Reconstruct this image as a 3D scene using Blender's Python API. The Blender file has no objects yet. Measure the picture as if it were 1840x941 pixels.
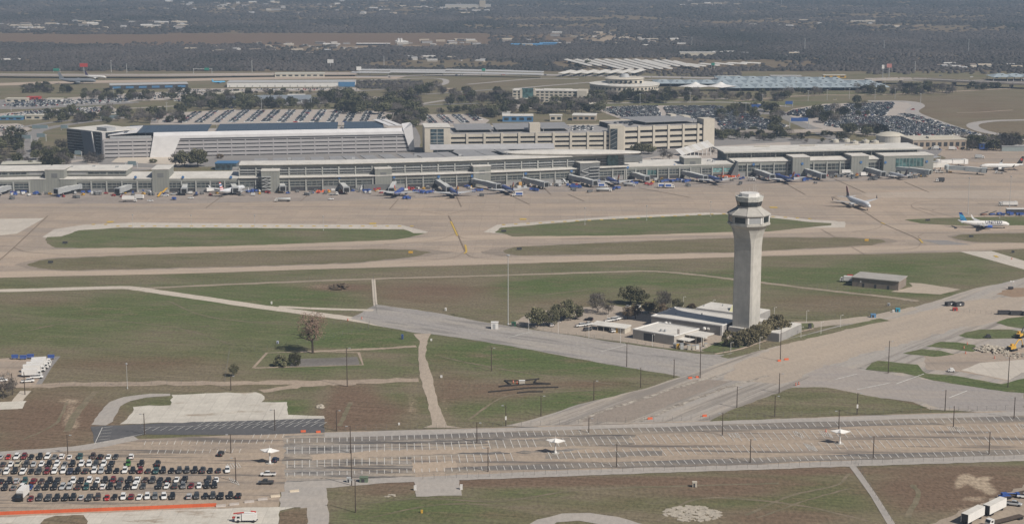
import bpy, math, random
import numpy as np
from mathutils import Vector, Matrix
random.seed(7)
RNG = np.random.default_rng(11)
S = bpy.context.scene
COL = S.collection
PI = math.pi
R = math.radians
F, CX, CY, HC = 3000.0, 920.0, 470.5, 194.0
TH = math.atan((CY + 100.0) / F)
CT, ST = math.cos(TH), math.sin(TH)
def P(x, y, z=0.0):
 """world point of height z seen at photo pixel x, y"""
 u, v = (x - CX) / F, (y - CY) / F
 t = (HC - z) / (ST + v * CT)
 return Vector((u * t, (CT - v * ST) * t, z))
def ZT(p, y):
 """height above p (ground point) that shows at photo row y"""
 v = (y - CY) / F
 return HC - p[1] * (ST + v * CT) / (CT - v * ST)
def PX(p):
 d = p[1] * CT + (HC - p[2]) * ST
 return CX + F * p[0] / d, CY + F * ((HC - p[2]) * CT - p[1] * ST) / d
def V2(p):
 return Vector((p[0], p[1]))
cam = bpy.data.objects.new('camera', bpy.data.cameras.new('camera'))
COL.objects.link(cam)
cam.location = (0, 0, HC)
cam.rotation_euler = (PI / 2 - TH, 0, 0)
cam.data.sensor_width = 36
cam.data.lens = 36 * F / 1840
cam.data.clip_start = 1
cam.data.clip_end = 60000
S.camera = cam
SUN_EL, SUN_DIR = R(44), Vector((0.775, -0.632))      # direction towards the sun (from the photo's shadows)
w = bpy.data.worlds.new('World')
S.world = w
w.use_nodes = True
nt = w.node_tree
bg = nt.nodes['Background']
sky = nt.nodes.new('ShaderNodeTexSky')
sky.sky_type = 'NISHITA'
sky.sun_disc = False
sky.sun_elevation = SUN_EL
sky.sun_rotation = math.atan2(SUN_DIR.x, SUN_DIR.y)
sky.dust_density = 2.0
nt.links.new(sky.outputs[0], bg.inputs[0])
bg.inputs[1].default_value = 0.05
sl = bpy.data.lights.new('sun', 'SUN')
sl.energy = 5.0
sl.angle = R(0.53)
sl.color = (1.0, 0.93, 0.84)
so = bpy.data.objects.new('sun', sl)
COL.objects.link(so)
sd = Vector((SUN_DIR.x * math.cos(SUN_EL), SUN_DIR.y * math.cos(SUN_EL), math.sin(SUN_EL)))
so.rotation_euler = (-sd).to_track_quat('-Z', 'Y').to_euler()
S.view_settings.view_transform = 'Standard'
S.view_settings.look = 'None'
S.view_settings.gamma = 1
S.view_settings.exposure = -0.14
S.cycles.use_denoising = True
S.cycles.max_bounces = 4
S.cycles.diffuse_bounces = 2
S.cycles.volume_bounces = 0
S.cycles.sample_clamp_indirect = 4
MATS = {}
def node(nt, t, **kw):
 n = nt.nodes.new(t)
 for k, v in kw.items():
  if k in n.inputs.keys(): n.inputs[k].default_value = v
  else: setattr(n, k, v)
 return n
def lk(nt, a, b): nt.links.new(a, b)
def mixc(nt, fac, a, b, blend='MIX'):
 m = nt.nodes.new('ShaderNodeMix'); m.data_type = 'RGBA'; m.blend_type = blend
 for i, s in ((0, fac), (6, a), (7, b)):
  if hasattr(s, 'is_output'): nt.links.new(s, m.inputs[i])
  elif i == 0: m.inputs[0].default_value = s
  else: m.inputs[i].default_value = (*s, 1)
 return m.outputs[2]
def mth(nt, op, a, b=None, clamp=False):
 m = nt.nodes.new('ShaderNodeMath'); m.operation = op; m.use_clamp = clamp
 for i, s in ((0, a), (1, b)):
  if s is None: continue
  if hasattr(s, 'is_output'): nt.links.new(s, m.inputs[i])
  else: m.inputs[i].default_value = s
 return m.outputs[0]
def rmp(nt, v, lo, hi, a=0.0, b=1.0):
 m = nt.nodes.new('ShaderNodeMapRange'); m.interpolation_type = 'SMOOTHSTEP'
 nt.links.new(v, m.inputs[0])
 for i, s in ((1, lo), (2, hi), (3, a), (4, b)): m.inputs[i].default_value = s
 return m.outputs[0]
def coords(nt, scale=(1, 1, 1), rot=0.0, obj=False):
 if obj: src = nt.nodes.new('ShaderNodeTexCoord').outputs['Object']
 else: src = nt.nodes.new('ShaderNodeNewGeometry').outputs['Position']
 if rot:                     # turn first, stretch afterwards
  m0 = nt.nodes.new('ShaderNodeMapping'); lk(nt, src, m0.inputs[0]); m0.inputs[2].default_value = (0, 0, rot); src = m0.outputs[0]
 m = nt.nodes.new('ShaderNodeMapping')
 lk(nt, src, m.inputs[0]); m.inputs[3].default_value = scale
 return m.outputs[0]
def noise(nt, co, scale=1.0, detail=3, rough=0.55):
 n = node(nt, 'ShaderNodeTexNoise', Scale=scale, Detail=detail, Roughness=rough)
 lk(nt, co, n.inputs[0])
 return n.outputs[0]
def newmat(name):
 m = bpy.data.materials.new(name); m.use_nodes = True
 nt = m.node_tree
 return m, nt, nt.nodes['Principled BSDF']
def M(name, col, rough=0.75, var=0.14, scale=0.35, metal=0.0, spec=0.3, obj=True, streak=None):
 """plain surface with uneven tone"""
 if name in MATS: return MATS[name]
 m, nt, b = newmat(name)
 n1 = noise(nt, coords(nt, (1, 1, 1), obj=obj), scale, 4)
 n2 = noise(nt, coords(nt, streak or (1, 1, 0.25), obj=obj), scale * 7, 3)
 f = mth(nt, 'ADD', mth(nt, 'MULTIPLY', n1, 0.6), mth(nt, 'MULTIPLY', n2, 0.4))
 f = rmp(nt, f, 0.3, 0.7)
 a = tuple(c * (1 - var) for c in col); c2 = tuple(min(1, c * (1 + var)) for c in col)
 lk(nt, mixc(nt, f, a, c2), b.inputs['Base Color'])
 b.inputs['Roughness'].default_value = rough
 b.inputs['Metallic'].default_value = metal
 b.inputs['Specular IOR Level'].default_value = spec
 MATS[name] = m
 return m
def MG(name, col=(0.03, 0.04, 0.045), rough=0.12, spec=0.6):
 """window glass seen from far off"""
 if name in MATS: return MATS[name]
 m, nt, b = newmat(name)
 n1 = noise(nt, coords(nt, (1, 1, 1), obj=False), 0.35, 3)
 lk(nt, mixc(nt, rmp(nt, n1, 0.35, 0.65), tuple(c * 0.6 for c in col), tuple(c * 1.5 for c in col)), b.inputs['Base Color'])
 b.inputs['Roughness'].default_value = rough
 b.inputs['Specular IOR Level'].default_value = spec
 MATS[name] = m
 return m
def MP(name, col, col2, rot=0.0, streak=(0.004, 0.09), joints=0.0, stain=0.5, fine=0.1, crack=None, thr=(0.42, 0.66), big=0.012, cthr=(0.55, 0.68)):
 """pavement: two tones laid in streaks along the driving direction, stains, slab joints"""
 if name in MATS: return MATS[name]
 m, nt, b = newmat(name)
 st = noise(nt, coords(nt, (streak[0], streak[1], 1), rot), 1.0, 5, 0.6)
 st2 = noise(nt, coords(nt, (streak[0] * 5, streak[1] * 4, 1), rot), 1.0, 4, 0.65)
 bg_ = noise(nt, coords(nt), big, 5, 0.6)
 fn = noise(nt, coords(nt, (1, 0.35, 1)), 0.7, 4, 0.7)
 f = rmp(nt, mth(nt, 'ADD', mth(nt, 'MULTIPLY', st, 0.5), mth(nt, 'ADD', mth(nt, 'MULTIPLY', bg_, 0.3), mth(nt, 'MULTIPLY', st2, 0.2))), *thr)
 c = mixc(nt, mth(nt, 'MULTIPLY', f, stain), col, col2)
 g = rmp(nt, fn, 0.25, 0.75, 1 - fine, 1 + fine)
 hs = mixc(nt, 1.0, c, (1, 1, 1), 'MULTIPLY')
 mul = nt.nodes.new('ShaderNodeVectorMath'); mul.operation = 'SCALE'
 lk(nt, hs, mul.inputs[0]); lk(nt, g, mul.inputs['Scale'])
 c = mul.outputs[0]
 if crack:
  cn = noise(nt, coords(nt, (crack[1], crack[2], 1), rot), 1.0, 6, 0.7)
  c = mixc(nt, mth(nt, 'MULTIPLY', rmp(nt, cn, *cthr), crack[3] if len(crack) > 3 else 0.8), c, crack[0])
 if joints:
  br = node(nt, 'ShaderNodeTexBrick', Scale=1.0)
  br.offset = 0; br.inputs['Mortar Size'].default_value = 0.16; br.inputs['Brick Width'].default_value = joints
  br.inputs['Row Height'].default_value = joints; br.inputs['Mortar Smooth'].default_value = 0.2
  for k, cc in (('Color1', (0.95,) * 3), ('Color2', (1.04,) * 3), ('Mortar', (0.86,) * 3)): br.inputs[k].default_value = (*cc, 1)
  lk(nt, coords(nt, (1, 1, 1), rot), br.inputs[0])
  c = mixc(nt, 1.0, c, br.outputs[0], 'MULTIPLY')
 lk(nt, c, b.inputs['Base Color'])
 b.inputs['Roughness'].default_value = 0.95
 b.inputs['Specular IOR Level'].default_value = 0.1
 MATS[name] = m
 return m
def grass_nodes(nt, g, d, br, far=None):
 """colour of turf: g green, d bare tan dirt, br brown soil, each a weight"""
 big = noise(nt, coords(nt, (0.6, 1, 1)), 0.02, 5, 0.6)
 mid = noise(nt, coords(nt, (0.5, 1, 1)), 0.09, 5, 0.65)
 fin = noise(nt, coords(nt, (1, 0.5, 1)), 0.8, 4, 0.7)
 pat = noise(nt, coords(nt, (0.45, 1, 1)), 0.045, 6, 0.7)
 n = mth(nt, 'ADD', mth(nt, 'MULTIPLY', big, 0.35), mth(nt, 'ADD', mth(nt, 'MULTIPLY', pat, 0.3), mth(nt, 'ADD', mth(nt, 'MULTIPLY', mid, 0.2), mth(nt, 'MULTIPLY', fin, 0.15))))
 dev = mth(nt, 'SUBTRACT', n, 0.5)
 def thr(v, amp, lo, hi): return rmp(nt, mth(nt, 'ADD', v, mth(nt, 'MULTIPLY', dev, amp)), lo, hi)
 fg = thr(g, 5.5, 0.0, 1.15)
 c = mixc(nt, fg, (0.178, 0.150, 0.102), (0.092, 0.122, 0.046))
 c = mixc(nt, mth(nt, 'MULTIPLY', rmp(nt, mid, 0.47, 0.66), 0.5), c, (0.180, 0.163, 0.100))
 c = mixc(nt, mth(nt, 'MULTIPLY', rmp(nt, pat, 0.52, 0.68), 0.45), c, (0.104, 0.112, 0.055))
 c = mixc(nt, thr(br, 3.2, 0.1, 1.0), c, (0.160, 0.113, 0.080))
 c = mixc(nt, thr(d, 2.6, 0.25, 0.8), c, (0.36, 0.29, 0.215))
 tr = noise(nt, coords(nt, (0.02, 0.8, 1), 0.25), 1.0, 3, 0.6)
 fin2 = mth(nt, 'ADD', mth(nt, 'MULTIPLY', fin, .65), mth(nt, 'MULTIPLY', tr, .35))
 mul = nt.nodes.new('ShaderNodeVectorMath'); mul.operation = 'SCALE'
 lk(nt, c, mul.inputs[0]); lk(nt, rmp(nt, fin2, 0.28, 0.72, 0.58, 1.46), mul.inputs['Scale'])
 return mul.outputs[0]
def MGrass(name, g, d=0.0, br=0.0):
 if name in MATS: return MATS[name]
 m, nt, b = newmat(name)
 v = [nt.nodes.new('ShaderNodeValue') for _ in range(3)]
 for q, x in zip(v, (g, d, br)): q.outputs[0].default_value = x
 lk(nt, grass_nodes(nt, *[q.outputs[0] for q in v]), b.inputs['Base Color'])
 b.inputs['Roughness'].default_value = 1.0; b.inputs['Specular IOR Level'].default_value = 0.05
 MATS[name] = m
 return m
class MB:
 def __init__(s): s.v, s.f, s.m = [], [], []
 def add(s, vs, fs, m=0):
  o = len(s.v); s.v += [tuple(p) for p in vs]
  for f in fs: s.f.append(tuple(o + i for i in f)); s.m.append(m)
  return s
 def hexa(s, q, m=0):      # q: 4 bottom + 4 top corners
  return s.add(q, ((3, 2, 1, 0), (4, 5, 6, 7), (0, 1, 5, 4), (1, 2, 6, 5), (2, 3, 7, 6), (3, 0, 4, 7)), m)
 def box(s, x0, x1, y0, y1, z0, z1, m=0):
  return s.hexa([(x0, y0, z0), (x1, y0, z0), (x1, y1, z0), (x0, y1, z0), (x0, y0, z1), (x1, y0, z1), (x1, y1, z1), (x0, y1, z1)], m)
 def fbox(s, f, u0, u1, v0, v1, z0, z1, m=0, dz=0.0):
  q = [f(u0, v0, z0), f(u1, v0, z0), f(u1, v1, z0), f(u0, v1, z0), f(u0, v0, z1), f(u1, v0, z1), f(u1, v1, z1 + dz), f(u0, v1, z1 + dz)]
  return s.hexa(q, m)
 def prism(s, pts, z0, z1, m=0, top=None):
  n = len(pts)
  a = sum(pts[i][0] * pts[(i + 1) % n][1] - pts[(i + 1) % n][0] * pts[i][1] for i in range(n))
  if a < 0: pts = pts[::-1]
  tp = top or pts
  vs = [(p[0], p[1], z0) for p in pts] + [(p[0], p[1], z1) for p in tp]
  return s.add(vs, [tuple(range(n))[::-1], tuple(range(n, 2 * n))] + [(i, (i + 1) % n, n + (i + 1) % n, n + i) for i in range(n)], m)
 def tube(s, p, q, r0, r1=None, n=6, m=0, cap=True):
  r1 = r0 if r1 is None else r1
  p, q = Vector(p), Vector(q); d = (q - p).normalized()
  a = d.orthogonal().normalized(); b = d.cross(a)
  vs = [p + (a * math.cos(2 * PI * i / n) + b * math.sin(2 * PI * i / n)) * r0 for i in range(n)] + \
    [q + (a * math.cos(2 * PI * i / n) + b * math.sin(2 * PI * i / n)) * r1 for i in range(n)]
  fs = [(i, (i + 1) % n, n + (i + 1) % n, n + i) for i in range(n)]
  if cap: fs += [tuple(range(n))[::-1], tuple(range(n, 2 * n))]
  return s.add(vs, fs, m)
 def lathe(s, c, prof, n=16, m=0, rot=0.0, cap=True):
  vs, fs = [], []
  for r, z in prof:
   vs += [(c[0] + r * math.cos(rot + 2 * PI * i / n), c[1] + r * math.sin(rot + 2 * PI * i / n), c[2] + z) for i in range(n)]
  for k in range(len(prof) - 1):
   fs += [(k * n + i, k * n + (i + 1) % n, (k + 1) * n + (i + 1) % n, (k + 1) * n + i) for i in range(n)]
  if cap: fs += [tuple(range(n))[::-1], tuple(range((len(prof) - 1) * n, len(prof) * n))]
  return s.add(vs, fs, m)
 def loft(s, rings, m=0, cap=True):
  n = len(rings[0]); vs = [p for r in rings for p in r]; fs = []
  for k in range(len(rings) - 1):
   fs += [(k * n + i, k * n + (i + 1) % n, (k + 1) * n + (i + 1) % n, (k + 1) * n + i) for i in range(n)]
  if cap: fs += [tuple(range(n))[::-1], tuple(range((len(rings) - 1) * n, len(rings) * n))]
  return s.add(vs, fs, m)
 def quad(s, a, b, c, d, m=0): return s.add([a, b, c, d], [(0, 1, 2, 3)], m)
 def slab(s, a, b, c, d, t, m=0):       # four upper corners, thickness t straight down
  q = [Vector(p) for p in (a, b, c, d)]; dn = Vector((0, 0, -t))
  return s.hexa([p + dn for p in q] + q, m)
 def mesh(s, name, mats, off=(0, 0, 0), smooth=False):
  me = bpy.data.meshes.new(name)
  ox, oy, oz = off
  me.from_pydata([(x - ox, y - oy, z - oz) for x, y, z in s.v], [], s.f)
  for q in (mats if isinstance(mats, (list, tuple)) else [mats]): me.materials.append(q)
  if any(s.m): me.polygons.foreach_set('material_index', s.m)
  if smooth: me.polygons.foreach_set('use_smooth', [True] * len(s.f))
  return me
 def build(s, name, mats, parent=None, smooth=False, at=None):
  if parent is not None:
   off = Vector((0, 0, 0)); q = parent
   while q is not None: off += q.location; q = q.parent
   loc = (0, 0, 0)
  else:
   if at is None:
    a = np.array(s.v); at = ((a[:, 0].min() + a[:, 0].max()) / 2, (a[:, 1].min() + a[:, 1].max()) / 2, a[:, 2].min())
   off = loc = Vector(at)
  o = bpy.data.objects.new(name, s.mesh(name, mats, off, smooth))
  COL.objects.link(o); o.location = loc
  if parent is not None: o.parent = parent
  return o
def tag(o, label=None, cat=None, group=None, kind=None):
 for k, v in (('label', label), ('category', cat), ('group', group), ('kind', kind)):
  if v: o[k] = v
 return o
def root(name, loc, label, cat, group=None, rz=0.0):
 o = bpy.data.objects.new(name, None); COL.objects.link(o)
 o.location = loc; o.rotation_euler.z = rz; o.empty_display_size = 0.5
 return tag(o, label, cat, group)
KIDS = {}
def kids(o):
 return list(o.children)
def copy_tree(o, parent=None):
 c = o.copy(); COL.objects.link(c)
 if parent is not None: c.parent = parent
 for ch in kids(o): copy_tree(ch, c)
 return c
def frame(p0, p1):
 a, b = V2(p0), V2(p1); u = (b - a).normalized(); n = Vector((-u.y, u.x))
 if n.y < 0: n = -n
 f = lambda s, v, z: Vector((a.x + u.x * s + n.x * v, a.y + u.y * s + n.y * v, z))
 f.L = (b - a).length; f.u = u; f.n = n
 return f
def worn(pts, step, jit):
 out = []
 n = len(pts)
 for i in range(n):
  a, b = Vector(pts[i][:2]), Vector(pts[(i + 1) % n][:2]); L = (b - a).length
  k = max(1, int(L / step)) if step else 1
  nn = Vector((-(b - a).y, (b - a).x)).normalized() if L > 0 else Vector((0, 0))
  for j in range(k):
   q = a + (b - a) * (j / k)
   if j: q = q + nn * random.uniform(-jit, jit)
   out.append(q)
 return out
LAY = [0.0]
def sheet(name, px, z, mat, jit=0.0, step=4.0, world=False):
 LAY[0] += 0.0004; z += LAY[0]
 pts = [V2(p) if world else V2(P(*p)) for p in px]
 if jit: pts = worn(pts, step, jit)
 me = bpy.data.meshes.new(name)
 me.from_pydata([(p.x, p.y, z) for p in pts], [], [tuple(range(len(pts)))])
 a = sum(pts[i].x * pts[(i + 1) % len(pts)].y - pts[(i + 1) % len(pts)].x * pts[i].y for i in range(len(pts)))
 if a < 0: me.flip_normals()
 me.materials.append(mat)
 o = bpy.data.objects.new(name, me); COL.objects.link(o); o['kind'] = 'structure'
 return o
def spline(pts, k=6):
 pts = [Vector(p) for p in pts]
 if len(pts) < 3: return pts
 q = [pts[0] * 2 - pts[1]] + pts + [pts[-1] * 2 - pts[-2]]
 out = []
 for i in range(1, len(q) - 2):
  for j in range(k):
   t = j / k
   out.append(0.5 * ((2 * q[i]) + (q[i + 1] - q[i - 1]) * t + (2 * q[i - 1] - 5 * q[i] + 4 * q[i + 1] - q[i + 2]) * t * t
        + (3 * q[i] - q[i - 1] - 3 * q[i + 1] + q[i + 2]) * t ** 3))
 out.append(pts[-1])
 return out
def ribbon(name, px, width, z, mat, smooth=True, jit=0.0, mb=None):
 pts = [V2(P(*p)) for p in px]
 LAY[0] += 0.0004; z += LAY[0]
 if smooth: pts = spline(pts, 8)
 m = mb or MB(); L, Rr = [], []
 for i, p in enumerate(pts):
  a, b = pts[max(0, i - 1)], pts[min(len(pts) - 1, i + 1)]
  d = (b - a).normalized(); n = Vector((-d.y, d.x)); wv = width / 2
  L.append(p + n * (wv + random.uniform(-jit, jit))); Rr.append(p - n * (wv + random.uniform(-jit, jit)))
 k = len(pts)
 m.add([(p.x, p.y, z) for p in Rr + L], [(i, i + 1, k + i + 1, k + i) for i in range(k - 1)])
 if mb: return m
 o = m.build(name, mat, at=(0, 0, 0)); o['kind'] = 'structure'
 return o
SPLATS = [  # photo x, y, half-width, half-height, channel (0 green, 1 dirt, 2 brown soil), weight
 (180, 575, 380, 50, 0, .36), (520, 590, 120, 40, 0, .25), (240, 560, 150, 14, 0, .2), (300, 640, 200, 12, 0, .25), (60, 540, 90, 12, 2, .35), (230, 655, 220, 22, 2, .35), (330, 690, 200, 12, 2, .25),
 (470, 530, 190, 18, 0, .55), (610, 516, 55, 7, 2, .6), (560, 513, 70, 5, 1, .25), (640, 530, 40, 5, 1, .25),
 (770, 525, 110, 28, 2, .60), (960, 520, 80, 22, 0, .5), (1100, 508, 160, 13, 0, .6), (920, 575, 110, 22, 1, .22), (1010, 545, 90, 12, 2, .3), (1450, 500, 240, 22, 0, .4), (1650, 478, 160, 16, 0, .5), (1500, 545, 130, 18, 2, .35), (1600, 525, 110, 8, 0, .6),
 (640, 610, 110, 18, 0, .7), (600, 655, 150, 18, 0, .5), (620, 640, 90, 6, 1, .15), (700, 645, 40, 6, 1, .3),
 (860, 625, 90, 22, 0, .65), (1010, 650, 190, 26, 0, .6), (840, 700, 80, 22, 2, .5), (1020, 690, 110, 9, 2, .45), (930, 700, 60, 14, 2, .5), (1020, 720, 110, 22, 0, .5), (850, 735, 100, 14, 0, .4),
 (655, 740, 80, 34, 2, .75), (700, 715, 70, 18, 0, .5), (640, 700, 40, 20, 2, .5), (610, 740, 25, 40, 2, .6), (800, 690, 30, 60, 2, .2),
 (90, 755, 130, 52, 2, .95), (55, 745, 30, 8, 0, .4), (40, 800, 60, 10, 2, .5), (128, 755, 20, 38, 1, .6), (112, 720, 60, 7, 1, .45), (60, 690, 60, 6, 1, .4), (330, 700, 120, 5, 1, .35), (590, 720, 16, 34, 1, .35), (740, 720, 14, 40, 1, .35), (800, 735, 12, 26, 1, .3), (110, 790, 40, 8, 1, .2), (60, 722, 60, 12, 0, .4), (30, 740, 40, 10, 0, .3), (170, 740, 14, 40, 0, .3),
 (250, 730, 55, 14, 0, .3), (520, 728, 40, 14, 0, .65),
 (900, 866, 320, 8, 2, .7), (1100, 862, 300, 7, 2, .7), (760, 912, 160, 26, 0, .75), (950, 885, 80, 10, 0, .6), (1080, 893, 70, 9, 1, .18), (1010, 900, 90, 10, 0, .3), (1200, 905, 140, 18, 0, .35), (1300, 880, 130, 14, 2, .45), (1330, 900, 60, 10, 0, .35), (650, 895, 36, 26, 1, .3), (690, 880, 60, 10, 2, .55), (640, 935, 60, 20, 0, .3),
 (1460, 895, 110, 30, 0, .55), (1440, 845, 150, 8, 2, .7), (1400, 932, 120, 16, 2, .6), (1590, 900, 70, 22, 0, .4), (1680, 880, 110, 40, 2, .85), (1790, 870, 90, 22, 2, .8), (1770, 842, 130, 6, 2, .6), (1700, 925, 60, 20, 1, .3), (1690, 880, 18, 20, 1, .2), (1800, 920, 60, 22, 1, .42),
 (1500, 722, 110, 16, 0, .5), (1560, 728, 120, 12, 2, .5), (1430, 745, 80, 6, 2, .3),
 (1740, 195, 180, 28, 2, .35), (1800, 235, 90, 14, 2, .3), (1560, 168, 130, 8, 0, .25), (1300, 185, 300, 7, 0, .3), (960, 190, 200, 6, 0, .25), (820, 117, 110, 6, 0, .3), (900, 150, 120, 8, 2, .2), (30, 290, 130, 18, 0, .3), (150, 165, 110, 6, 0, .2), (330, 190, 300, 10, 0, .2),
 (220, 74, 330, 16, 2, .5), (700, 71, 330, 12, 2, .4), (560, 85, 130, 5, 1, .42), (500, 93, 50, 4, 1, .35), (720, 84, 90, 4, 1, .45), (330, 92, 70, 4, 1, .3), (1060, 62, 70, 5, 1, .5), (1120, 70, 60, 6, 1, .45), (1070, 73, 60, 5, 1, .4), (1160, 62, 60, 4, 1, .35),
 (1040, 33, 170, 2.6, 1, .42), (930, 46, 150, 2.6, 1, .4), (1340, 38, 110, 3, 1, .38), (1600, 30, 150, 3, 1, .35), (1650, 46, 120, 2.5, 1, .4), (1500, 42, 110, 3, 1, .3), (1680, 53, 130, 3, 1, .3), (760, 52, 60, 2, 1, .2), (590, 48, 60, 2.5, 1, .3), (480, 52, 70, 2.5, 1, .3), (60, 52, 60, 3, 1, .3), (250, 47, 90, 3, 1, .35), (420, 19, 80, 3, 1, .3), (540, 12, 160, 4, 1, .22), (600, 24, 200, 4, 1, .2), (780, 16, 120, 4, 1, .2), (1200, 8, 260, 3, 1, .12), (1490, 5, 70, 3, 1, .3), (370, 58, 60, 2.5, 1, .28), (1560, 107, 160, 3, 1, .15), (1680, 103, 90, 2, 1, .2), (1700, 133, 160, 5, 0, .2), (1420, 95, 40, 4, 0, .4), (1170, 83, 160, 3, 1, .14), (1050, 81, 110, 2, 1, .2),
 (1770, 860, 8, 4, 1, .1), (1735, 858, 16, 10, 1, .85), (1755, 865, 22, 9, 1, .85), (1722, 870, 9, 10, 1, .7), (1768, 874, 16, 7, 1, .8), (1780, 883, 14, 6, 1, .8), (1775, 858, 14, 4, 1, .6), (1750, 895, 26, 5, 1, .45),
 (1330, 768, 900, 10, 2, .1), (1150, 900, 800, 48, 2, .2), (60, 694, 60, 9, 1, .3),
]
xs = np.concatenate([np.linspace(-2200, -60, 30), np.arange(-50, 1900, 6.0), np.linspace(1905, 4200, 30)])
ys = np.concatenate([np.array([-88, -70, -50, -35, -20, -10]), np.arange(-4, 960, 2.6), np.array([975, 1010, 1080, 1250, 1700, 2600])])
gx, gy = np.meshgrid(xs, ys)
wt = np.zeros(gx.shape + (4,), np.float32)
wt[..., 3] = 1
wt[..., 0] = np.where(gy > 480, 0.42, np.where(gy > 300, 0.3, 0.22))
wt[..., 2] = np.where(gy < 130, 0.55, 0.15)
for cx, cy, rx, ry, ch, s in SPLATS:
 q = np.exp(-(((gx - cx) / rx) ** 2 + ((gy - cy) / ry) ** 2) ** 1.3)
 wt[..., ch] += s * q
 if ch != 0: wt[..., 0] -= 0.8 * s * q
wt = np.clip(wt, 0, 1.2)
vv = (gy - CY) / F
D = ST + vv * CT
gt = HC / D
VX = (gx - CX) / F * gt; VY = (CT - vv * ST) * gt
ny, nx = gx.shape
me = bpy.data.meshes.new('ground')
me.vertices.add(nx * ny)
me.vertices.foreach_set('co', np.stack([VX, VY, np.zeros_like(VX)], -1).astype(np.float32).ravel())
idx = np.arange(nx * ny).reshape(ny, nx)
fa = np.stack([idx[1:, :-1], idx[1:, 1:], idx[:-1, 1:], idx[:-1, :-1]], -1).reshape(-1, 4)
me.loops.add(fa.size); me.polygons.add(len(fa))
me.loops.foreach_set('vertex_index', fa.ravel().astype(np.int32))
me.polygons.foreach_set('loop_start', np.arange(0, fa.size, 4, dtype=np.int32))
me.update(calc_edges=True)
at_ = me.color_attributes.new('turf', 'FLOAT_COLOR', 'POINT')
at_.data.foreach_set('color', wt.reshape(-1))
gm, nt, b = newmat('turf_ground')
a = nt.nodes.new('ShaderNodeAttribute'); a.attribute_name = 'turf'
sp = nt.nodes.new('ShaderNodeSeparateColor'); lk(nt, a.outputs[0], sp.inputs[0])
lk(nt, grass_nodes(nt, sp.outputs[0], sp.outputs[1], sp.outputs[2]), b.inputs['Base Color'])
b.inputs['Roughness'].default_value = 1.0; b.inputs['Specular IOR Level'].default_value = 0.05
me.materials.append(gm)
g = bpy.data.objects.new('ground', me); COL.objects.link(g); g['kind'] = 'structure'
CONC = MP('apron_concrete', (0.405, 0.325, 0.255), (0.315, 0.268, 0.226), 0.02, (0.003, 0.05), 11.4, .95, .10, crack=((0.22, 0.19, 0.165), .007, .09, .55), cthr=(.5, .68), thr=(.4, .6))
LIGHTC = MP('pale_concrete', (0.52, 0.475, 0.415), (0.44, 0.40, 0.36), 0.02, (0.004, 0.05), 7.6, .7, .07)
WHITEC = MP('white_slab_concrete', (0.56, 0.53, 0.47), (0.43, 0.40, 0.36), 0, (0.02, 0.02), 6.1, .8, .08, crack=((0.30, 0.24, 0.18), .05, .12))
TAXI = MP('taxiway_concrete', (0.445, 0.362, 0.285), (0.35, 0.295, 0.245), 0.03, (0.002, 0.16), 0, .7, .08)
ASPH = MP('old_grey_asphalt', (0.32, 0.30, 0.285), (0.38, 0.345, 0.30), 0.56, (0.006, 0.09), 0, .8, .12, crack=((0.19, 0.18, 0.172), .02, .14, .7), cthr=(.5, .64))
DIAG = MP('worn_road_asphalt', (0.35, 0.325, 0.30), (0.43, 0.37, 0.305), -0.9, (0.004, 0.11), 0, .9, .10, crack=((0.21, 0.19, 0.17), .006, .16, .8), cthr=(.49, .62))
BAND = MP('brown_road_asphalt', (0.30, 0.255, 0.215), (0.24, 0.21, 0.185), -0.9, (0.006, 0.1), 0, .8, .12)
LOT = MP('worn_lot_asphalt', (0.385, 0.312, 0.243), (0.275, 0.235, 0.20), 0.03, (0.01, 0.09), 0, .9, .14, crack=((0.115, 0.108, 0.105), .011, .16, .85), big=.03, cthr=(.5, .64))
LOTD = MP('dark_lot_asphalt', (0.27, 0.255, 0.24), (0.40, 0.33, 0.255), 0.03, (0.009, 0.10), 0, .95, .14, crack=((0.085, 0.083, 0.085), .035, .24, .9), thr=(.42, .58), cthr=(.45, .6))
SANDLOT = MP('sandy_lot_surface', (0.42, 0.34, 0.265), (0.35, 0.29, 0.235), 0.03, (0.01, 0.05), 0, .7, .12)
NEWA = MP('fresh_black_asphalt', (0.105, 0.105, 0.11), (0.15, 0.145, 0.145), 0.03, (0.01, 0.1), 0, .6, .12)
MIDA = MP('grey_road_asphalt', (0.235, 0.225, 0.22), (0.29, 0.27, 0.25), 0.03, (0.005, 0.1), 0, .7, .10)
SERV = MP('service_road_asphalt', (0.36, 0.335, 0.31), (0.42, 0.38, 0.34), 0.03, (0.004, 0.15), 0, .8, .10)
TRACK = MP('dirt_track_soil', (0.37, 0.30, 0.235), (0.29, 0.235, 0.19), 0.0, (0.02, 0.1), 0, .8, .16)
PATHC = MP('path_concrete', (0.52, 0.465, 0.395), (0.45, 0.40, 0.34), 0, (0.01, 0.1), 0, .8, .10)
FLOT = MP('far_lot_concrete', (0.42, 0.375, 0.335), (0.36, 0.325, 0.30), 0, (0.01, 0.03), 0, .7, .08)
HIWAY = MP('highway_concrete', (0.37, 0.345, 0.325), (0.31, 0.295, 0.285), 0, (0.004, 0.1), 0, .7, .06)
TURF = MGrass('island_turf', .66)
TURFD = MGrass('dry_island_turf', .30, 0, .25)
TURFG = MGrass('fresh_verge_turf', .85)
YEL = M('yellow_marking_paint', (0.52, 0.36, 0.08), .8, .25, 1.5)
YELF = M('faded_yellow_paint', (0.36, 0.27, 0.13), .9, .25, 1.5)
WHI = M('white_marking_paint', (0.60, 0.59, 0.56), .8, .3, .25)
RUB = M('tyre_darkened_line', (0.21, 0.165, 0.125), .9, .2, .8)
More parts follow.
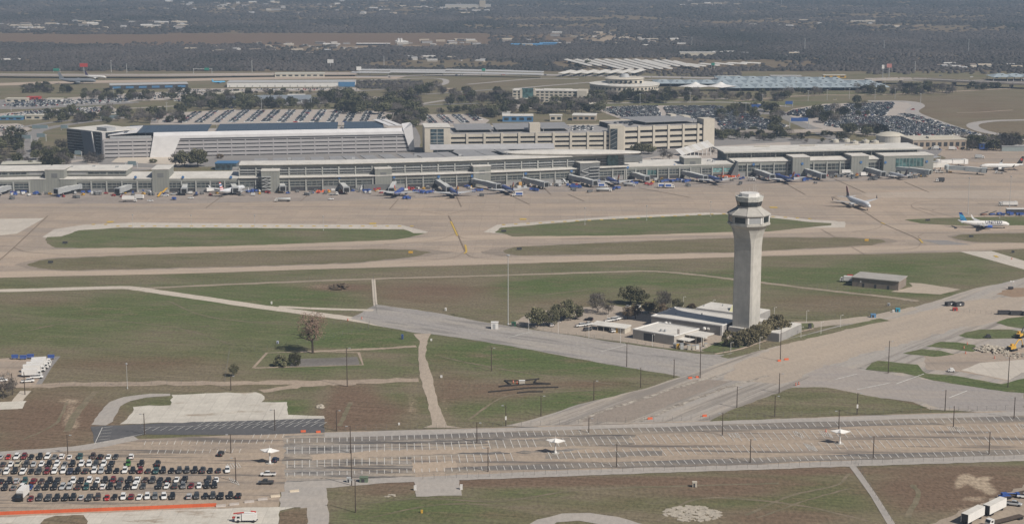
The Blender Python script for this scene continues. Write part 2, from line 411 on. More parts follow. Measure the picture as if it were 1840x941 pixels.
sheet('apron', [(-500, 336), (430, 334), (700, 330), (1000, 322), (1320, 306), (1680, 300), (1700, 284), (1660, 268), (1840, 268), (2300, 264), (2400, 445), (1840, 447), (1720, 453), (1380, 460), (920, 474), (460, 487), (0, 499), (-600, 513)], .05, CONC, .5, 10)
for nm, px in (('taxiway', [(-300, 470), (40, 456), (240, 448), (460, 441), (690, 434), (830, 428), (1000, 424), (1200, 420), (1400, 415), (1640, 408), (1840, 408), (2200, 400)]),
    ('taxiway', [(-300, 502), (60, 492), (300, 487), (460, 482), (640, 476), (830, 470), (1000, 466), (1200, 460), (1450, 452), (1640, 447), (1840, 440), (2200, 430)])):
 ribbon(nm, px, 19, .075, TAXI, True, .3)
STAIN = MP('stained_concrete', (0.30, 0.25, 0.205), (0.22, 0.19, 0.16), 0.02, (0.01, 0.12), 0, .9, .12, thr=(.4, .6))
def isl(px, mat, z=.1, jit=.7, st=5):
 pts = [V2(P(*q)) for q in px]; c = sum(pts, Vector((0, 0))) / len(pts); out = []
 if mat is TURFD:
  w2 = max(abs(p.x - c.x) for p in pts)
  for p in pts:
   t = abs(p.x - c.x) / w2; d = p - c; out.append(p + Vector((math.copysign(1.5 + 13 * t ** 6, d.x), math.copysign(2.2, d.y))))
  sheet('stain_patch', [(p.x, p.y) for p in out], z - .012, STAIN, 1.2, 5, True)
 sheet('grass_island', px, z, mat, jit, st)
sheet('taxilane_shoulder', [(76, 426), (98, 412), (150, 404), (240, 400), (460, 402), (720, 404), (770, 417), (738, 425), (100, 430)], .085, LIGHTC)
isl([(83, 428), (85, 426), (110, 425), (142, 414), (215, 409), (447, 409.6), (725, 412), (743, 419), (764, 419), (745, 424), (710, 431), (560, 437), (460, 440.5), (375, 443), (175, 446), (100, 445), (84, 437)], TURF)
sheet('taxilane_shoulder', [(869, 417), (893, 404), (1100, 389), (1270, 382), (1380, 386), (1460, 395), (1500, 397), (1520, 401), (1518, 409), (1470, 409), (900, 420)], .085, LIGHTC)
isl([(889, 418), (900, 409), (920, 407.5), (1070, 395), (1270, 386), (1305, 385), (1380, 391), (1455, 399), (1495, 401), (1493, 405), (1475, 406.5), (1380, 416), (1312, 417), (1120, 423), (920, 425), (907, 420)], TURF)
sheet('drain_pad', [(1494, 399.5), (1518, 398), (1518, 408), (1494, 408)], .12, LIGHTC)
isl([(48, 475), (70, 468), (100, 465), (230, 459), (460, 451), (685, 447.5), (745, 449), (776, 454), (735, 462), (635, 472), (460, 478), (300, 482), (120, 486), (70, 482)], TURFD, jit=1.5)
isl([(904, 451), (925, 444), (1120, 435), (1312, 428), (1380, 427), (1530, 427), (1580, 430), (1592, 435), (1567, 441), (1505, 444), (1380, 450), (1312, 453.5), (1070, 457.5), (930, 459), (908, 455)], TURFD, jit=1.2)
isl([(1625, 395), (1680, 392), (1725, 391), (1840, 389), (2000, 388), (2000, 404), (1840, 405), (1727, 406), (1655, 401.5)], TURF)
isl([(1708, 426), (1730, 421), (1840, 419), (2000, 417), (2000, 434), (1840, 436), (1755, 435), (1722, 430)], TURFD, jit=1.2)
sheet('connector_taxiway', [(1725, 452), (1782, 451), (1845, 470), (1960, 500), (1960, 530), (1840, 484)], .055, LIGHTC)
sheet('grey_patch', [(1655, 431), (1700, 432), (1745, 440), (1690, 440)], .11, MIDA)
# concrete tone patches on the apron
sheet('apron_patch', [(-100, 395), (80, 392), (30, 420), (-100, 432)], .07, LIGHTC)
sheet('apron_patch', [(1545, 347), (1700, 343), (1840, 342), (1960, 350), (1900, 359), (1700, 356), (1560, 355)], .07, MP('apron_patch_concrete', (0.425, 0.355, 0.29), (0.36, 0.31, 0.265), 0.02, (.003, .09), 11.4, .9, .1), 1.6, 8)
sheet('stand_pavement', [(-400, 346), (430, 345), (700, 341), (1000, 331), (1320, 318), (1640, 312), (1640, 322), (1320, 332), (1000, 346), (700, 358), (300, 366), (-400, 366)], .06,
  MP('stand_concrete', (0.33, 0.285, 0.25), (0.25, 0.22, 0.20), 0.02, (0.008, 0.05), 7.6, .8, .1, crack=((0.15, 0.14, 0.135), .02, .03, .6)), 1.0, 6)
mk = MB()
def line(px, w, smooth=True, z=.19, mb=None): return ribbon('', px, w, z, None, smooth, 0, mb or mk)
line([(86, 388), (60, 412), (25, 445), (0, 467), (-40, 500)], .9)
line([(25, 445), (50, 453), (120, 458)], .4)
line([(806, 388), (818, 412), (836, 452)], 1.0)
for px in ([(818, 420), (780, 432), (690, 439)], [(820, 423), (850, 430), (960, 428)], [(835, 452), (810, 464), (720, 472)], [(835, 455), (860, 464), (960, 468)], [(800, 386), (740, 378), (640, 376)], [(803, 386), (840, 378), (900, 372)]): line(px, .35)
line([(1498, 355), (1520, 367), (1553, 381), (1587, 402), (1640, 425), (1656, 435)], .8)
for px in ([(1587, 402), (1575, 411), (1530, 417)], [(1656, 435), (1640, 447), (1560, 452)], [(1655, 430), (1650, 425), (1660, 420)], [(1498, 357), (1500, 353), (1540, 350)], [(1680, 388), (1640, 373), (1650, 364), (1720, 360)], [(1650, 373), (1720, 392)]): line(px, .35)
line([(1475, 412), (1500, 426)], .5); line([(1530, 444), (1553, 457)], .5)
o = mk.build('taxi_line_marking', RUB, at=(0, 0, 0)); o['kind'] = 'structure'
mk2 = MB()
for px in ([(836, 440), (838, 452), (834, 456)], [(1583, 400), (1590, 403)], [(1652, 430), (1658, 437)], [(810, 398), (822, 424)]): line(px, 1.2, z=.22, mb=mk2)
for i in range(27):       # short yellow edge bars along the islands' upper edge
 x = 168 + i * 22 if i < 27 else 0
 a = P(x, 406.5 - (3 if x < 200 else 0)); mk2.box(a.x - 1.2, a.x + 1.2, a.y - 1.6, a.y + 1.6, .19, .2)
for i in range(26):
 x = 905 + i * 22; y = 404 - (x - 905) * .0505 if x < 1290 else 384 + (x - 1290) * .056
 a = P(x, y); mk2.box(a.x - 1.2, a.x + 1.2, a.y - 1.6, a.y + 1.6, .19, .2)
for x, y, wd in ((670, 402, 12), (198, 399, 12), (940, 394, 12), (1390, 373, 14), (1790, 461, 6), (1594, 432, 0)):
 if wd:
  a, c = P(x - wd / 2, y), P(x + wd / 2, y); mk2.box(a.x, c.x, a.y - 3, a.y + 3, .2, .21)
o = mk2.build('yellow_marking', YEL, at=(0, 0, 0)); o['kind'] = 'structure'
mk3 = MB()
for px in ([(1020, 349), (1050, 362)], [(1148, 338), (1240, 355)], [(1265, 330), (1300, 337)], [(1500, 322), (1555, 347)], [(1625, 327), (1670, 346)], [(1415, 332), (1447, 350)], [(820, 352), (829, 372)], [(716, 358), (700, 376)], [(905, 345), (952, 368)], [(970, 330), (990, 350)], [(560, 345), (540, 362)], [(400, 352), (370, 374)]): line(px, .8, False, .19, mk3)
o = mk3.build('lead_in_line', RUB, at=(0, 0, 0)); o['kind'] = 'structure'
ribbon('service_road', [(-200, 524), (0, 522), (120, 519), (215, 516.5), (250, 519), (290, 525), (380, 538), (460, 550), (560, 563), (640, 574), (700, 585)], 8.5, .05, PATHC, True, .3)
ribbon('path', [(500, 551), (560, 554), (620, 556), (671, 557.5)], 4.5, .055, PATHC, True, .25)
ribbon('fence_track', [(250, 518), (460, 509), (670, 501), (920, 494), (1080, 489), (1160, 487), (1200, 489), (1245, 493), (1312, 501), (1380, 509), (1505, 524), (1590, 533), (1650, 541)], 4.5, .04, MP('track_gravel', (0.33, 0.275, 0.215), (0.25, 0.215, 0.165), 0, (.02, .1), 0, .8, .14), True, .7)
ribbon('fence_track', [(671, 502), (674, 545), (678, 566)], 2.2, .045, PATHC, False, .2)
sheet('tower_road', [(676, 547), (747, 556), (792, 563), (855, 576), (905, 584), (1020, 601), (1100, 614), (1170, 624), (1250, 635), (1300, 637), (1355, 626), (1405, 612), (1505, 585), (1560, 577), (1600, 571), (1700, 600), (1420, 690), (1300, 690), (1230, 678), (1196, 671), (1125, 660), (1020, 641), (920, 622), (840, 609), (775, 600), (747, 598), (685, 586), (630, 572)], .05, ASPH, .5, 5)
sheet('wide_road', [(900, 766), (960, 752), (1040, 726), (1162, 697), (1230, 675), (1330, 640), (1400, 616), (1505, 588), (1560, 578), (1645, 551), (1690, 538), (1725, 526), (1755, 517), (1800, 509), (1840, 499), (1990, 480), (2050, 650), (1840, 705), (1840, 745), (1670, 735), (1640, 722), (1560, 711), (1484, 696), (1425, 696), (1380, 713), (1312, 737), (1275, 756), (1000, 766)], .055, DIAG, .6, 5)
sheet('road_band', [(1040, 758), (1080, 737), (1180, 705), (1260, 680), (1310, 685), (1240, 712), (1150, 748), (1130, 758)], .075, BAND, .6, 5)
for px in ([(1040, 757), (1085, 738), (1180, 708), (1262, 683), (1295, 675)], [(1150, 757), (1180, 745), (1245, 718), (1312, 694), (1380, 675)]):
 ribbon('broken_kerb', px, 2.2, .12, MP('broken_kerb_concrete', (.46, .42, .36), (.24, .21, .18), 0, (.3, .3), 0, 1, .25, thr=(.42, .58)), True, .9)
sheet('tan_road_patch', [(1330, 650), (1420, 612), (1620, 568), (1740, 540), (1840, 532), (1840, 570), (1720, 590), (1540, 640), (1400, 690), (1300, 680)], .07, MP('tan_road_surface', (0.41, 0.345, 0.28), (0.34, 0.295, 0.25), -0.75, (.006, .08), 0, .8, .1), 2.0, 5)
sheet('grey_road_patch', [(1420, 700), (1480, 655), (1560, 668), (1680, 684), (1840, 708), (1840, 742), (1690, 733), (1660, 722)], .072, MP('grey_lot_surface', (0.31, 0.285, 0.27), (0.37, 0.325, 0.285), .1, (.01, .06), 0, .9, .1, crack=((.19, .18, .175), .01, .1, .5)), 1.5, 5)
sheet('tan_pad', [(1660, 640), (1840, 625), (2000, 620), (2000, 700), (1830, 668), (1813, 684), (1727, 668), (1666, 664)], .078, CONC, 1, 5)
sheet('pale_pad', [(1727, 665), (1760, 652), (1840, 646), (1950, 640), (1950, 655), (1835, 670), (1813, 683)], .085, LIGHTC, .4)
sheet('rust_patch', [(1790, 528), (1815, 518), (1860, 516), (1860, 531), (1820, 534)], .08, MP('rusty_soil', (0.30, 0.215, 0.15), (0.25, 0.19, 0.14), 0, (.03, .05), 0, .7, .1), 1, 3)
for px in ([(1790, 580), (1810, 572), (1840, 569), (1960, 566), (1960, 594), (1840, 591), (1810, 586)], [(1722, 603), (1735, 597), (1760, 592), (1815, 592), (1845, 596), (1850, 607), (1755, 609), (1738, 607)], [(1664, 622), (1690, 614), (1720, 615), (1752, 620), (1757, 628), (1748, 632), (1700, 626)],
   [(1622, 635), (1656, 627), (1690, 630), (1716, 637), (1678, 641)], [(1555, 664), (1566, 652), (1578, 648), (1649, 655), (1654, 661), (1664, 671), (1716, 675), (1800, 690), (1840, 680), (1880, 680), (1880, 708), (1809, 704), (1680, 684), (1622, 670)]):
 sheet('grass_island', px, .11, TURFG, .5, 4)
sheet('grass_verge', [(1312, 737), (1380, 713), (1425, 696), (1484, 696), (1559, 711), (1640, 726), (1667, 732), (1604, 742), (1380, 753), (1275, 757)], .1, MGrass('verge_turf', .5, .05, .2), .8, 4)
sheet('path', [(1633, 508), (1655, 509), (1727, 520), (1690, 529), (1600, 524), (1640, 515)], .06, MP('drive_concrete', (.42, .36, .29), (.35, .30, .25), 0, (.02, .05), 0, .7, .1), .4)
sheet('tower_yard', [(912, 583), (960, 560), (1100, 548), (1180, 562), (1260, 588), (1330, 600), (1290, 622), (1262, 632), (1180, 623), (1080, 609), (990, 596)], .062, MP('yard_surface', (.37, .315, .26), (.31, .27, .225), 0, (.02, .04), 0, .8, .1), .8, 4)
sheet('kerbside_verge', [(1258, 630), (1300, 612), (1400, 592), (1440, 581), (1460, 580), (1462, 590), (1400, 606), (1330, 625), (1290, 634)], .1, TURFG, .4)
ribbon('sidewalk', [(1285, 636), (1330, 627), (1375, 612), (1420, 600), (1462, 590)], 1.6, .12, MP('footway', (.47, .38, .30), (.42, .34, .27), 0, (.05, .05), 3, .5, .05))
ribbon('kerb_verge', [(1300, 642), (1350, 630), (1400, 617), (1460, 603), (1530, 586), (1590, 574)], 6, .095, MGrass('thin_verge', .55), True, .6)
sheet('path', [(1425, 578), (1470, 577), (1560, 568), (1640, 551), (1650, 556), (1560, 578), (1450, 590)], .06, MP('gate_drive', (.40, .345, .285), (.35, .305, .26), 0, (.02, .05), 0, .8, .1), .6)
# dirt tracks
ribbon('dirt_track', [(-100, 697), (0, 695), (150, 690), (300, 688), (460, 688), (600, 686), (752, 682)], 7.5, .04, TRACK, True, 1.4)
ribbon('dirt_track', [(470, 703), (560, 690), (640, 688)], 6.5, .045, TRACK, True, 1.2)
ribbon('dirt_track', [(540, 632), (640, 628), (700, 625), (748, 622)], 3.6, .04, TRACK, True, .5)
sheet('dirt_road', [(743, 600), (775, 599), (768, 612), (764, 640), (777, 676), (786, 720), (803, 764), (830, 768), (760, 768), (776, 763), (768, 720), (754, 676), (752, 640), (754, 612)], .06, MP('dirt_road_surface', (.41, .345, .28), (.34, .285, .235), -1.5, (.01, .1), 0, .8, .12), .35, 6)
# old foundation with kerb
ribbon('kerb_verge', [(455, 661), (480, 634), (560, 631), (645, 633), (652, 655), (455, 661)], 1.6, .05, TRACK, False, .3)
sheet('old_foundation', [(530, 645), (642, 641), (646, 655), (520, 659)], .06, MP('old_foundation_concrete', (.20, .185, .17), (.14, .13, .12), 0, (.02, .08), 0, .8, .14, crack=((.15, .145, .12), .05, .1)), .4)
# left pads
sheet('parking_pad', [(-80, 644), (0, 644), (28, 642), (62, 646), (102, 643), (70, 692), (0, 699), (-80, 700)], .06, CONC, .3)
ribbon('path', [(104, 640), (88, 660), (70, 690)], 2.5, .08, MIDA, False)
sheet('white_slab', [(-60, 722), (0, 722), (48, 720), (40, 734), (0, 736), (-60, 737)], .07, WHITEC, .5)
ribbon('path', [(22, 735), (34, 716), (46, 702)], 4.5, .065, PATHC, False, .3)
sheet('curved_drive', [(164, 763), (178, 742), (197, 722), (222, 713), (270, 707), (306, 707), (306, 711), (262, 714), (235, 720), (216, 730), (203, 757), (190, 764)], .06, MIDA if False else SERV, .4)
sheet('white_slab', [(239, 731), (268, 728), (306, 728), (308, 709), (390, 706), (459, 704), (475, 712), (470, 722), (516, 722), (518, 745), (582, 747), (584, 752), (420, 756), (215, 762), (228, 753), (238, 741)], .07, WHITEC, .8, 4)
sheet('black_parking_strip', [(163, 766), (330, 758), (460, 753.5), (583, 750), (583, 777), (460, 781), (330, 781), (261, 780), (215, 790), (172, 799)], .065, NEWA, .4)
sheet('lot_surface', [(-150, 818), (0, 813), (130, 803), (230, 789), (460, 780), (583, 776), (750, 771), (920, 767), (1275, 755.5), (1604, 744), (1840, 737), (2050, 732), (2050, 822), (1840, 826), (1604, 833), (1380, 842), (1100, 850), (920, 857), (700, 864), (590, 869), (560, 880), (503, 884), (500, 911), (250, 920), (0, 931), (-150, 936)], .06, LOT, .4, 6)
sheet('dark_lot_surface', [(512, 783), (700, 776), (920, 768), (1140, 763), (1140, 798), (1000, 812), (740, 822), (745, 858), (620, 866), (512, 868)], .075, LOTD, 1.2, 4)
sheet('lot_edge_road', [(583, 777), (750, 772.5), (920, 768.5), (1275, 757), (1604, 745.5), (2050, 733), (2050, 742), (1604, 754), (1275, 766), (920, 776), (700, 784), (583, 790)], .085, SERV, .3)
sheet('lot_edge_road', [(512, 866), (700, 858), (920, 849), (1100, 842), (1380, 834), (1604, 824), (1840, 816), (2050, 810), (2050, 822), (1840, 828), (1604, 835), (1380, 843), (1100, 852), (920, 859), (700, 867), (512, 883)], .085, SERV, .4)
sheet('left_lot_road', [(-150, 816), (0, 811), (130, 802), (215, 788), (240, 783), (250, 790), (160, 808), (0, 818), (-150, 824)], .085, SERV, .4)
sheet('sand_patch', [(556, 818), (700, 808), (870, 803), (1010, 797), (1020, 806), (860, 812), (700, 819), (560, 827)], .08, SANDLOT, 1.2, 3)
sheet('sand_patch', [(740, 832), (818, 828), (822, 845), (744, 849)], .083, SANDLOT, .5, 3)
sheet('sand_patch', [(870, 792), (1000, 785), (1060, 790), (1010, 808), (900, 812)], .083, SANDLOT, 1.5, 3)
STALL = MP('black_stall_asphalt', (0.165, 0.155, 0.148), (0.31, 0.265, 0.215), 0.03, (0.012, 0.12), 0, .95, .14, thr=(.4, .6))
def rowpx(k, x): y0, y1 = ((791, 753), (808, 771), (832.5, 791.5), (851, 813))[k]; return y0 + (y1 - y0) * (x - 572) / (1790 - 572)
for k, a_, b_, x0, x1 in ((0, -5, 6, 520, 1990), (3, -4.5, 5.5, 800, 1990), (1, -8, 7, 880, 1130), (2, -3, 6, 980, 1190)):
 xs2 = [x0 + (x1 - x0) * i / 24 for i in range(25)]
 sheet('dark_stall_strip', [(x, rowpx(k, x) + a_ + random.uniform(-1.3, 1)) for x in xs2] + [(x, rowpx(k, x) + b_ + random.uniform(-1.2, 1.4)) for x in xs2[::-1]], .088, STALL, .25, 6)
sheet('drive_apron', [(743, 863), (823, 858), (830, 890), (748, 892)], .08, SERV, .5)
sheet('side_drive', [(505, 884), (585, 872), (590, 900), (592, 960), (552, 960), (540, 911), (502, 911)], .08, SERV, .6)
sheet('white_slab', [(-80, 934), (0, 929), (250, 918), (460, 911), (530, 911), (503, 917), (501, 960), (-80, 975)], .075, WHITEC, .5)
sheet('turf_patch', [(503, 921), (525, 914), (552, 912), (552, 960), (500, 960)], .085, MGrass('dry_dirt_turf', .05, .2, .6), .4)
sheet('soil_patch', [(80, 932), (100, 926), (150, 925), (158, 936), (150, 948), (70, 948)], .085, MGrass('soil_patch_turf', .0, .25, .6), .5, 3)
ribbon('path', [(1528, 832), (1540, 848), (1570, 890), (1604, 945), (1620, 970)], 2.6, .06, SERV, False, .2)
sheet('curved_drive', [(930, 955), (965, 933), (1010, 922), (1060, 921), (1110, 928), (1170, 945), (1180, 960), (1100, 945), (1040, 935), (1000, 938), (970, 960)], .06, SERV, .5)
sheet('truck_yard', [(1640, 960), (1700, 930), (1790, 893), (1850, 868), (2000, 850), (2000, 1000)], .05, MP('truck_yard_dirt', (.33, .275, .22), (.27, .225, .185), .4, (.02, .06), 0, .8, .14), 1.2, 3)
# tyre tracks in the turf
TYRE = MP('tyre_worn_turf', (.235, .19, .14), (.14, .13, .08), 0, (.05, .2), 0, 1, .2, thr=(.35, .62))
for px, wd in (([(640, 905), (760, 895), (900, 900), (1040, 880), (1240, 872), (1400, 868)], 1.6), ([(660, 930), (800, 905), (960, 912)], 1.2), ([(1340, 925), (1420, 890), (1500, 872), (1528, 850)], 1.3), ([(1360, 930), (1450, 898), (1530, 876)], 1.0), ([(1640, 870), (1650, 890), (1630, 930)], 2.2), ([(1180, 935), (1260, 895), (1420, 905), (1560, 935)], 1.4), ([(120, 775), (135, 745), (160, 715), (175, 702)], 3.0), ([(40, 790), (100, 760), (122, 720)], 1.2),
 ([(790, 640), (860, 655), (960, 672), (1100, 690)], 1.2), ([(840, 755), (900, 715), (960, 706), (1080, 700)], 1.2), ([(20, 600), (160, 575), (320, 590), (420, 620)], 1.0), ([(300, 540), (380, 570), (540, 585)], 1.0), ([(790, 562), (860, 548), (960, 532), (1060, 520)], 1.6), ([(930, 575), (990, 550), (1070, 540)], 1.6), ([(1400, 545), (1500, 550), (1600, 556)], 1.2), ([(610, 765), (622, 740), (630, 722)], 2.0), ([(1340, 742), (1420, 725), (1520, 722), (1600, 735)], 1.2)):
 ribbon('tyre_track', px, wd, .012, TYRE, True, .35)
# painted stalls
mp_ = MB()
def rowy(k, x):           # photo rows of the four lines of stalls
 y0, y1 = ((791, 753), (808, 771), (832.5, 791.5), (851, 813))[k]
 return y0 + (y1 - y0) * (x - 572) / (1790 - 572)
HL = (4.2, 7.4, 7.2, 3.8)
for k in range(4):
 x = 516.0
 while x < 1900:
  yc = rowy(k, x)
  lean = min(1, max(0, (x - 700) / 500))
  h = HL[k] * (.9 if x < 800 else 1.0)
  if not (k == 2 and 930 < x < 975) and not (k == 1 and 965 < x < 985):
   a, b2 = P(x - lean * h * .85, yc - h), P(x + lean * h * .85, yc + h)
   dd = (b2 - a).normalized(); nn = Vector((-dd.y, dd.x, 0)) * .115
   z = Vector((0, 0, .2))
   mp_.quad(a + nn + z, a - nn + z, b2 - nn + z, b2 + nn + z)
  x += 13.45 * (1 if x < 900 else 1.01)
for k, (y0, xs_) in enumerate(((796, (260, 500)), (812, (270, 436)), (786, (455, 515)))):
 x = xs_[0]
 while x < xs_[1]:
  a, b2 = P(x + 1.5, y0 - 3.5 - (x - 260) * .012), P(x - 1.5, y0 + 3.5 - (x - 260) * .012); z = Vector((0, 0, .2))
  mp_.quad(a + z, a + z + Vector((.2, 0, 0)), b2 + z + Vector((.2, 0, 0)), b2 + z)
  x += 13.4
def pline(x0, y0, x1, y1, wd=.2, z=.2):
 a, b2 = P(x0, y0), P(x1, y1); dd = (b2 - a).normalized(); nn = Vector((-dd.y, dd.x, 0)) * wd / 2; z = Vector((0, 0, z))
 mp_.quad(a + nn + z, a - nn + z, b2 - nn + z, b2 + nn + z)
for (x0, x1, y) in ((258, 575, 771), (355, 575, 764)):      # zig-zag stalls on the black strip
 x = x0
 while x < x1:
  yy = y - (x - 258) * .028
  pline(x, yy + 3.5, x + 14, yy - 3.5, .22); pline(x - 4, yy - 3, x + 14, yy - 3.5, .18); x += 15
for j in range(6): pline(175 + j * 1.5, 796 - j * 5.5, 196 + j * 1.2, 794 - j * 5.5, .22)
pline(170, 798, 184, 768, .25); pline(175, 797, 240, 783, .25); pline(240, 783, 262, 779, .25)
def hatch(x0, y0, x1, y1, n):
 for i in range(n + 1):
  q = i / n; pline(x0 + (x1 - x0) * q, y0 - 4 + (y1 - y0) * q, x0 + (x1 - x0) * q + 5, y0 + 4 + (y1 - y0) * q, .2)
 pline(x0, y0 - 4, x1, y1 - 4, .2); pline(x0 + 5, y0 + 4, x1 + 5, y1 + 4, .2)
for q in ((1425, 779, 1440, 782, 4), (1475, 778, 1492, 783, 4), (1447, 801, 1462, 807, 5), (1705, 770, 1728, 772, 6), (1830, 765, 1850, 770, 4), (1310, 783, 1325, 782, 3), (408, 838, 428, 836, 4), (411, 862, 425, 868, 3)): hatch(*q)
for q in ((900, 596.5, 957, 599.5), (912, 607, 955, 596), (1080, 632, 1125, 620), (1500, 682, 1540, 672), (1610, 690, 1660, 672), (1705, 715, 1738, 702), (1540, 700, 1600, 688)): pline(*q, .5, .21)
o = mp_.build('parking_marking', WHI, at=(0, 0, 0)); o['kind'] = 'structure'
sheet('landside_ground', [(-300, 330), (430, 325), (1125, 300), (1320, 300), (1680, 285), (1700, 262), (1500, 252), (1300, 240), (1100, 262), (750, 268), (190, 284), (120, 280), (-300, 300)], .05, MIDA, .6, 8)
sheet('landside_verge', [(-200, 318), (60, 312), (110, 300), (180, 298), (240, 308), (330, 300), (420, 300), (420, 318), (-200, 328)], .08, MGrass('landside_turf', .35, .1, .1), .8)
sheet('terminal_plaza', [(1125, 290), (1300, 262), (1420, 255), (1420, 285), (1320, 295), (1130, 296)], .08, FLOT, .5)
sheet('surface_car_park', [(270, 224), (275, 205), (420, 197), (640, 197), (735, 205), (740, 226)], .06, FLOT, .5)
sheet('surface_car_park', [(735, 206), (850, 205), (880, 216), (868, 226), (790, 226), (742, 224)], .065, FLOT, .5)
sheet('surface_car_park', [(1077, 199), (1090, 192), (1140, 190), (1280, 190), (1300, 196), (1420, 226), (1390, 236), (1300, 240), (1120, 216)], .06, FLOT, .6)
sheet('surface_car_park', [(1405, 206), (1425, 196), (1480, 187), (1610, 183), (1650, 186), (1640, 205), (1700, 226), (1760, 244), (1700, 248), (1560, 244), (1470, 230), (1400, 212)], .06, FLOT, .6)
sheet('surface_car_park', [(0, 204), (60, 199), (200, 190), (215, 202), (90, 210), (0, 212)], .06, FLOT, .6)
sheet('surface_car_park', [(-100, 182), (40, 178), (230, 176), (240, 186), (60, 196), (-100, 198)], .06, MIDA, .6)
rd = lambda px, w, mat=HIWAY, nm='road', z=.07: ribbon(nm, px, w, z, mat, True, .2)
rd([(1560, 182), (1630, 183), (1650, 190), (1640, 202), (1690, 222), (1780, 250), (1840, 262), (1950, 280)], 16, HIWAY)
rd([(1990, 214), (1840, 216), (1780, 218), (1748, 224), (1760, 234), (1800, 243), (1860, 254)], 13, HIWAY)
for px in ([(-60, 300), (60, 286), (130, 292)], [(90, 300), (150, 288), (190, 300), (330, 304)], [(0, 236), (80, 222), (150, 214)], [(210, 196), (330, 190), (470, 182), (600, 184)], [(560, 170), (640, 164), (700, 160)], [(640, 196), (740, 190), (860, 186)], [(700, 172), (790, 168), (900, 160)], [(250, 170), (380, 166), (500, 165)], [(1090, 178), (1200, 176), (1310, 178)], [(1300, 232), (1350, 215), (1370, 195)]): rd(px, 9, FLOT if px[0][0] % 20 else MIDA)
sheet('yard_surface', [(120, 176), (260, 166), (420, 165), (430, 172), (300, 180), (130, 186)], .058, FLOT, 1.5, 8)
sheet('yard_surface', [(380, 190), (400, 178), (560, 174), (600, 182), (560, 188)], .058, MIDA, 1.5, 8)
sheet('yard_surface', [(300, 160), (640, 158), (650, 163), (320, 165)], .058, FLOT, 1.0, 8)
sheet('yard_surface', [(640, 178), (720, 172), (740, 180), (660, 186)], .058, MIDA, 1.5, 8)
sheet('yard_surface', [(920, 188), (1050, 187), (1060, 193), (930, 196)], .058, FLOT, 1.0, 8)
sheet('yard_surface', [(-60, 226), (30, 222), (60, 232), (20, 246), (-60, 250)], .058, FLOT, 1.5, 8)
rd([(-100, 196), (60, 188), (180, 185), (250, 184)], 14, MIDA)
rd([(-60, 262), (20, 250), (60, 238), (110, 226), (200, 214), (300, 206)], 13, MIDA)
rd([(40, 300), (44, 270), (62, 244), (70, 232)], 13, MIDA)
rd([(1380, 206), (1395, 200), (1410, 210), (1470, 236), (1500, 250)], 16, MIDA)
rd([(740, 280), (745, 250), (738, 232), (730, 215)], 12, MIDA)
rd([(-200, 158), (0, 152), (130, 148), (260, 146), (420, 142), (650, 139), (720, 140)], 46, MP('far_apron', (.43, .35, .28), (.37, .31, .26), 0, (.004, .05), 0, .6, .06), 'far_apron', .055)
rd([(640, 138), (760, 136), (900, 134), (1100, 137), (1300, 141), (1500, 144), (1700, 145), (2000, 146)], 28, HIWAY, 'highway', .08)
rd([(640, 145), (780, 141), (800, 150), (760, 158), (700, 160)], 9)
rd([(920, 160), (1000, 153), (1100, 146), (1200, 143)], 9)
rd([(840, 152), (960, 142), (1040, 142)], 9)
rd([(740, 190), (820, 178), (920, 170)], 9); rd([(600, 182), (700, 176), (740, 168)], 9)
rd([(1320, 182), (1450, 172), (1600, 170), (1840, 158)], 9, TRACK)
rd([(1080, 186), (1300, 184), (1420, 192)], 10, HIWAY)
ribbon('dirt_track', [(1720, 203), (1760, 202), (1820, 198)], 4, .05, TRACK, True, .4)
CONCW = M('tower_precast', (0.455, 0.44, 0.405), .85, .13, .3, streak=(1.6, 1.6, .04))
CONCD = M('tower_roof_panel', (0.40, 0.385, 0.355), .8, .12, .5, streak=(2, 2, .1))
ROOFW = M('white_membrane', (0.60, 0.58, 0.54), .8, .14, .12)
BRICKG = M('grey_block', (0.31, 0.30, 0.29), .85, .10, .3)
CREAM = M('cream_precast', (0.51, 0.47, 0.40), .85, .07, .15)
WHITE = M('white_metal', (0.70, 0.69, 0.67), .5, .06, .4)
GREYM = M('grey_metal', (0.36, 0.37, 0.38), .5, .10, .6)
DARKM = M('dark_metal', (0.06, 0.06, 0.065), .5, .15, .6)
STEEL = M('galvanised_steel', (0.45, 0.46, 0.46), .45, .08, 1)
WOOD = M('weathered_pole_wood', (0.085, 0.065, 0.052), .9, .18, .6)
GLASS = MG('dark_glass')
GLASSB = MG('blue_glass', (0.05, 0.075, 0.09), .15)
GLASSG = MG('green_glass', (0.07, 0.115, 0.115), .2)
RUBBER = M('black_rubber', (0.022, 0.022, 0.023), .85, .15, 2)
ORANGE = M('orange_plastic', (0.60, 0.125, 0.05), .7, .12, .3)
YELLOW = M('machine_yellow', (0.62, 0.37, 0.06), .5, .1, .6)
BLUEP = M('blue_paint', (0.045, 0.10, 0.32), .5, .12, .8)
REDP = M('red_paint', (0.42, 0.055, 0.045), .5, .12, .8)
LIME = M('pale_yellow_roof', (0.68, 0.66, 0.40), .7, .05, .3)
BROWNW = M('brown_brick', (0.24, 0.20, 0.17), .9, .12, .4)
def octa(c, r, k, rot):
 """ring of 8: square with chamfered corners; k 0 = sharp square, 1 = regular octagon. r = apothem of the broad faces"""
 ch = r * (0.17 + k * (1 - math.tan(PI / 8) - 0.17))
 pts = []
 for i in range(4):
  a = rot + i * PI / 2
  u, n = Vector((-math.sin(a), math.cos(a))), Vector((math.cos(a), math.sin(a)))
  pts += [n * r + u * -(r - ch), n * r + u * (r - ch)]
 return [(c[0] + p.x, c[1] + p.y) for p in pts]
tb = P(1340, 600); TR = R(-90 - 35)
def tz(y): return ZT(tb, y)
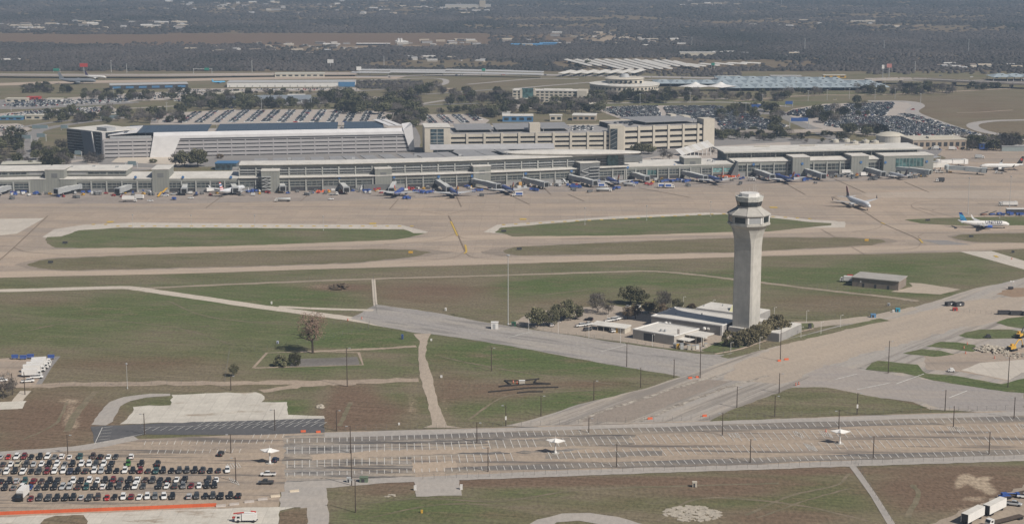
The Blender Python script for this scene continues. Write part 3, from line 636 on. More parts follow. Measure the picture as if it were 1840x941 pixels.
tower = root('control_tower', tb, 'tall pale concrete airport control tower with flared octagonal head and dark glazed cab', 'control tower')
z1, z2, z3, z4 = tz(446), tz(402), tz(384.5), tz(372)
rings = []
for z, r, k in ((0, 5.45, 0), (z1 - 6, 5.35, 0), (z1, 5.4, .03), (z1 + 3, 5.6, .12), (z1 + 6, 5.95, .3), (z1 + 9, 6.9, .55), (z1 + 11, 7.9, .8), (z2 - .4, 9.4, 1), (z2, 9.6, 1)):
 rings.append([(x, y, z) for x, y in octa(tb, r, k, TR)])
MB().loft(rings).build('shaft', CONCW, tower)
MB().loft([[(x, y, z) for x, y in octa(tb, r, 1, TR)] for z, r in ((z2, 9.9), (z2 + .9, 9.9))]).build('ledge', CONCW, tower)
MB().loft([[(x, y, z) for x, y in octa(tb, 9.35, 1, TR)] for z in (z2 + .9, z3)]).build('equipment_level', CONCW, tower)
o8 = octa(tb, 9.35, 1, TR)
for i in range(8):
 a, b2 = Vector(o8[i]), Vector(o8[(i + 1) % 8]); m = (a + b2) / 2
 d = (b2 - a); n = Vector((d.y, -d.x)).normalized()
 if n.dot(m - V2(tb)) < 0: n = -n
 if n.y > .5: continue
 f = frame(a, b2); wq = MB()
 p, q = a.lerp(b2, .14), a.lerp(b2, .86)
 def face(t0, t1, za, zb, pr, mb, mi=0):
  p, q = a.lerp(b2, t0), a.lerp(b2, t1); o_ = n * pr
  mb.hexa([(p.x, p.y, za), (q.x, q.y, za), (q.x + o_.x, q.y + o_.y, za), (p.x + o_.x, p.y + o_.y, za), (p.x, p.y, zb), (q.x, q.y, zb), (q.x + o_.x, q.y + o_.y, zb), (p.x + o_.x, p.y + o_.y, zb)], mi)
 face(.13, .87, z2 + 1.5, z3 - .7, .06, wq)
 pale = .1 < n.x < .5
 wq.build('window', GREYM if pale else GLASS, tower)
 for t_ in (.02, .88):
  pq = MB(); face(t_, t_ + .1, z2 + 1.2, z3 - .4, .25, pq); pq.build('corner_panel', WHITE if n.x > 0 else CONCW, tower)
MB().loft([[(x, y, z) for x, y in octa(tb, r, 1, TR)] for z, r in ((z3, 10.1), (z3 + .5, 10.1), (z4, 5.6))]).build('skirt_roof', CONCD, tower)
for i in range(8):
 a, b2 = Vector(octa(tb, 10.05, 1, TR)[i]), Vector(octa(tb, 5.6, 1, TR)[i])
 MB().tube((a.x, a.y, z3 + .55), (b2.x, b2.y, z4 + .05), .16, n=4).build('roof_rib', CONCW, tower)
zc0, zc1, zc2, zc3 = z4, tz(369.5), tz(360.5), tz(352)
MB().loft([[(x, y, z) for x, y in octa(tb, 5.7, 1, TR)] for z in (zc0 - .3, zc1)]).build('cab_sill', CONCW, tower)
MB().loft([[(x, y, z) for x, y in octa(tb, r, 1, TR)] for z, r in ((zc1, 5.3), (zc2, 5.95))]).build('cab_window', GLASS, tower)
for i in range(8):
 a, b2 = octa(tb, 5.33, 1, TR), octa(tb, 5.98, 1, TR)
 MB().tube((*a[i], zc1), (*b2[i], zc2), .09, n=4).build('mullion', DARKM, tower)
MB().loft([[(x, y, z) for x, y in octa(tb, r, 1, TR)] for z, r in ((zc2, 6.1), (zc3, 6.55))]).build('cab_fascia', M('stained_fascia', (0.52, 0.52, 0.49), .85, .22, .8), tower)
MB().loft([[(x, y, z) for x, y in octa(tb, r, 1, TR)] for z, r in ((zc3, 4.6), (zc3 + 1.6, 4.5))]).build('roof_hatch', WHITE, tower)
rl = MB()
for i in range(8):
 a = octa(tb, 6.4, 1, TR); p, q = a[i], a[(i + 1) % 8]
 rl.tube((*p, zc3 + 1.05), (*q, zc3 + 1.05), .04, n=4); rl.tube((*p, zc3), (*p, zc3 + 1.05), .04, n=4)
rl.build('handrail', WHITE, tower)
for dx, dy, h, r in ((-4.6, -2, 4.5, .05), (-1.5, 1, 4, .04), (1.9, -1, 6.0, .07), (3.0, -.5, 6.2, .08), (4.2, 1, 4.2, .05), (-3.2, 2.5, 3.4, .05), (.4, 3, 3.8, .05)):
 MB().tube((tb.x + dx, tb.y + dy, zc3), (tb.x + dx, tb.y + dy, zc3 + h), r, r * .6, 5).build('antenna', WHITE, tower)
def blk(name, parent, pts, z0, z1, wall, roofm, par=.5, over=.25):
 """walls with a flat roof behind a low parapet"""
 pts = [V2(p) for p in pts]
 MB().prism(pts, z0, z1).build('wall', wall, parent)
 c = sum(pts, Vector((0, 0))) / len(pts)
 inn = [p + (c - p).normalized() * .5 for p in pts]
 out = [p + (p - c).normalized() * over for p in pts]
 MB().prism(inn, z1 + .003, z1 + .15).build('roof', roofm, parent)
 m = MB(); n = len(pts)
 for i in range(n):
  a, b2, d, e = out[i], out[(i + 1) % n], inn[(i + 1) % n], inn[i]
  m.hexa([(a.x, a.y, z1 + .004), (b2.x, b2.y, z1 + .004), (d.x, d.y, z1 + .004), (e.x, e.y, z1 + .004), (a.x, a.y, z1 + par), (b2.x, b2.y, z1 + par), (d.x, d.y, z1 + par), (e.x, e.y, z1 + par)])
 m.build('parapet', WHITE if roofm is ROOFW else roofm, parent)
pa, pb = P(1170, 585), P(1297, 603)
fb = frame(pa, pb)
bs = root('tower_base_building', (*V2(pa), 0), 'long grey low building with white flat roofs at the foot of the control tower', 'building')
hB = ZT(pa, 568.5)
blk('b', bs, [fb(0, 0, 0), fb(fb.L, 0, 0), fb(fb.L, 26, 0), fb(0, 26, 0)], 0, hB, BRICKG, ROOFW, .55)
MB().prism([V2(fb(12, 26.2, 0)), V2(fb(fb.L + 6, 26.2, 0)), V2(fb(fb.L + 6, 44, 0)), V2(fb(12, 44, 0))], 0, hB + 1.2).build('rear_wing', BRICKG, bs)
MB().prism([V2(fb(12.2, 26.4, 0)), V2(fb(fb.L + 5.8, 26.4, 0)), V2(fb(fb.L + 5.8, 43.8, 0)), V2(fb(12.2, 43.8, 0))], hB + 1.203, hB + 1.4).build('rear_roof', ROOFW, bs)
g0 = fb(fb.L - 14, 27, hB + 1.4)
gm_ = MB(); fz = hB + 1.4
gm_.add([fb(fb.L - 10, 28, fz), fb(fb.L + 1, 28, fz), fb(fb.L + 1, 40, fz), fb(fb.L - 10, 40, fz), fb(fb.L - 10, 34, fz + 4.2), fb(fb.L + 1, 34, fz + 4.2)], [(0, 1, 5, 4), (2, 3, 4, 5)], 0)
gm_.add([fb(fb.L - 10, 28, fz), fb(fb.L - 10, 40, fz), fb(fb.L - 10, 34, fz + 4.2)], [(0, 2, 1)], 1)
gm_.add([fb(fb.L + 1, 28, fz), fb(fb.L + 1, 40, fz), fb(fb.L + 1, 34, fz + 4.2)], [(0, 1, 2)], 1)
gm_.build('gable_roof', [LIME, BRICKG], bs)
MB().prism([V2(fb(fb.L + 2, 3, 0)), V2(fb(fb.L + 30, 3, 0)), V2(fb(fb.L + 30, 30, 0)), V2(fb(fb.L + 2, 30, 0))], 0, hB - .6).build('east_wing', BRICKG, bs)
MB().prism([V2(fb(fb.L + 2.2, 3.2, 0)), V2(fb(fb.L + 29.8, 3.2, 0)), V2(fb(fb.L + 29.8, 29.8, 0)), V2(fb(fb.L + 2.2, 29.8, 0))], hB - .597, hB - .35).build('east_roof', ROOFW, bs)
MB().fbox(fb, fb.L - .6, fb.L + .5, -.5, .4, 0, hB + .7).build('pilaster', WHITE, bs)
for u in (9, 31):
 c = fb(u, -1.0, hB - 2.2)
 MB().tube(c, c + Vector((.6, -.4, .3)), 0.9, .75, 10).build('wall_vent', WHITE, bs); MB().tube(c + Vector((1.9, 0, -.1)), c + Vector((2.7, -.6, .1)), .7, .6, 10).build('wall_vent', WHITE, bs)
for u, vv_ in ((14, 32), (22, 38), (30, 35), (8, 12), (20, 18)): MB().tube(fb(u, vv_, hB + .1), fb(u, vv_, hB + (2.3 if vv_ > 26 else 1.0)), .3, n=6).build('roof_vent', GREYM, bs)
# the small white-roofed block in front
qa, qb = P(1137, 608), P(1211, 620.5)
fq = frame(qa, qb)
b2_ = root('equipment_building', (*V2(qa), 0), 'small tan block with white flat roof in front of the tower base building', 'building')
hQ = ZT(qa, 592)
blk('q', b2_, [fq(0, 0, 0), fq(fq.L, 0, 0), fq(fq.L + 1.5, 21, 0), fq(1.5, 21, 0)], 0, hQ, M('tan_grey_block', (.40, .375, .34), .85, .1, .3), ROOFW, .5)
MB().fbox(fq, 6.5, 12.5, -.12, .2, 0, 3.9).build('roller_door', DARKM, b2_)
MB().fbox(fq, fq.L + .3, fq.L + 11, 9, 20, hQ - .9, hQ - .5).build('side_canopy', ROOFW, b2_)
for u in (3, 6.5, 10.5): MB().fbox(fq, fq.L + u, fq.L + u + .5, 9.3, 9.8, 0, hQ - .9).build('canopy_post', CREAM, b2_)
MB().fbox(fq, fq.L + .4, fq.L + 7, 2, 8, 2.6, 2.9).build('lower_canopy', ROOFW, b2_)
for k_, (u, v) in enumerate(((13.5, 5), (15.5, 5.6))): MB().lathe(fq(u, v, hQ + .15), ((.7, 0), (.7, .9), (.55, 1.1), (.55, 1.2)), 10).build('roof_fan', GREYM, b2_)
for i in range(4): MB().tube(fq(fq.L - .6 + i * .35, 4, hQ), fq(fq.L - .6 + i * .35, 4, hQ + 3), .1, n=5).build('flue_pipe', M('rust_brown', (.16, .09, .06), .8, .2, 1), b2_)
# the open shed
sa, sb = P(1062, 592.5), P(1122, 600)
fs = frame(sa, sb); hs_ = ZT(sa, 583.5)
sh = root('vehicle_shed', (*V2(sa), 0), 'long open-fronted white shed in the yard beside the trees', 'shed')
MB().fbox(fs, -.3, fs.L + .3, 0, 7.5, hs_, hs_ + .3, 0, .5).build('roof', ROOFW, sh)
MB().fbox(fs, 0, fs.L, 7, 7.3, 0, hs_).build('rear_wall', CREAM, sh)
MB().fbox(fs, fs.L - 6, fs.L, .4, 7, 0, hs_ - .02).build('end_room', CREAM, sh)
for i in range(5): MB().fbox(fs, .1 + i * 3.4, .35 + i * 3.4, .2, .45, 0, hs_).build('post', CREAM, sh)
for i in range(2): MB().fbox(fs, fs.L - 5.2 + i * 2.4, fs.L - 4 + i * 2.4, .3, .4, 0, 2.6).build('door', YELLOW if i == 0 else BROWNW, sh)
# chillers and cabinets
for i in range(6):
 c = P(1243 + i * 4.6 + 0, 611 - i * .9)
 ch = root('air_chiller', c, ['white finned chiller unit nearest the equipment building', 'second chiller unit from the equipment building', 'third chiller unit from the equipment building', 'fourth chiller unit from the equipment building', 'fifth chiller unit from the equipment building', 'white chiller unit farthest from the equipment building'][i], 'chiller', 'chillers beside the equipment building', R(12))
 MB().box(c.x - .55, c.x + .55, c.y - 2.6, c.y + 2.6, .3, 2.3).build('casing', GREYM if i < 5 else WHITE, ch)
 MB().box(c.x - .5, c.x + .5, c.y - 2.4, c.y + 2.4, 2.31, 2.4).build('top_frame', WHITE, ch)
 for k_ in range(3): MB().lathe((c.x, c.y - 1.6 + k_ * 1.6, 2.4), ((.42, 0), (.42, .2), (.3, .22)), 10).build('fan', DARKM, ch)
for i, (x, y, sx, sy, h, m, l) in enumerate(((1212, 624, 1.2, 1.4, 2.2, GREYM, 'grey electrical cabinet at the corner of the equipment building'), (1218, 626, 1.4, 1.4, 2.8, YELLOW, 'orange-yellow cabinet beside the equipment building'), (1225, 627, 1.6, 1.6, 2.8, STEEL, 'pale blue-grey switch cabinet in front of the chillers'),
  (1238, 628, 1.6, 1.5, 2.4, CREAM, 'leftmost cream cabinet in front of the chillers'), (1246, 628, 1.6, 1.5, 2.2, CREAM, 'middle cream cabinet in front of the chillers'), (1253, 627, 1.5, 1.5, 2.2, WHITE, 'white cabinet at the right of the cream cabinets'), (1268, 622, 1.6, 1.3, 1.6, CREAM, 'low cream cabinet on the gravel past the chillers'))):
 c = P(x, y); r_ = root('electrical_cabinet', c, l, 'cabinet', 'cabinets by the tower equipment building')
 MB().box(c.x - sx / 2, c.x + sx / 2, c.y - sy / 2, c.y + sy / 2, 0, h).build('housing', m, r_)
 MB().box(c.x - sx / 2 - .08, c.x + sx / 2 + .08, c.y - sy / 2 - .08, c.y + sy / 2 + .08, h + .003, h + .1).build('lid', GREYM, r_)
 MB().box(c.x - sx / 2 + .15, c.x - .05, c.y - sy / 2 - .04, c.y - sy / 2 - .003, .2, h - .2).build('door', m, r_)
# the brown block by the taxiway
ba, bb = P(1531, 514), P(1614, 522)
fz_ = frame(ba, bb); hz = ZT(ba, 498.5)
br_ = root('brick_utility_building', (*V2(ba), 0), 'long low brown brick building with flat grey roof on the grass by the taxiway', 'building')
MB().fbox(fz_, 0, fz_.L, 0, 17, 0, hz).build('wall', BROWNW, br_)
MB().fbox(fz_, -.5, fz_.L + .5, -.5, 17.5, hz + .003, hz + .5).build('roof', M('grey_roof', (.36, .345, .32), .85, .1, .2), br_)
for u in (6, 13, 20.5): MB().fbox(fz_, u, u + 1.2, -.08, .1, 0, 2.3).build('door', DARKM, br_)
MB().tube(fz_(5, -.2, 3.2), fz_(5, -.5, 3.2), .35, n=8).build('wall_lamp', WHITE, br_)
def carpaint(name, col, metal=0.0):
 return M('paint_' + name, col, .32, .06, .8, metal, .5)
PAINT = {k: carpaint(k, v) for k, v in dict(black=(.018, .018, .02), dark_grey=(.06, .062, .066), grey=(.16, .165, .17), silver=(.42, .43, .44), white=(.74, .74, .73), dark_red=(.16, .022, .025),
   red=(.40, .035, .03), blue=(.03, .06, .20), dark_blue=(.022, .03, .06), green=(.05, .16, .035), teal=(.03, .085, .085), beige=(.48, .43, .33), brown=(.075, .05, .045)).items()}
CGLASS = MG('car_glass', (.02, .025, .03), .08, .7)
HEADL = M('headlamp_glass', (.75, .75, .72), .15, .03, 1, 0, .6)
TAILL = M('tail_lamp_red', (.32, .02, .02), .2, .05, 1, 0, .6)
def body_rings(L, W, prof, x0=None):
 """prof: (x, half width, z low, z high) rounded sections along the car"""
 rings = []
 for x, hw, za, zb in prof:
  c = min(.16, (zb - za) * .3)
  rings.append([(x, -hw, za + c), (x, -hw, zb - c), (x, -hw + c, zb), (x, hw - c, zb), (x, hw, zb - c), (x, hw, za + c), (x, hw - c, za), (x, -hw + c, za)])
 return rings
SHAPES = {
 'sedan': dict(L=4.7, W=.9, lower=[(-2.35, .74, .42, .78), (-2.2, .86, .28, .92), (-1.3, .9, .24, .95), (0, .91, .22, .93), (1.2, .9, .24, .88), (2.1, .84, .28, .76), (2.35, .7, .36, .62)],
     cab=[(-1.75, .66, .93, 1.0), (-1.0, .64, .93, 1.38), (-.2, .65, .92, 1.45), (.35, .64, .92, 1.38), (1.15, .68, .88, .95)], roof=[(-1.0, .58, 1.36, 1.43), (-.2, .6, 1.42, 1.49), (.36, .58, 1.35, 1.42)], wx=(-1.4, 1.42), wr=.33),
 'suv': dict(L=4.75, W=.95, lower=[(-2.38, .8, .5, 1.0), (-2.25, .92, .36, 1.1), (-1.2, .96, .32, 1.1), (0, .96, .3, 1.08), (1.2, .95, .32, 1.04), (2.1, .9, .36, .95), (2.38, .76, .45, .8)],
    cab=[(-2.22, .78, 1.08, 1.2), (-2.0, .76, 1.08, 1.68), (-.5, .78, 1.08, 1.74), (.3, .76, 1.06, 1.66), (1.0, .8, 1.02, 1.12)], roof=[(-2.05, .7, 1.66, 1.73), (-.5, .73, 1.72, 1.8), (.32, .7, 1.63, 1.7)], wx=(-1.42, 1.45), wr=.38),
 'pickup': dict(L=5.8, W=1.0, lower=[(-2.9, .93, .55, 1.12), (-2.8, .98, .48, 1.18), (-.6, .99, .42, 1.18), (0, .99, .4, 1.16), (1.6, .98, .42, 1.14), (2.6, .94, .46, 1.06), (2.9, .85, .5, .95)],
     cab=[(-.75, .8, 1.17, 1.3), (-.55, .79, 1.16, 1.82), (.4, .8, 1.16, 1.88), (1.0, .78, 1.15, 1.78), (1.65, .84, 1.12, 1.2)], roof=[(-.6, .72, 1.8, 1.87), (.4, .74, 1.86, 1.93), (1.02, .72, 1.75, 1.82)], wx=(-1.8, 1.85), wr=.42, bed=True),
 'hatchback': dict(L=4.2, W=.88, lower=[(-2.1, .76, .44, .86), (-1.98, .86, .3, .98), (-1.1, .88, .26, .97), (0, .89, .24, .95), (1.1, .88, .26, .9), (1.9, .82, .3, .8), (2.1, .7, .38, .66)],
      cab=[(-1.9, .68, .96, 1.05), (-1.55, .66, .96, 1.42), (-.3, .67, .95, 1.5), (.3, .66, .94, 1.42), (1.1, .7, .9, .97)], roof=[(-1.58, .6, 1.4, 1.47), (-.3, .62, 1.47, 1.55), (.32, .6, 1.39, 1.46)], wx=(-1.25, 1.28), wr=.32),
 'van': dict(L=5.2, W=1.0, lower=[(-2.6, .92, .5, 1.15), (-2.5, 1.0, .4, 1.2), (0, 1.0, .36, 1.18), (1.5, .99, .38, 1.12), (2.3, .94, .42, 1.0), (2.6, .8, .5, .85)],
    cab=[(-2.5, .9, 1.17, 1.3), (-2.4, .88, 1.17, 1.9), (0, .9, 1.16, 1.96), (1.0, .88, 1.14, 1.86), (1.9, .9, 1.08, 1.16)], roof=[(-2.45, .84, 1.87, 1.95), (0, .86, 1.93, 2.02), (1.02, .84, 1.83, 1.9)], wx=(-1.6, 1.6), wr=.38)}
CARMESH = {}
def carmesh(kind):
 if kind in CARMESH: return CARMESH[kind]
 s = SHAPES[kind]; d = {}
 b = MB().loft(body_rings(0, 0, s['lower']))
 d['body'] = b
 g = MB().loft(body_rings(0, 0, s['cab'])); d['window'] = g
 d['roof'] = MB().loft(body_rings(0, 0, s['roof']))
 if s.get('bed'): d['bed'] = MB().box(-2.75, -.85, -.8, .8, 1.19, 1.21)
 w = MB()
 for sy in (-1, 1):
  w.tube((0, sy * .11, 0), (0, -sy * .11, 0), s['wr'], n=10); break
 d['wheel'] = w
 lx = s['lower'][-1]; tx = s['lower'][0]
 d['headlight'] = MB().box(lx[0] - .28, lx[0] - .02, -.2, .2, lx[3] - .12, lx[3] + .06)
 d['tail_lamp'] = MB().box(tx[0] - .02, tx[0] + .1, -.14, .14, tx[3] - .2, tx[3] + .06)
 CARMESH[kind] = {k: v.mesh(k, [WHI]) for k, v in d.items()}
 CARMESH[kind]['spec'] = s
 return CARMESH[kind]
PAINTED = {}
def pm(kind, part, mat):
 k = (kind, part, mat.name)
 if k not in PAINTED:
  m = carmesh(kind)[part].copy(); m.materials.clear(); m.materials.append(mat); PAINTED[k] = m
 return PAINTED[k]
def child(name, me, parent, loc=(0, 0, 0)):
 o = bpy.data.objects.new(name, me); COL.objects.link(o); o.parent = parent; o.location = loc
 return o
def make_car(kind, paint, loc, rz, label, group=None, cat=None, name='parked_car'):
 r_ = root(name, loc, label, cat or {'sedan': 'car', 'suv': 'car', 'hatchback': 'car', 'pickup': 'pickup truck', 'van': 'van'}[kind], group, rz)
 s = carmesh(kind)['spec']; pt = PAINT[paint]
 child('body', pm(kind, 'body', pt), r_); child('window', pm(kind, 'window', CGLASS), r_); child('roof', pm(kind, 'roof', pt), r_)
 if s.get('bed'): child('bed', pm(kind, 'bed', DARKM), r_)
 for x in s['wx']:
  for sy in (-1, 1): child('wheel', pm(kind, 'wheel', RUBBER), r_, (x, sy * (s['W'] - .1), s['wr']))
 for sy in (-1, 1):
  child('headlight', pm(kind, 'headlight', HEADL), r_, (0, sy * .56, 0)); child('tail_lamp', pm(kind, 'tail_lamp', TAILL), r_, (0, sy * .62, 0))
 return r_
ORD = ['', 'first', 'second', 'third', 'fourth', 'fifth', 'sixth', 'seventh', 'eighth', 'ninth', 'tenth', 'eleventh', 'twelfth', 'thirteenth', 'fourteenth', 'fifteenth', 'sixteenth', 'seventeenth', 'eighteenth', 'nineteenth', 'twentieth',
  'twenty-first', 'twenty-second', 'twenty-third', 'twenty-fourth', 'twenty-fifth', 'twenty-sixth', 'twenty-seventh', 'twenty-eighth', 'twenty-ninth', 'thirtieth', 'thirty-first', 'thirty-second', 'thirty-third', 'thirty-fourth']
CODE = {'k': 'black', 'd': 'dark_grey', 'g': 'grey', 's': 'silver', 'w': 'white', 'm': 'dark_red', 'r': 'red', 'b': 'blue', 'n': 'dark_blue', 'e': 'green', 't': 'teal', 'c': 'beige', 'o': 'brown'}
KIND = {'S': 'sedan', 'U': 'suv', 'P': 'pickup', 'H': 'hatchback', 'V': 'van'}
# rows of the full lot, read off the photograph: (photo x of the 1233-px enlargement, paint + kind), '.' rows run from the left edge to the right
C1 = 460 / 1233
ROWS = [
 ('back row beside the grey road', 823.5, -.002, [(3, 'sS'), (41, 'rS'), (81, 'wU'), (117, 'mU'), (151, 'kS'), (193, 'kU'), (230, 'wU'), (263, 'gS'), (298, 'wU'), (335, 'wS'), (386, 'tP'), (448, 'oU'), (485, 'kU'), (523, 'wS'), (558, 'dS'), (633, 'wU')]),
 ('second row from the grey road', 837, -.004, [(15, 'dS'), (52, 'wS'), (88, 'cP'), (127, 'dU'), (162, 'sS'), (201, 'wH'), (236, 'kU'), (275, 'wU'), (312, 'gS'), (350, 'kU'), (393, 'wU'), (430, 'wU'), (461, 'dU'), (500, 'wU'), (538, 'kP'), (618, 'eU'), (682, 'kU'), (760, 'kP')]),
 ('third row from the grey road', 850, -.006, [(-3, 'gS'), (32, 'wU'), (72, 'kU'), (112, 'wP'), (150, 'kS'), (187, 'dU'), (227, 'mU'), (263, 'wU'), (305, 'wU'), (338, 'nP'), (373, 'kU'), (414, 'dU'), (454, 'wU'), (488, 'sU'), (527, 'kU'), (563, 'kS'), (602, 'wU'), (640, 'kU'), (676, 'mU'), (714, 'dS'), (752, 'tP'), (787, 'kU'), (827, 'kS'), (864, 'dU'), (901, 'dU'), (939, 'kU'), (977, 'dP'), (1014, 'kS'), (1053, 'dS'), (1096, 'wU')]),
 ('third row from the orange barrier', 867.5, -.008, [(6, 'kS'), (46, 'kU'), (81, 'sU'), (121, 'tU'), (164, 'mU'), (201, 'oS'), (240, 'kU'), (277, 'kP'), (353, 'wU'), (390, 'kP'), (431, 'wU'), (470, 'wH'), (507, 'kU'), (545, 'mU'), (582, 'dU'), (624, 'kU'), (662, 'wP'), (700, 'oS'), (735, 'dU'), (773, 'kS'), (811, 'kU'), (851, 'wS'), (890, 'kP'), (1005, 'dU'), (1042, 'wS')]),
 ('second row from the orange barrier', 879, -.010, [(25, 'kU'), (65, 'gS'), (107, 'wU'), (145, 'bS'), (183, 'dS'), (222, 'kU'), (262, 'kU'), (302, 'sU'), (335, 'sU'), (378, 'oU'), (416, 'tU'), (457, 'kU'), (496, 'wU'), (531, 'kU'), (573, 'dU'), (612, 'kS'), (650, 'wU'), (690, 'dS'), (766, 'kU'), (803, 'wH'), (842, 'dU'), (882, 'gU'), (921, 'mS'), (959, 'wH'), (997, 'kU'), (1034, 'kU')]),
 ('front row nearest the orange barrier', 898.5, -.012, [(149, 'mS'), (191, 'dU'), (234, 'dP'), (274, 'kU'), (316, 'kU'), (353, 'kU'), (391, 'sS'), (431, 'dP'), (472, 'oU'), (516, 'rS'), (552, 'kS'), (594, 'wU'), (633, 'mU'), (672, 'wS'), (710, 'wU'), (747, 'gU'), (790, 'wU'), (831, 'kU'), (911, 'sU'), (947, 'dU'), (989, 'kH'), (1025, 'dU'), (1064, 'kP'), (1109, 'kU'), (1149, 'kU')]),
]
NCAR = 0
for rname, y0, sl_, cars in ROWS:
 n = len(cars)
 for i, (px, code) in enumerate(cars):
  x = px * C1; y = y0 + sl_ * x + (1 if False else 0) + random.uniform(-.6, .6)
  c = P(x, y, 0); c.z = .17
  paint, kind = CODE[code[0]], KIND[code[1]]
  j = n - i
  lab = f"{paint.replace('_', ' ')} {kind}, {ORD[j]} from the right end of the {rname}" if j > 1 else f"{paint.replace('_', ' ')} {kind} at the right end of the {rname}"
  make_car(kind, paint, c, R(97 + random.uniform(-4, 4)) + (PI if random.random() < .8 else 0), lab, 'cars parked in the full lot')
  NCAR += 1
for (x, y, kind, paint, rz, lab) in (
 (397, 818, 'suv', 'black', 85, 'lone black suv parked beyond the right end of the full rows'), (495, 829, 'suv', 'dark_blue', 80, 'dark blue suv beside the white winged canopy on the sand lot'),
 (482, 855, 'pickup', 'white', 180, 'white pickup truck parked alone at the edge of the worn asphalt'), (478, 869.5, 'pickup', 'dark_grey', 182, 'dark grey pickup truck parked just below the white pickup'),
 (1058, 664 - 88, 'suv', 'black', 160, 'black suv on the yard between two oaks'),):
 c = P(x, y); c.z = .17; make_car(kind, paint, c, R(rz), lab)
for i, (x, y, kind, paint, rz) in enumerate(((1043, 587, 'pickup', 'white', 25), (1050, 586, 'suv', 'silver', 25), (1057, 584.5, 'pickup', 'white', 25), (1056, 594, 'suv', 'dark_grey', 25), (1094, 578, 'pickup', 'white', 30), (1100, 577, 'pickup', 'silver', 30), (1106, 575.5, 'suv', 'white', 30), (1112, 574, 'suv', 'white', 30), (1106, 597, 'van', 'white', 20), (1128, 553, 'sedan', 'silver', 60), (1147, 553, 'suv', 'white', 70), (1204, 560, 'suv', 'white', 80), (992, 586, 'suv', 'white', 80))):
 c = P(x, y); c.z = .16
 lab = ['white pickup at the left end of the trio by the shed', 'silver suv in the middle of the trio by the shed', 'white pickup at the right end of the trio by the shed', 'dark grey suv parked under the shed roof', 'white pickup at the left end of the four cars behind the shed', 'silver pickup second of the four cars behind the shed', 'white suv third of the four cars behind the shed', 'white suv at the right end of the four cars behind the shed', 'white van parked in front of the vehicle shed',
   'silver sedan in the shade below the big oak', 'white suv behind the brown tree in the tower yard', 'white suv glimpsed between trees behind the tower building', 'white suv parked under the leftmost oak'][i]
 make_car(kind, paint, c, R(rz), lab, 'cars parked in the tower yard')
# small one-mesh cars for the distant lots
def small_car_mb(mb, x, y, z, rz, mi, s=1.0, kind=0):
 c, sn = math.cos(rz), math.sin(rz)
 def T(p): return (x + (p[0] * c - p[1] * sn) * s, y + (p[0] * sn + p[1] * c) * s, z + p[2] * s)
 tall = 1.75 if kind else 1.45
 low = [(-2.35, -.9, .25), (2.35, -.9, .25), (2.35, .9, .25), (-2.35, .9, .25), (-2.3, -.88, .95), (2.2, -.85, .85), (2.2, .85, .85), (-2.3, .88, .95)]
 cab = [(-1.9 if kind else -1.6, -.8, .93), (1.1, -.8, .9), (1.1, .8, .9), (-1.9 if kind else -1.6, .8, .93), (-1.7 if kind else -.9, -.66, tall), (.35, -.66, tall), (.35, .66, tall), (-1.7 if kind else -.9, .66, tall)]
 mb.hexa([T(p) for p in low], mi)
 q = [T(p) for p in cab]
 mb.add(q, [(0, 1, 5, 4), (1, 2, 6, 5), (2, 3, 7, 6), (3, 0, 4, 7)], 1)
 mb.add(q[4:], [(0, 1, 2, 3)], mi)
FARP = ['white', 'silver', 'grey', 'dark_grey', 'black', 'dark_blue', 'red', 'blue', 'beige']
FARW = [34, 18, 12, 14, 20, 7, 4, 3, 2]
FARMATS = [PAINT['white'], CGLASS] + [PAINT[k] for k in FARP[1:]]
FIDX = {k: (0 if i == 0 else i + 1) for i, k in enumerate(FARP)}
far_cars = []          # (photo row, world x, y, z, heading, paint, place)
def lot_rows(poly, along, pitch, row_pitches, fill, place, z=.15, gap=()):
 """stalls in rows across a lot given by photo points; along = direction of a row (world angle)"""
 pts = [V2(P(*p)) for p in poly]
 ca, sa_ = math.cos(along), math.sin(along)
 rot = [(p.x * ca + p.y * sa_, -p.x * sa_ + p.y * ca) for p in pts]
 def inside(u, v):
  k = False; n = len(rot)
  for i in range(n):
   (x1, y1), (x2, y2) = rot[i], rot[(i + 1) % n]
   if (y1 > v) != (y2 > v) and u < (x2 - x1) * (v - y1) / (y2 - y1) + x1: k = not k
  return k
 us = [r[0] for r in rot]; vs = [r[1] for r in rot]
 v = min(vs) + 2; k = 0
 while v < max(vs):
  u = min(us)
  while u < max(us):
   if inside(u, v) and random.random() < fill:
    wx, wy = u * ca - v * sa_, u * sa_ + v * ca
    far_cars.append((PX((wx, wy, 0))[1], wx, wy, z, along + PI / 2 + random.choice((0, PI)) + random.uniform(-.05, .05), random.choices(FARP, FARW)[0], place))
   u += pitch
  v += row_pitches[k % len(row_pitches)]; k += 1
lot_rows([(275, 221), (280, 206), (420, 199), (640, 199), (690, 204), (690, 220)], R(92), 2.8, (5.2, 13), .9, 'open lot behind the white garage')
lot_rows([(742, 222), (745, 208), (850, 207), (866, 216), (830, 223)], R(99), 2.8, (5.2, 12.5), .88, 'open lot between the two garages')
lot_rows([(1085, 200), (1100, 193), (1180, 191), (1190, 214), (1130, 215)], R(20), 2.9, (5.5, 6.5), .92, 'crowded lot behind the tan garage')
lot_rows([(1200, 213), (1192, 192), (1290, 191), (1335, 203), (1415, 226), (1395, 236), (1300, 239), (1286, 216)], R(24), 2.9, (5.5, 6.8), .85, 'crowded lot behind the tan garage')
lot_rows([(1408, 207), (1430, 198), (1500, 189), (1495, 205), (1470, 212)], R(30), 3, (5.5, 7), .8, 'far right overflow lot')
lot_rows([(1505, 208), (1520, 188), (1610, 185), (1590, 208)], R(18), 3, (5.5, 6.6), .85, 'far right overflow lot')
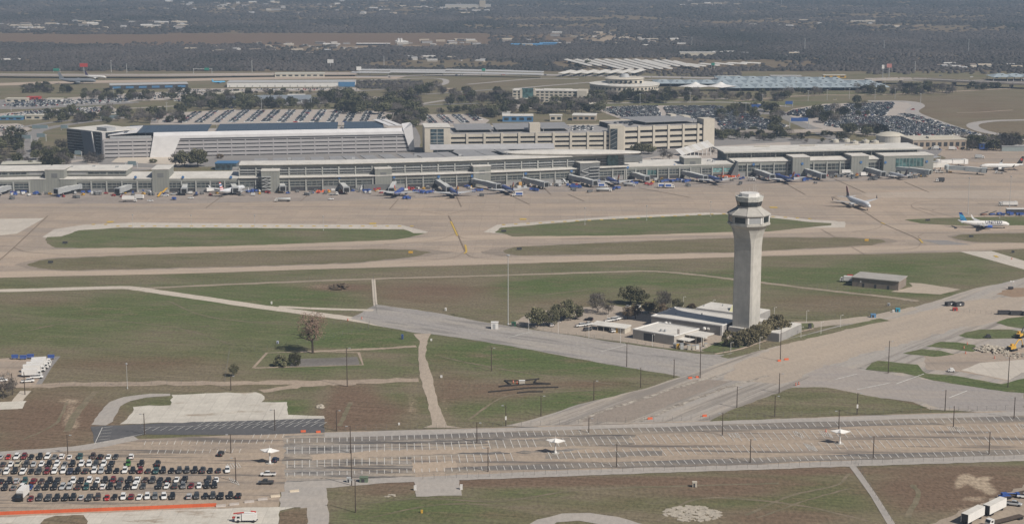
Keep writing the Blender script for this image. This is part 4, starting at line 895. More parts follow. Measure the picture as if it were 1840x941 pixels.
lot_rows([(1480, 226), (1500, 209), (1610, 210), (1690, 230), (1735, 243), (1700, 245), (1590, 243)], R(12), 3, (5.5, 6.8), .85, 'far right overflow lot')
lot_rows([(1612, 206), (1640, 206), (1700, 225), (1760, 243), (1745, 245), (1690, 229)], R(-52), 2.9, (5.4, 9), .8, 'far right overflow lot')
lot_rows([(5, 208), (60, 200), (195, 192), (205, 200), (90, 208)], R(8), 2.9, (5.5, 8), .8, 'rental car lot at the far left')
lot_rows([(0, 192), (40, 181), (230, 178), (232, 184), (60, 192)], R(5), 3, (6, 9), .8, 'rental car lot at the far left')
lot_rows([(310, 182), (330, 178), (480, 172), (490, 178), (340, 185)], R(5), 3, (6, 9), .8, 'rental car lot at the far left')
lot_rows([(130, 183), (260, 168), (415, 166), (300, 178)], R(5), 3, (6, 12), .45, 'yards at the far left')
lot_rows([(390, 188), (402, 179), (560, 175), (590, 182)], R(5), 3, (6, 10), .4, 'yards at the far left')
lot_rows([(300, 163), (640, 159), (645, 162), (320, 164)], R(3), 3, (6, 10), .45, 'yards at the far left')
lot_rows([(645, 183), (715, 174), (730, 179), (665, 185)], R(20), 3, (6, 10), .5, 'yards at the far left')
lot_rows([(925, 192), (1050, 188), (1055, 192), (935, 195)], R(3), 3, (6, 10), .5, 'yards at the far left')
lot_rows([(-20, 240), (0, 226), (40, 228), (30, 240)], R(10), 3, (6, 10), .5, 'yards at the far left')
lot_rows([(1655, 266), (1735, 264), (1730, 269), (1660, 270)], R(5), 3.2, (6, 12), .5, 'yard by the tan cargo building')
lot_rows([(1135, 294), (1180, 288), (1220, 289), (1215, 294)], R(12), 3, (6, 9), .6, 'forecourt behind the low link')
lot_rows([(400, 197), (402, 186), (470, 180), (474, 186)], R(5), 3, (6, 9), .25, 'rental car lot at the far left')
POLES = [((260, 781), 742, 'between the black parking strip and the sand lot'), ((122, 816), 780, 'beside the grey road behind the full lot'), ((415, 814), 779, 'by the lone black suv past the full rows'), ((424, 866), 821, 'at the right end of the full rows'),
 ((23, 709), 670, 'left one of two below the white truck yard'), ((45, 709), 668, 'right one of two below the white truck yard'), ((415, 701), 674, 'on the dirt track below the small round tree'), ((494, 773), 735, 'at the right end of the black parking strip'), ((605, 774), 736, 'on brown soil right of the black parking strip'),
 ((630, 814), 764, 'in the top aisle of the dark worn lot at its left'), ((632, 872), 808, 'on the lower edge of the worn lot, tallest near the left'), ((639, 920), 860, 'lowest in the scene, standing on the grass below the lot'), ((624, 694), 624, 'on the dirt track right of the old foundation'),
 ((857, 795), 758, 'in the top stalls left of the middle winged canopy'), ((877, 847), 803, 'on the lower lot edge left of the middle canopy'), ((883, 666), 624, 'alone in the green triangle field'), ((909, 765), 727, 'with a white notice above the lot'),
 ((1126, 659), 616, 'on the field edge below the equipment building'), ((1258, 679), 622, 'tallest at the road junction below the tower'), ((1211, 678), 645, 'at the tip of the triangle field'), ((1151, 696), 660, 'on the upper half of the wide road field edge'), ((1067, 719), 683, 'midway along the wide road field edge'), ((972, 747), 710, 'on the lower end of the wide road field edge'),
 ((1058, 777), 750, 'where the wide road meets the lot'), ((1108, 839), 796, 'on the lower lot edge below the wide road'), ((1324, 732), 694, 'on the wide road beside the brown band'), ((1298, 782), 741, 'on the upper lot edge right of the wide road'), ((1348, 831), 788, 'on the lower lot edge left of the right canopy'),
 ((1402, 648), 588, 'by the orange cones right of the tower trees'), ((1400, 706), 670, 'at the upper corner of the brown triangle verge'), ((1392, 749), 710, 'on the lower left corner of the brown triangle verge'), ((1540, 744), 705, 'with a white notice on the brown triangle verge'), ((1507, 773), 737, 'just above the right winged canopy'), ((1569, 823), 783, 'on the lower lot edge right of the right canopy'),
 ((1596, 670), 612, 'on the oval grass island'), ((1698, 738), 700, 'on the grey pavement right of the brown verge'), ((1713, 767), 729, 'in the top stall row toward the right'), ((1777, 816), 775, 'on the lower edge of the lot at the far right'), ((1811, 696), 641, 'beside the pale pad near the excavators'), ((1822, 751), 713, 'at the top edge of the lot at the far right')]
for (b, top, lab) in POLES:
 p = P(*b); h = ZT(p, top)
 r_ = root('light_pole', p, 'dark wooden light pole ' + lab, 'light pole', 'wooden light poles')
 MB().tube((p.x, p.y, 0), (p.x, p.y, h), .22, .15, 7).build('pole', WOOD, r_)
 m = MB(); a = random.choice((-1, 1))
 m.tube((p.x, p.y, h - .4), (p.x + a * 1.1, p.y - .3, h - .15), .05, n=4)
 m.build('arm', WOOD, r_)
 MB().box(p.x + a * 1.35 - .45, p.x + a * 1.35 + .45, p.y - .55, p.y - .15, h - .3, h - .05).build('lamp', GREYM, r_)
 if 'notice' in lab: MB().box(p.x - .35, p.x + .35, p.y - .3, p.y - .25, h * .3, h * .3 + 1.6).build('notice', WHITE, r_)
MAST = [((913, 583), 460, 'tall slender grey mast standing on the field left of the tower', 'floodlight mast', .25), ((1739, 384), 321, 'left one of the thin apron masts near the parked white jet', 'floodlight mast', .2), ((1814, 372), 318, 'right one of the thin apron masts near the white loader truck', 'floodlight mast', .2),
  ((1051, 404), 375, 'thin apron pole at the left of the upper right grass island', 'lamp post', .13), ((1162, 396), 371, 'thin apron pole in the middle of the upper right grass island', 'lamp post', .13), ((1277, 389), 364, 'thin apron pole at the tower end of the upper right grass island', 'lamp post', .13),
  ((239, 410), 387, 'thin apron pole above the left end of the left grass island', 'lamp post', .13), ((344, 410), 388, 'thin apron pole above the middle of the left grass island', 'lamp post', .13), ((458, 409), 388, 'thin apron pole above the drain in the left grass island', 'lamp post', .13), ((581, 414), 390, 'thin apron pole above the right half of the left grass island', 'lamp post', .13),
  ((1796, 392), 366, 'short pole on the grass above the white jet', 'lamp post', .16), ((229, 698), 655, 'thin faint pole on the left field edge', 'lamp post', .12)]
for (b, top, lab, cat, rr) in MAST:
 p = P(*b); h = ZT(p, top)
 r_ = root('floodlight_mast' if cat[0] == 'f' else 'lamp_post', p, lab, cat)
 MB().lathe((p.x, p.y, 0), ((rr * 2.2, 0), (rr * 2.2, .5), (rr, .8), (rr * .6, h)), 8).build('mast', STEEL, r_)
 MB().lathe((p.x, p.y, h), ((rr, 0), (rr * 4, .25), (rr * 4, .7), (rr, .8)), 8).build('lamp_ring', GREYM, r_)
# low white lamp posts round the tower yard
for i, (x, y, t) in enumerate(((950, 594, 571), (1003, 600, 578), (1058, 607, 585), (1115, 616, 587), (1172, 622, 601), (1260, 630, 606), (1313, 632, 615), (1365, 628, 606), (1439, 607, 587), (1475, 600, 578), (1510, 588, 566), (1449, 580, 558), (1391, 572, 552), (1228, 550, 533), (1281, 556, 539), (1091, 586, 565))):
 p = P(x, y); h = ZT(p, t)
 r_ = root('lamp_post', p, 'slim white lamp post ' + ['nearest the leftmost oak', 'below the second oak', 'left of the white shed', 'in front of the white shed', 'in front of the equipment building', 'in front of the chillers', 'on the verge below the tower trees', 'on the verge right of the tower trees', 'left one on the gate verge', 'middle one on the gate verge', 'right one on the gate verge', 'behind the gate verge', 'between the tower and the gate', 'behind the dark tree left of the roofs', 'behind the white rear roof', 'behind the white shed'][i], 'lamp post', 'slim white lamp posts round the tower yard')
 MB().tube((p.x, p.y, 0), (p.x, p.y, h), .1, .08, 6).build('post', WHITE, r_)
 MB().tube((p.x, p.y, h), (p.x + .9, p.y - .1, h + .1), .05, n=4).build('arm', WHITE, r_)
 MB().box(p.x + .7, p.x + 1.3, p.y - .25, p.y + .05, h, h + .15).build('lamp', WHITE, r_)
# chain-link fences: posts and rails
FENCEM = M('dull_fence_metal', (.20, .195, .185), .7, .1, .5)
def fence(px, h, sp, lab, base_m=None):
 pts = [V2(P(*q)) for q in px]
 r_ = root('chain_link_fence', (pts[0].x, pts[0].y, 0), lab, 'fence')
 rl = MB(); tot = sum((b - a).length for a, b in zip(pts, pts[1:])); sp = max(sp, tot / 95)
 post = MB().tube((0, 0, 0), (0, 0, h), .06, n=5).mesh('post', [FENCEM])
 for a, b in zip(pts, pts[1:]):
  L = (b - a).length; k = max(1, round(L / sp))
  for i in range(k):
   q = a + (b - a) * i / k; child('post', post, r_, (q.x - pts[0].x, q.y - pts[0].y, 0))
  for z in (h - .05, h * .5, .1): rl.tube((a.x, a.y, z), (b.x, b.y, z), .018, n=4, cap=False)
 rl.build('wire_rail', FENCEM, r_)
fence([(583, 774), (750, 769.5), (920, 765.5), (1275, 753.5), (1604, 742), (1840, 735)], 2.1, 4, 'long wire fence along the upper edge of the empty lot')
fence([(760, 861), (920, 855), (1100, 848), (1380, 840), (1604, 831), (1840, 824)], 2.1, 4, 'long wire fence along the lower edge of the empty lot')
fence([(252, 517), (460, 507.5), (670, 499.5), (920, 492.5), (1080, 487.5), (1160, 485.5), (1245, 491), (1380, 507), (1505, 522), (1645, 535)], 2.4, 6, 'wire fence along the dirt track between taxiway and fields')
fence([(671, 500), (674, 545), (678, 566)], 2.4, 5, 'short wire fence from the dirt track down to the tower road')
fence([(662, 592), (600, 606), (480, 629), (412, 634), (404, 686)], 2.2, 6, 'wire fence bending round the old foundation plot')
fence([(404, 687), (300, 690), (80, 692)], 2.0, 7, 'wire fence above the dirt track along the left field')
fence([(600, 582), (662, 592), (664, 578)], 2.2, 5, 'short wire fence beside the service road gate')
fence([(905, 585), (1005, 600), (1100, 613), (1175, 625), (1262, 634), (1300, 634), (1400, 609), (1465, 591)], 2.0, 5, 'wire fence between the tower yard and the grey road')
fence([(1400, 573), (1500, 570), (1590, 561), (1645, 540)], 2.0, 5, 'wire fence right of the tower up to the dumpsters')
fence([(1722, 561), (1762, 563), (1800, 568)], 2.0, 3, 'wire fence beside the red cabinet and dumpsters')
fence([(1538, 832), (1568, 882), (1608, 945)], 1.6, 5, 'wire fence along the narrow path at bottom right')
# orange barrier
pts = [P(-120, 934), P(0, 925), P(130, 920), P(260, 915), P(389, 909.5)]
ob = root('orange_barrier', (*V2(pts[0]), 0), 'long bright orange mesh barrier below the full car lot', 'barrier')
m = MB(); post = MB().tube((0, 0, 0), (0, 0, 1.5), .05, n=5).mesh('post', [DARKM])
for a, b in zip(pts, pts[1:]):
 f = frame(a, b); m.fbox(f, 0, f.L, -.04, .04, .08, 1.35)
 for i in range(10): child('post', post, ob, (f(f.L * i / 10, .1, 0) - Vector((pts[0].x, pts[0].y, 0))))
m.build('mesh_panel', ORANGE, ob)
# concrete barriers
for i, (x, y, lab) in enumerate(((397, 910, 'first grey barrier after the orange mesh'), (421, 907, 'second grey barrier after the orange mesh'), (448, 902.5, 'third grey barrier after the orange mesh'), (472, 898, 'fourth grey barrier after the orange mesh'), (495, 892.5, 'pale tan barrier past the grey ones'), (529, 883.5, 'cream barrier at the left of the side drive'))):
 c = P(x, y); r_ = root('concrete_barrier', c, lab, 'barrier', 'barriers below the lot', R(14))
 mm = M('pale_barrier', (.55, .48, .38), .9, .1, .5) if i > 3 else M('grey_barrier', (.42, .385, .36), .9, .1, .5)
 MB().add([(c.x + x_, c.y + y_, z_) for x_ in (-1.7, 1.7) for y_, z_ in ((-.3, .1), (.3, .1), (.12, .5), (.08, .95), (-.08, .95), (-.12, .5))], [(0, 1, 2, 3, 4, 5)[::-1], (6, 7, 8, 9, 10, 11)] + [(i_, (i_ + 1) % 6, 6 + (i_ + 1) % 6, 6 + i_) for i_ in range(6)]).build('barrier_body', mm, r_)
 MB().box(c.x - 1.2, c.x - .7, c.y - .32, c.y + .32, .02, .099).build('foot', mm, r_); MB().box(c.x + .7, c.x + 1.2, c.y - .32, c.y + .32, .02, .099).build('foot', mm, r_)
# winged canopies
for i, (x, y, lab) in enumerate(((485, 832, 'white winged bus shelter canopy beside the dark blue suv'), (998, 814, 'white winged bus shelter canopy in the middle of the worn lot'), (1509, 797, 'white winged bus shelter canopy toward the right end of the lot'))):
 c = P(x, y); c.z = 0; h = 4.6
 r_ = root('winged_canopy', c, lab, 'bus shelter', 'winged canopies in the lot', R(-8))
 MB().lathe(c, ((.55, .1), (.5, .6), (.28, 1.2), (.26, h)), 10).build('column', WHITE, r_)
 MB().lathe(c, ((1.6, .09), (1.6, .25)), 14).build('base', CONCD, r_)
 for k in range(4):
  a = k * PI / 2 + PI / 4 * 0; u, n = Vector((math.cos(a), math.sin(a), 0)), Vector((-math.sin(a), math.cos(a), 0))
  ln = 3.9 if k % 2 == 0 else 2.6
  top = Vector((0, 0, h + 1.5)); low = Vector((0, 0, h + .3)); tip = u * ln + Vector((0, 0, h + .75))
  l1, l2 = (u + n) * 1.35 + Vector((0, 0, h + .25)), (u - n) * 1.35 + Vector((0, 0, h + .25))
  w_ = MB(); up = Vector((0, 0, .12))
  w_.add([c + q for q in (top, l1, tip, l2)] + [c + q - up * 2 for q in (low, l1, tip, l2)], [(0, 1, 2), (0, 2, 3), (4, 6, 5), (4, 7, 6), (1, 5, 6, 2), (2, 6, 7, 3)])
  w_.build('wing', WHITE, r_)
 MB().tube(c + Vector((0, 0, h)), c + Vector((0, 0, h + 2.6)), .1, .05, 6).build('finial', WHITE, r_)
 MB().box(c.x - 1.4, c.x - .6, c.y - .2, c.y + .2, .1, 1.1).build('bench', DARKM, r_)
# black runway-closed boards on the brown field
def seg_boards(px, w, h, z, mb):
 pts = [P(*q) for q in px]
 for a, b in zip(pts, pts[1:]):
  f = frame(a, b); mb.fbox(f, -.1, f.L + .1, -w / 2, w / 2, z, z + h)
SILT = M('black_silt_sock', (0.035, 0.032, 0.03), .9, .2, 1)
for i, (pxs, lab) in enumerate((([(907, 684), (935, 684.5), (968, 681), (967.5, 680.5)], 'upper black sock line of the closed loop'), ([(907, 684), (917, 691), (897, 695), (940, 691), (989, 690), (960, 688), (963, 683)], 'middle black sock line folding round the white box'), ([(878, 704.5), (915, 701), (950, 697), (1003, 696)], 'longest black sock line across the brown field'), ([(930, 706), (950, 704), (975, 704)], 'short lowest black sock line on the brown field'))):
 c = P(*pxs[0]); r_ = root('erosion_sock', c, lab, 'erosion sock', 'black erosion socks on the field')
 m = MB(); seg_boards(pxs, .7, .45, .01, m); m.build('sock', SILT, r_)
c = P(938, 689); r_ = root('field_box', c, 'small cream box inside the loop of black socks', 'box'); MB().box(c.x - 1.3, c.x + 1.3, c.y - .8, c.y + .8, .02, 1.5).build('housing', CREAM, r_); MB().box(c.x - 1.4, c.x + 1.4, c.y - .9, c.y + .9, 1.503, 1.62).build('lid', WHITE, r_)
def cone(x, y, lab, grp='orange cones and drums', h=1.1):
 c = P(x, y); c.z = .1; r_ = root('traffic_drum', c, lab, 'traffic drum', grp)
 MB().lathe(c, ((.32, 0), (.28, h * .45), (.26, h)), 8).build('drum', ORANGE, r_); MB().lathe(c, ((.29, h * .5), (.285, h * .68)), 8).build('reflective_band', WHITE, r_); MB().box(c.x - .4, c.x + .4, c.y - .4, c.y + .4, -.05, 0).build('foot', RUBBER, r_)
for q in ((1738, 619, 'upper orange drum on the grass by the rubble'), (1732, 626, 'lower orange drum on the grass by the rubble'), (1735, 635.5, 'orange drum below the grass by the rubble'), (1787, 644, 'orange drum right of the rubble heap'), (929, 689, 'orange drum beside the cream box'), (922, 687.5, 'orange drum farther left of the cream box'), (1430, 692, 'left orange drum above the brown verge'), (1435, 690.5, 'right orange drum above the brown verge'), (1484, 776, 'small orange drum in the lot left of the right canopy'), (1818, 466, 'red and white drum by the connector taxiway'), (650, 573, 'red gate post drum by the service road'), (625, 576, 'red drum left of the service road gate')): cone(*q)
for x, y, wd, lab in ((545, 776, 9, 'orange water barrier at the left on the black parking strip'), (572, 777, 8, 'orange water barrier at the right on the black parking strip'), (1240, 680, 7, 'orange barrier lying left of the junction pole'), (1253, 678.5, 6, 'orange barrier close to the junction pole'), (1168, 753, 9, 'orange barrier lying on the wide road'), (1266, 748, 8, 'orange barrier at the right edge of the wide road'), (1400, 649, 6, 'left orange barrier right of the tower trees'), (1413, 646.5, 8, 'right orange barrier right of the tower trees')):
 a, b = P(x - wd / 2, y), P(x + wd / 2, y); c = (a + b) / 2; r_ = root('water_barrier', c, lab, 'barrier', 'orange water barriers', R(8))
 L = (b - a).length; MB().add([(c.x + x_, c.y + y_, z_) for x_ in (-L / 2, L / 2) for y_, z_ in ((-.35, .1), (.35, .1), (.15, .9), (-.15, .9))], [(3, 2, 1, 0), (4, 5, 6, 7), (0, 1, 5, 4), (1, 2, 6, 5), (2, 3, 7, 6), (3, 0, 4, 7)]).build('barrier_body', ORANGE, r_)
 MB().box(c.x - L / 2, c.x + L / 2, c.y - .4, c.y + .4, .02, .098).build('foot', ORANGE, r_)
# airfield signs and cabinets
for x, y, wd, m_, lab in ((117, 438.5, 9, DARKM, 'black taxiway sign at the left end of the left grass island'), (91, 473.5, 9, DARKM, 'black taxiway sign at the left end of the lower left island'), (738, 456, 8, YELLOW, 'yellow taxiway sign at the right end of the lower left island'), (1557, 434, 7, YELLOW, 'yellow taxiway sign at the right end of the lower right island'), (905, 417.5, 9, DARKM, 'black taxiway sign at the left end of the upper right island'), (933, 449.5, 9, DARKM, 'black taxiway sign at the left end of the lower right island'), (1667, 397.5, 8, DARKM, 'black taxiway sign left of the parked white jet'), (1745, 427, 8, DARKM, 'black taxiway sign below the parked white jet'), (1820, 455, 5, DARKM, 'black taxiway sign by the connector')):
 a, b = P(x - wd / 2, y), P(x + wd / 2, y); c = (a + b) / 2; r_ = root('taxiway_sign', c, lab, 'sign', 'taxiway signs', 0)
 L = (b - a).length; MB().box(c.x - L / 2, c.x + L / 2, c.y - .2, c.y + .2, .5, 1.8).build('sign_panel', m_, r_)
 for s_ in (-.35, .35): MB().box(c.x + s_ * L - .06, c.x + s_ * L + .06, c.y - .06, c.y + .06, .1, .499).build('leg', GREYM, r_)
for x, y, s_, h, m_, lab in ((889, 590, 3.6, 3.4, WHITE, 'white boxy guard booth at the upper edge of the tower road'), (923, 585.5, 2.4, 2.0, M('green_bin', (.03, .10, .06)), 'dark green bin at the foot of the tall grey mast'), (723, 609, 1.0, 2.3, BLUEP, 'blue portable toilet on the grass above the dirt road'), (1569, 570, 2.6, 1.8, M('sky_blue', (.12, .25, .42)), 'pale blue bin on the verge by the gate'), (1613, 560, 2.3, 1.9, M('cyan_blue', (.05, .30, .42)), 'bright blue bin on the field edge near the dumpsters'), (1605, 561, 1.1, 1.2, WHITE, 'small white box left of the bright blue bin'), (1597, 549, 1.4, 1.3, GREYM, 'small grey cabinet in the field behind the blue bins'), (1716, 558, 2.4, 1.6, REDP, 'dark red cabinet at the fence end below the dumpsters'), (1455, 590, 1.6, 2.4, DARKM, 'black gate kiosk on the drive right of the tower'), (654, 865, 3.0, 1.8, M('dull_green', (.13, .17, .12)), 'dull green transformer box at the lower left of the worn lot'), (627, 866, 1.5, 1.8, STEEL, 'grey pillar cabinet beside the green transformer box'), (746, 880, .9, 1.6, WHITE, 'white post box left of the small drive apron'), (829, 879, .9, 1.8, WHITE, 'white post box right of the small drive apron'), (1248, 874, 1.6, 1.9, CREAM, 'cream post box alone on the bottom field'), (1527, 503, 3, 3, REDP, 'dark red container behind the left end of the brick building'), (801, 558, 1, 1.5, WHITE, 'small white marker box on the track above the tower road'), (488, 546, .8, 1.3, WHITE, 'small white marker post where the paths divide'), (775, 612, .8, .9, WHITE, 'small white marker at the top of the triangle field'), (793, 678, .9, .9, WHITE, 'small white marker beside the dirt road'), (717, 763, .7, .8, WHITE, 'tiny white marker on soil above the lot'), (499, 617, 1.0, 1.2, M('pale_lilac', (.42, .45, .58)), 'small lilac box on the left field by the wire fence'), (758, 921, .7, 1.0, YELLOW, 'small yellow hydrant on the bottom grass')):
 c = P(x, y); c.z = 0; r_ = root('guard_booth' if 'booth' in lab else 'portable_toilet' if 'toilet' in lab else 'utility_box', c, lab, 'booth' if 'booth' in lab else 'toilet' if 'toilet' in lab else 'box')
 MB().box(c.x - s_ / 2, c.x + s_ / 2, c.y - s_ * .4, c.y + s_ * .4, .05, h).build('housing', m_, r_)
 MB().box(c.x - s_ * .54, c.x + s_ * .54, c.y - s_ * .44, c.y + s_ * .44, h + .003, h + .12).build('roof' if s_ > 2 else 'lid', WHITE if m_ is WHITE else m_, r_)
 if s_ > .95: MB().box(c.x - s_ * .3, c.x + s_ * .1, c.y - s_ * .4 - .05, c.y - s_ * .4 - .003, .1, h * .8).build('door', GREYM if m_ is WHITE else DARKM, r_)
# dumpsters
for x, y, lab in ((1707, 549, 'left one of two black dumpsters behind the wire fence'), (1723, 550, 'right one of two black dumpsters behind the wire fence'), (1804, 565, 'left one of the long black containers at the right edge'), (1826, 566, 'middle one of the long black containers at the right edge'), (1848, 567, 'right one of the long black containers cut by the edge')):
 c = P(x, y); c.z = .12; r_ = root('dumpster', c, lab, 'dumpster', 'black dumpsters', R(25 if x < 1800 else -3)); L, W = (2.7, 1.3) if x < 1800 else (3.2, 1.2)
 m = MB(); t = .1
 for q in ((-L, L, -W, -W + t), (-L, L, W - t, W), (-L, -L + t, -W + t, W - t), (L - t, L, -W + t, W - t)): m.box(c.x + q[0], c.x + q[1], c.y + q[2], c.y + q[3], c.z + .25, c.z + 2.1)
 m.build('side_wall', DARKM, r_); MB().box(c.x - L + t, c.x + L - t, c.y - W + t, c.y + W - t, c.z + .25, c.z + .4).build('floor', DARKM, r_)
 for k in (-1, 1): MB().box(c.x + k * L * .7 - .2, c.x + k * L * .7 + .2, c.y - W + .1, c.y + W - .1, c.z, c.z + .249).build('skid', RUBBER, r_)
 if x < 1800: MB().box(c.x - .5, c.x + .4, c.y - W - .03, c.y - W - .003, c.z + .8, c.z + 1.5).build('label_plate', WHITE, r_)
# rubble heaps
def heap(px, n, lab, smax, hmax, name='rubble_heap'):
 pts = [V2(P(*q)) for q in px]; xs_ = [p.x for p in pts]; ys_ = [p.y for p in pts]
 cx, cy = sum(xs_) / len(pts), sum(ys_) / len(pts); m = MB()
 for i in range(n):
  a, b = random.uniform(-1, 1), random.uniform(-1, 1)
  if a * a + b * b > 1: continue
  x, y = cx + a * (max(xs_) - min(xs_)) / 2, cy + b * (max(ys_) - min(ys_)) / 2; h = hmax * (1 - (a * a + b * b)) * random.uniform(.3, 1)
  s_ = random.uniform(.35, 1) * smax; rot = Matrix.Rotation(random.uniform(0, 6), 3, 'Z') @ Matrix.Rotation(random.uniform(-.7, .7) * (1 if hmax > .3 else .12), 3, 'X')
  v = [rot @ Vector((p[0] * s_, p[1] * s_ * .7, p[2] * (.18 if hmax > .3 else .09))) + Vector((x, y, h + (.15 if hmax > .3 else .03))) for p in ((-1, -1, -1), (1, -.8, -1), (.9, 1, -1), (-1, .8, -1), (-.9, -1, 1), (1, -.9, 1), (.8, 1, 1), (-1, .9, 1))]
  m.hexa(v)
 o = m.build(name, M('broken_concrete', (.40, .36, .30), .95, .25, .6)); tag(o, lab, 'rubble', None, 'stuff'); return o
heap([(1760, 636), (1803, 622)], 170, 'heap of broken pale concrete slabs by the excavators', 1.6, 1.6)
heap([(1197, 936), (1290, 908)], 330, 'flat heap of pale broken slabs on the bottom field', 1.15, .12)
heap([(1810, 644), (1860, 634)], 60, 'scatter of broken concrete right of the heap', .9, .5)
heap([(570, 734), (582, 728)], 40, 'little pile of broken stone at the end of the white slab', .9, .5)
heap([(690, 893), (712, 888)], 14, 'few broken stones on the bare soil left of the apron', .9, .1)
heap([(590, 521), (628, 512)], 40, 'mound of earth and brush on the field', 2.0, 2.0, 'brush_mound').data.materials[0] = M('brown_brush', (.11, .085, .06), 1, .3, .8)
SWB = M('airliner_blue', (.05, .085, .27), .35, .06, .4, 0, .5)
def stripes(name, cols, axis=2, lo=0.0, hi=1.0, tilt=0.0):
 if name in MATS: return MATS[name]
 m, nt, b = newmat(name)
 tc = nt.nodes.new('ShaderNodeTexCoord'); sx = nt.nodes.new('ShaderNodeSeparateXYZ'); lk(nt, tc.outputs['Object'], sx.inputs[0])
 v = sx.outputs[axis]
 if tilt: v = mth(nt, 'ADD', v, mth(nt, 'MULTIPLY', sx.outputs[0 if axis == 2 else 2], tilt))
 mr = nt.nodes.new('ShaderNodeMapRange'); lk(nt, v, mr.inputs[0]); mr.inputs[1].default_value = lo; mr.inputs[2].default_value = hi
 r = nt.nodes.new('ShaderNodeValToRGB'); r.color_ramp.interpolation = 'CONSTANT'
 el = r.color_ramp.elements
 for i, (p, c) in enumerate(cols):
  e = el[i] if i < 2 else el.new(p)
  e.position = p; e.color = (*c, 1)
 lk(nt, mr.outputs[0], r.inputs[0]); lk(nt, r.outputs[0], b.inputs['Base Color'])
 b.inputs['Roughness'].default_value = .4
 MATS[name] = m
 return m
LBL, DBL = (.06, .32, .55), (.012, .05, .22)
FIN_U = stripes('globe_fin', [(0, DBL), (.04, LBL), (.12, DBL), (.17, LBL), (.26, DBL), (.31, LBL), (.55, (.1, .42, .62)), (.58, DBL)], 2, .1, 6.3, .35)
FIN_S = stripes('sunset_fin', [(0, (.04, .07, .25)), (.3, (.55, .36, .05)), (.45, (.42, .05, .05)), (.85, (.05, .08, .3))], 2, -3.2, 4.2, .5)
FIN_A = stripes('flag_fin', [(0, (.5, .05, .06)), (.14, (.7, .7, .7)), (.28, (.5, .05, .06)), (.42, (.7, .7, .7)), (.55, (.05, .1, .3)), (.72, (.7, .7, .7)), (.86, (.5, .05, .06))], 2, 5, 11.8)
FIN_D = stripes('dark_red_fin', [(0, (.05, .03, .05)), (.5, (.16, .03, .04))], 2, 5, 12)
FIN_C = stripes('black_fin', [(0, (.03, .03, .03)), (.5, (.032, .03, .03))], 2, 5, 12)
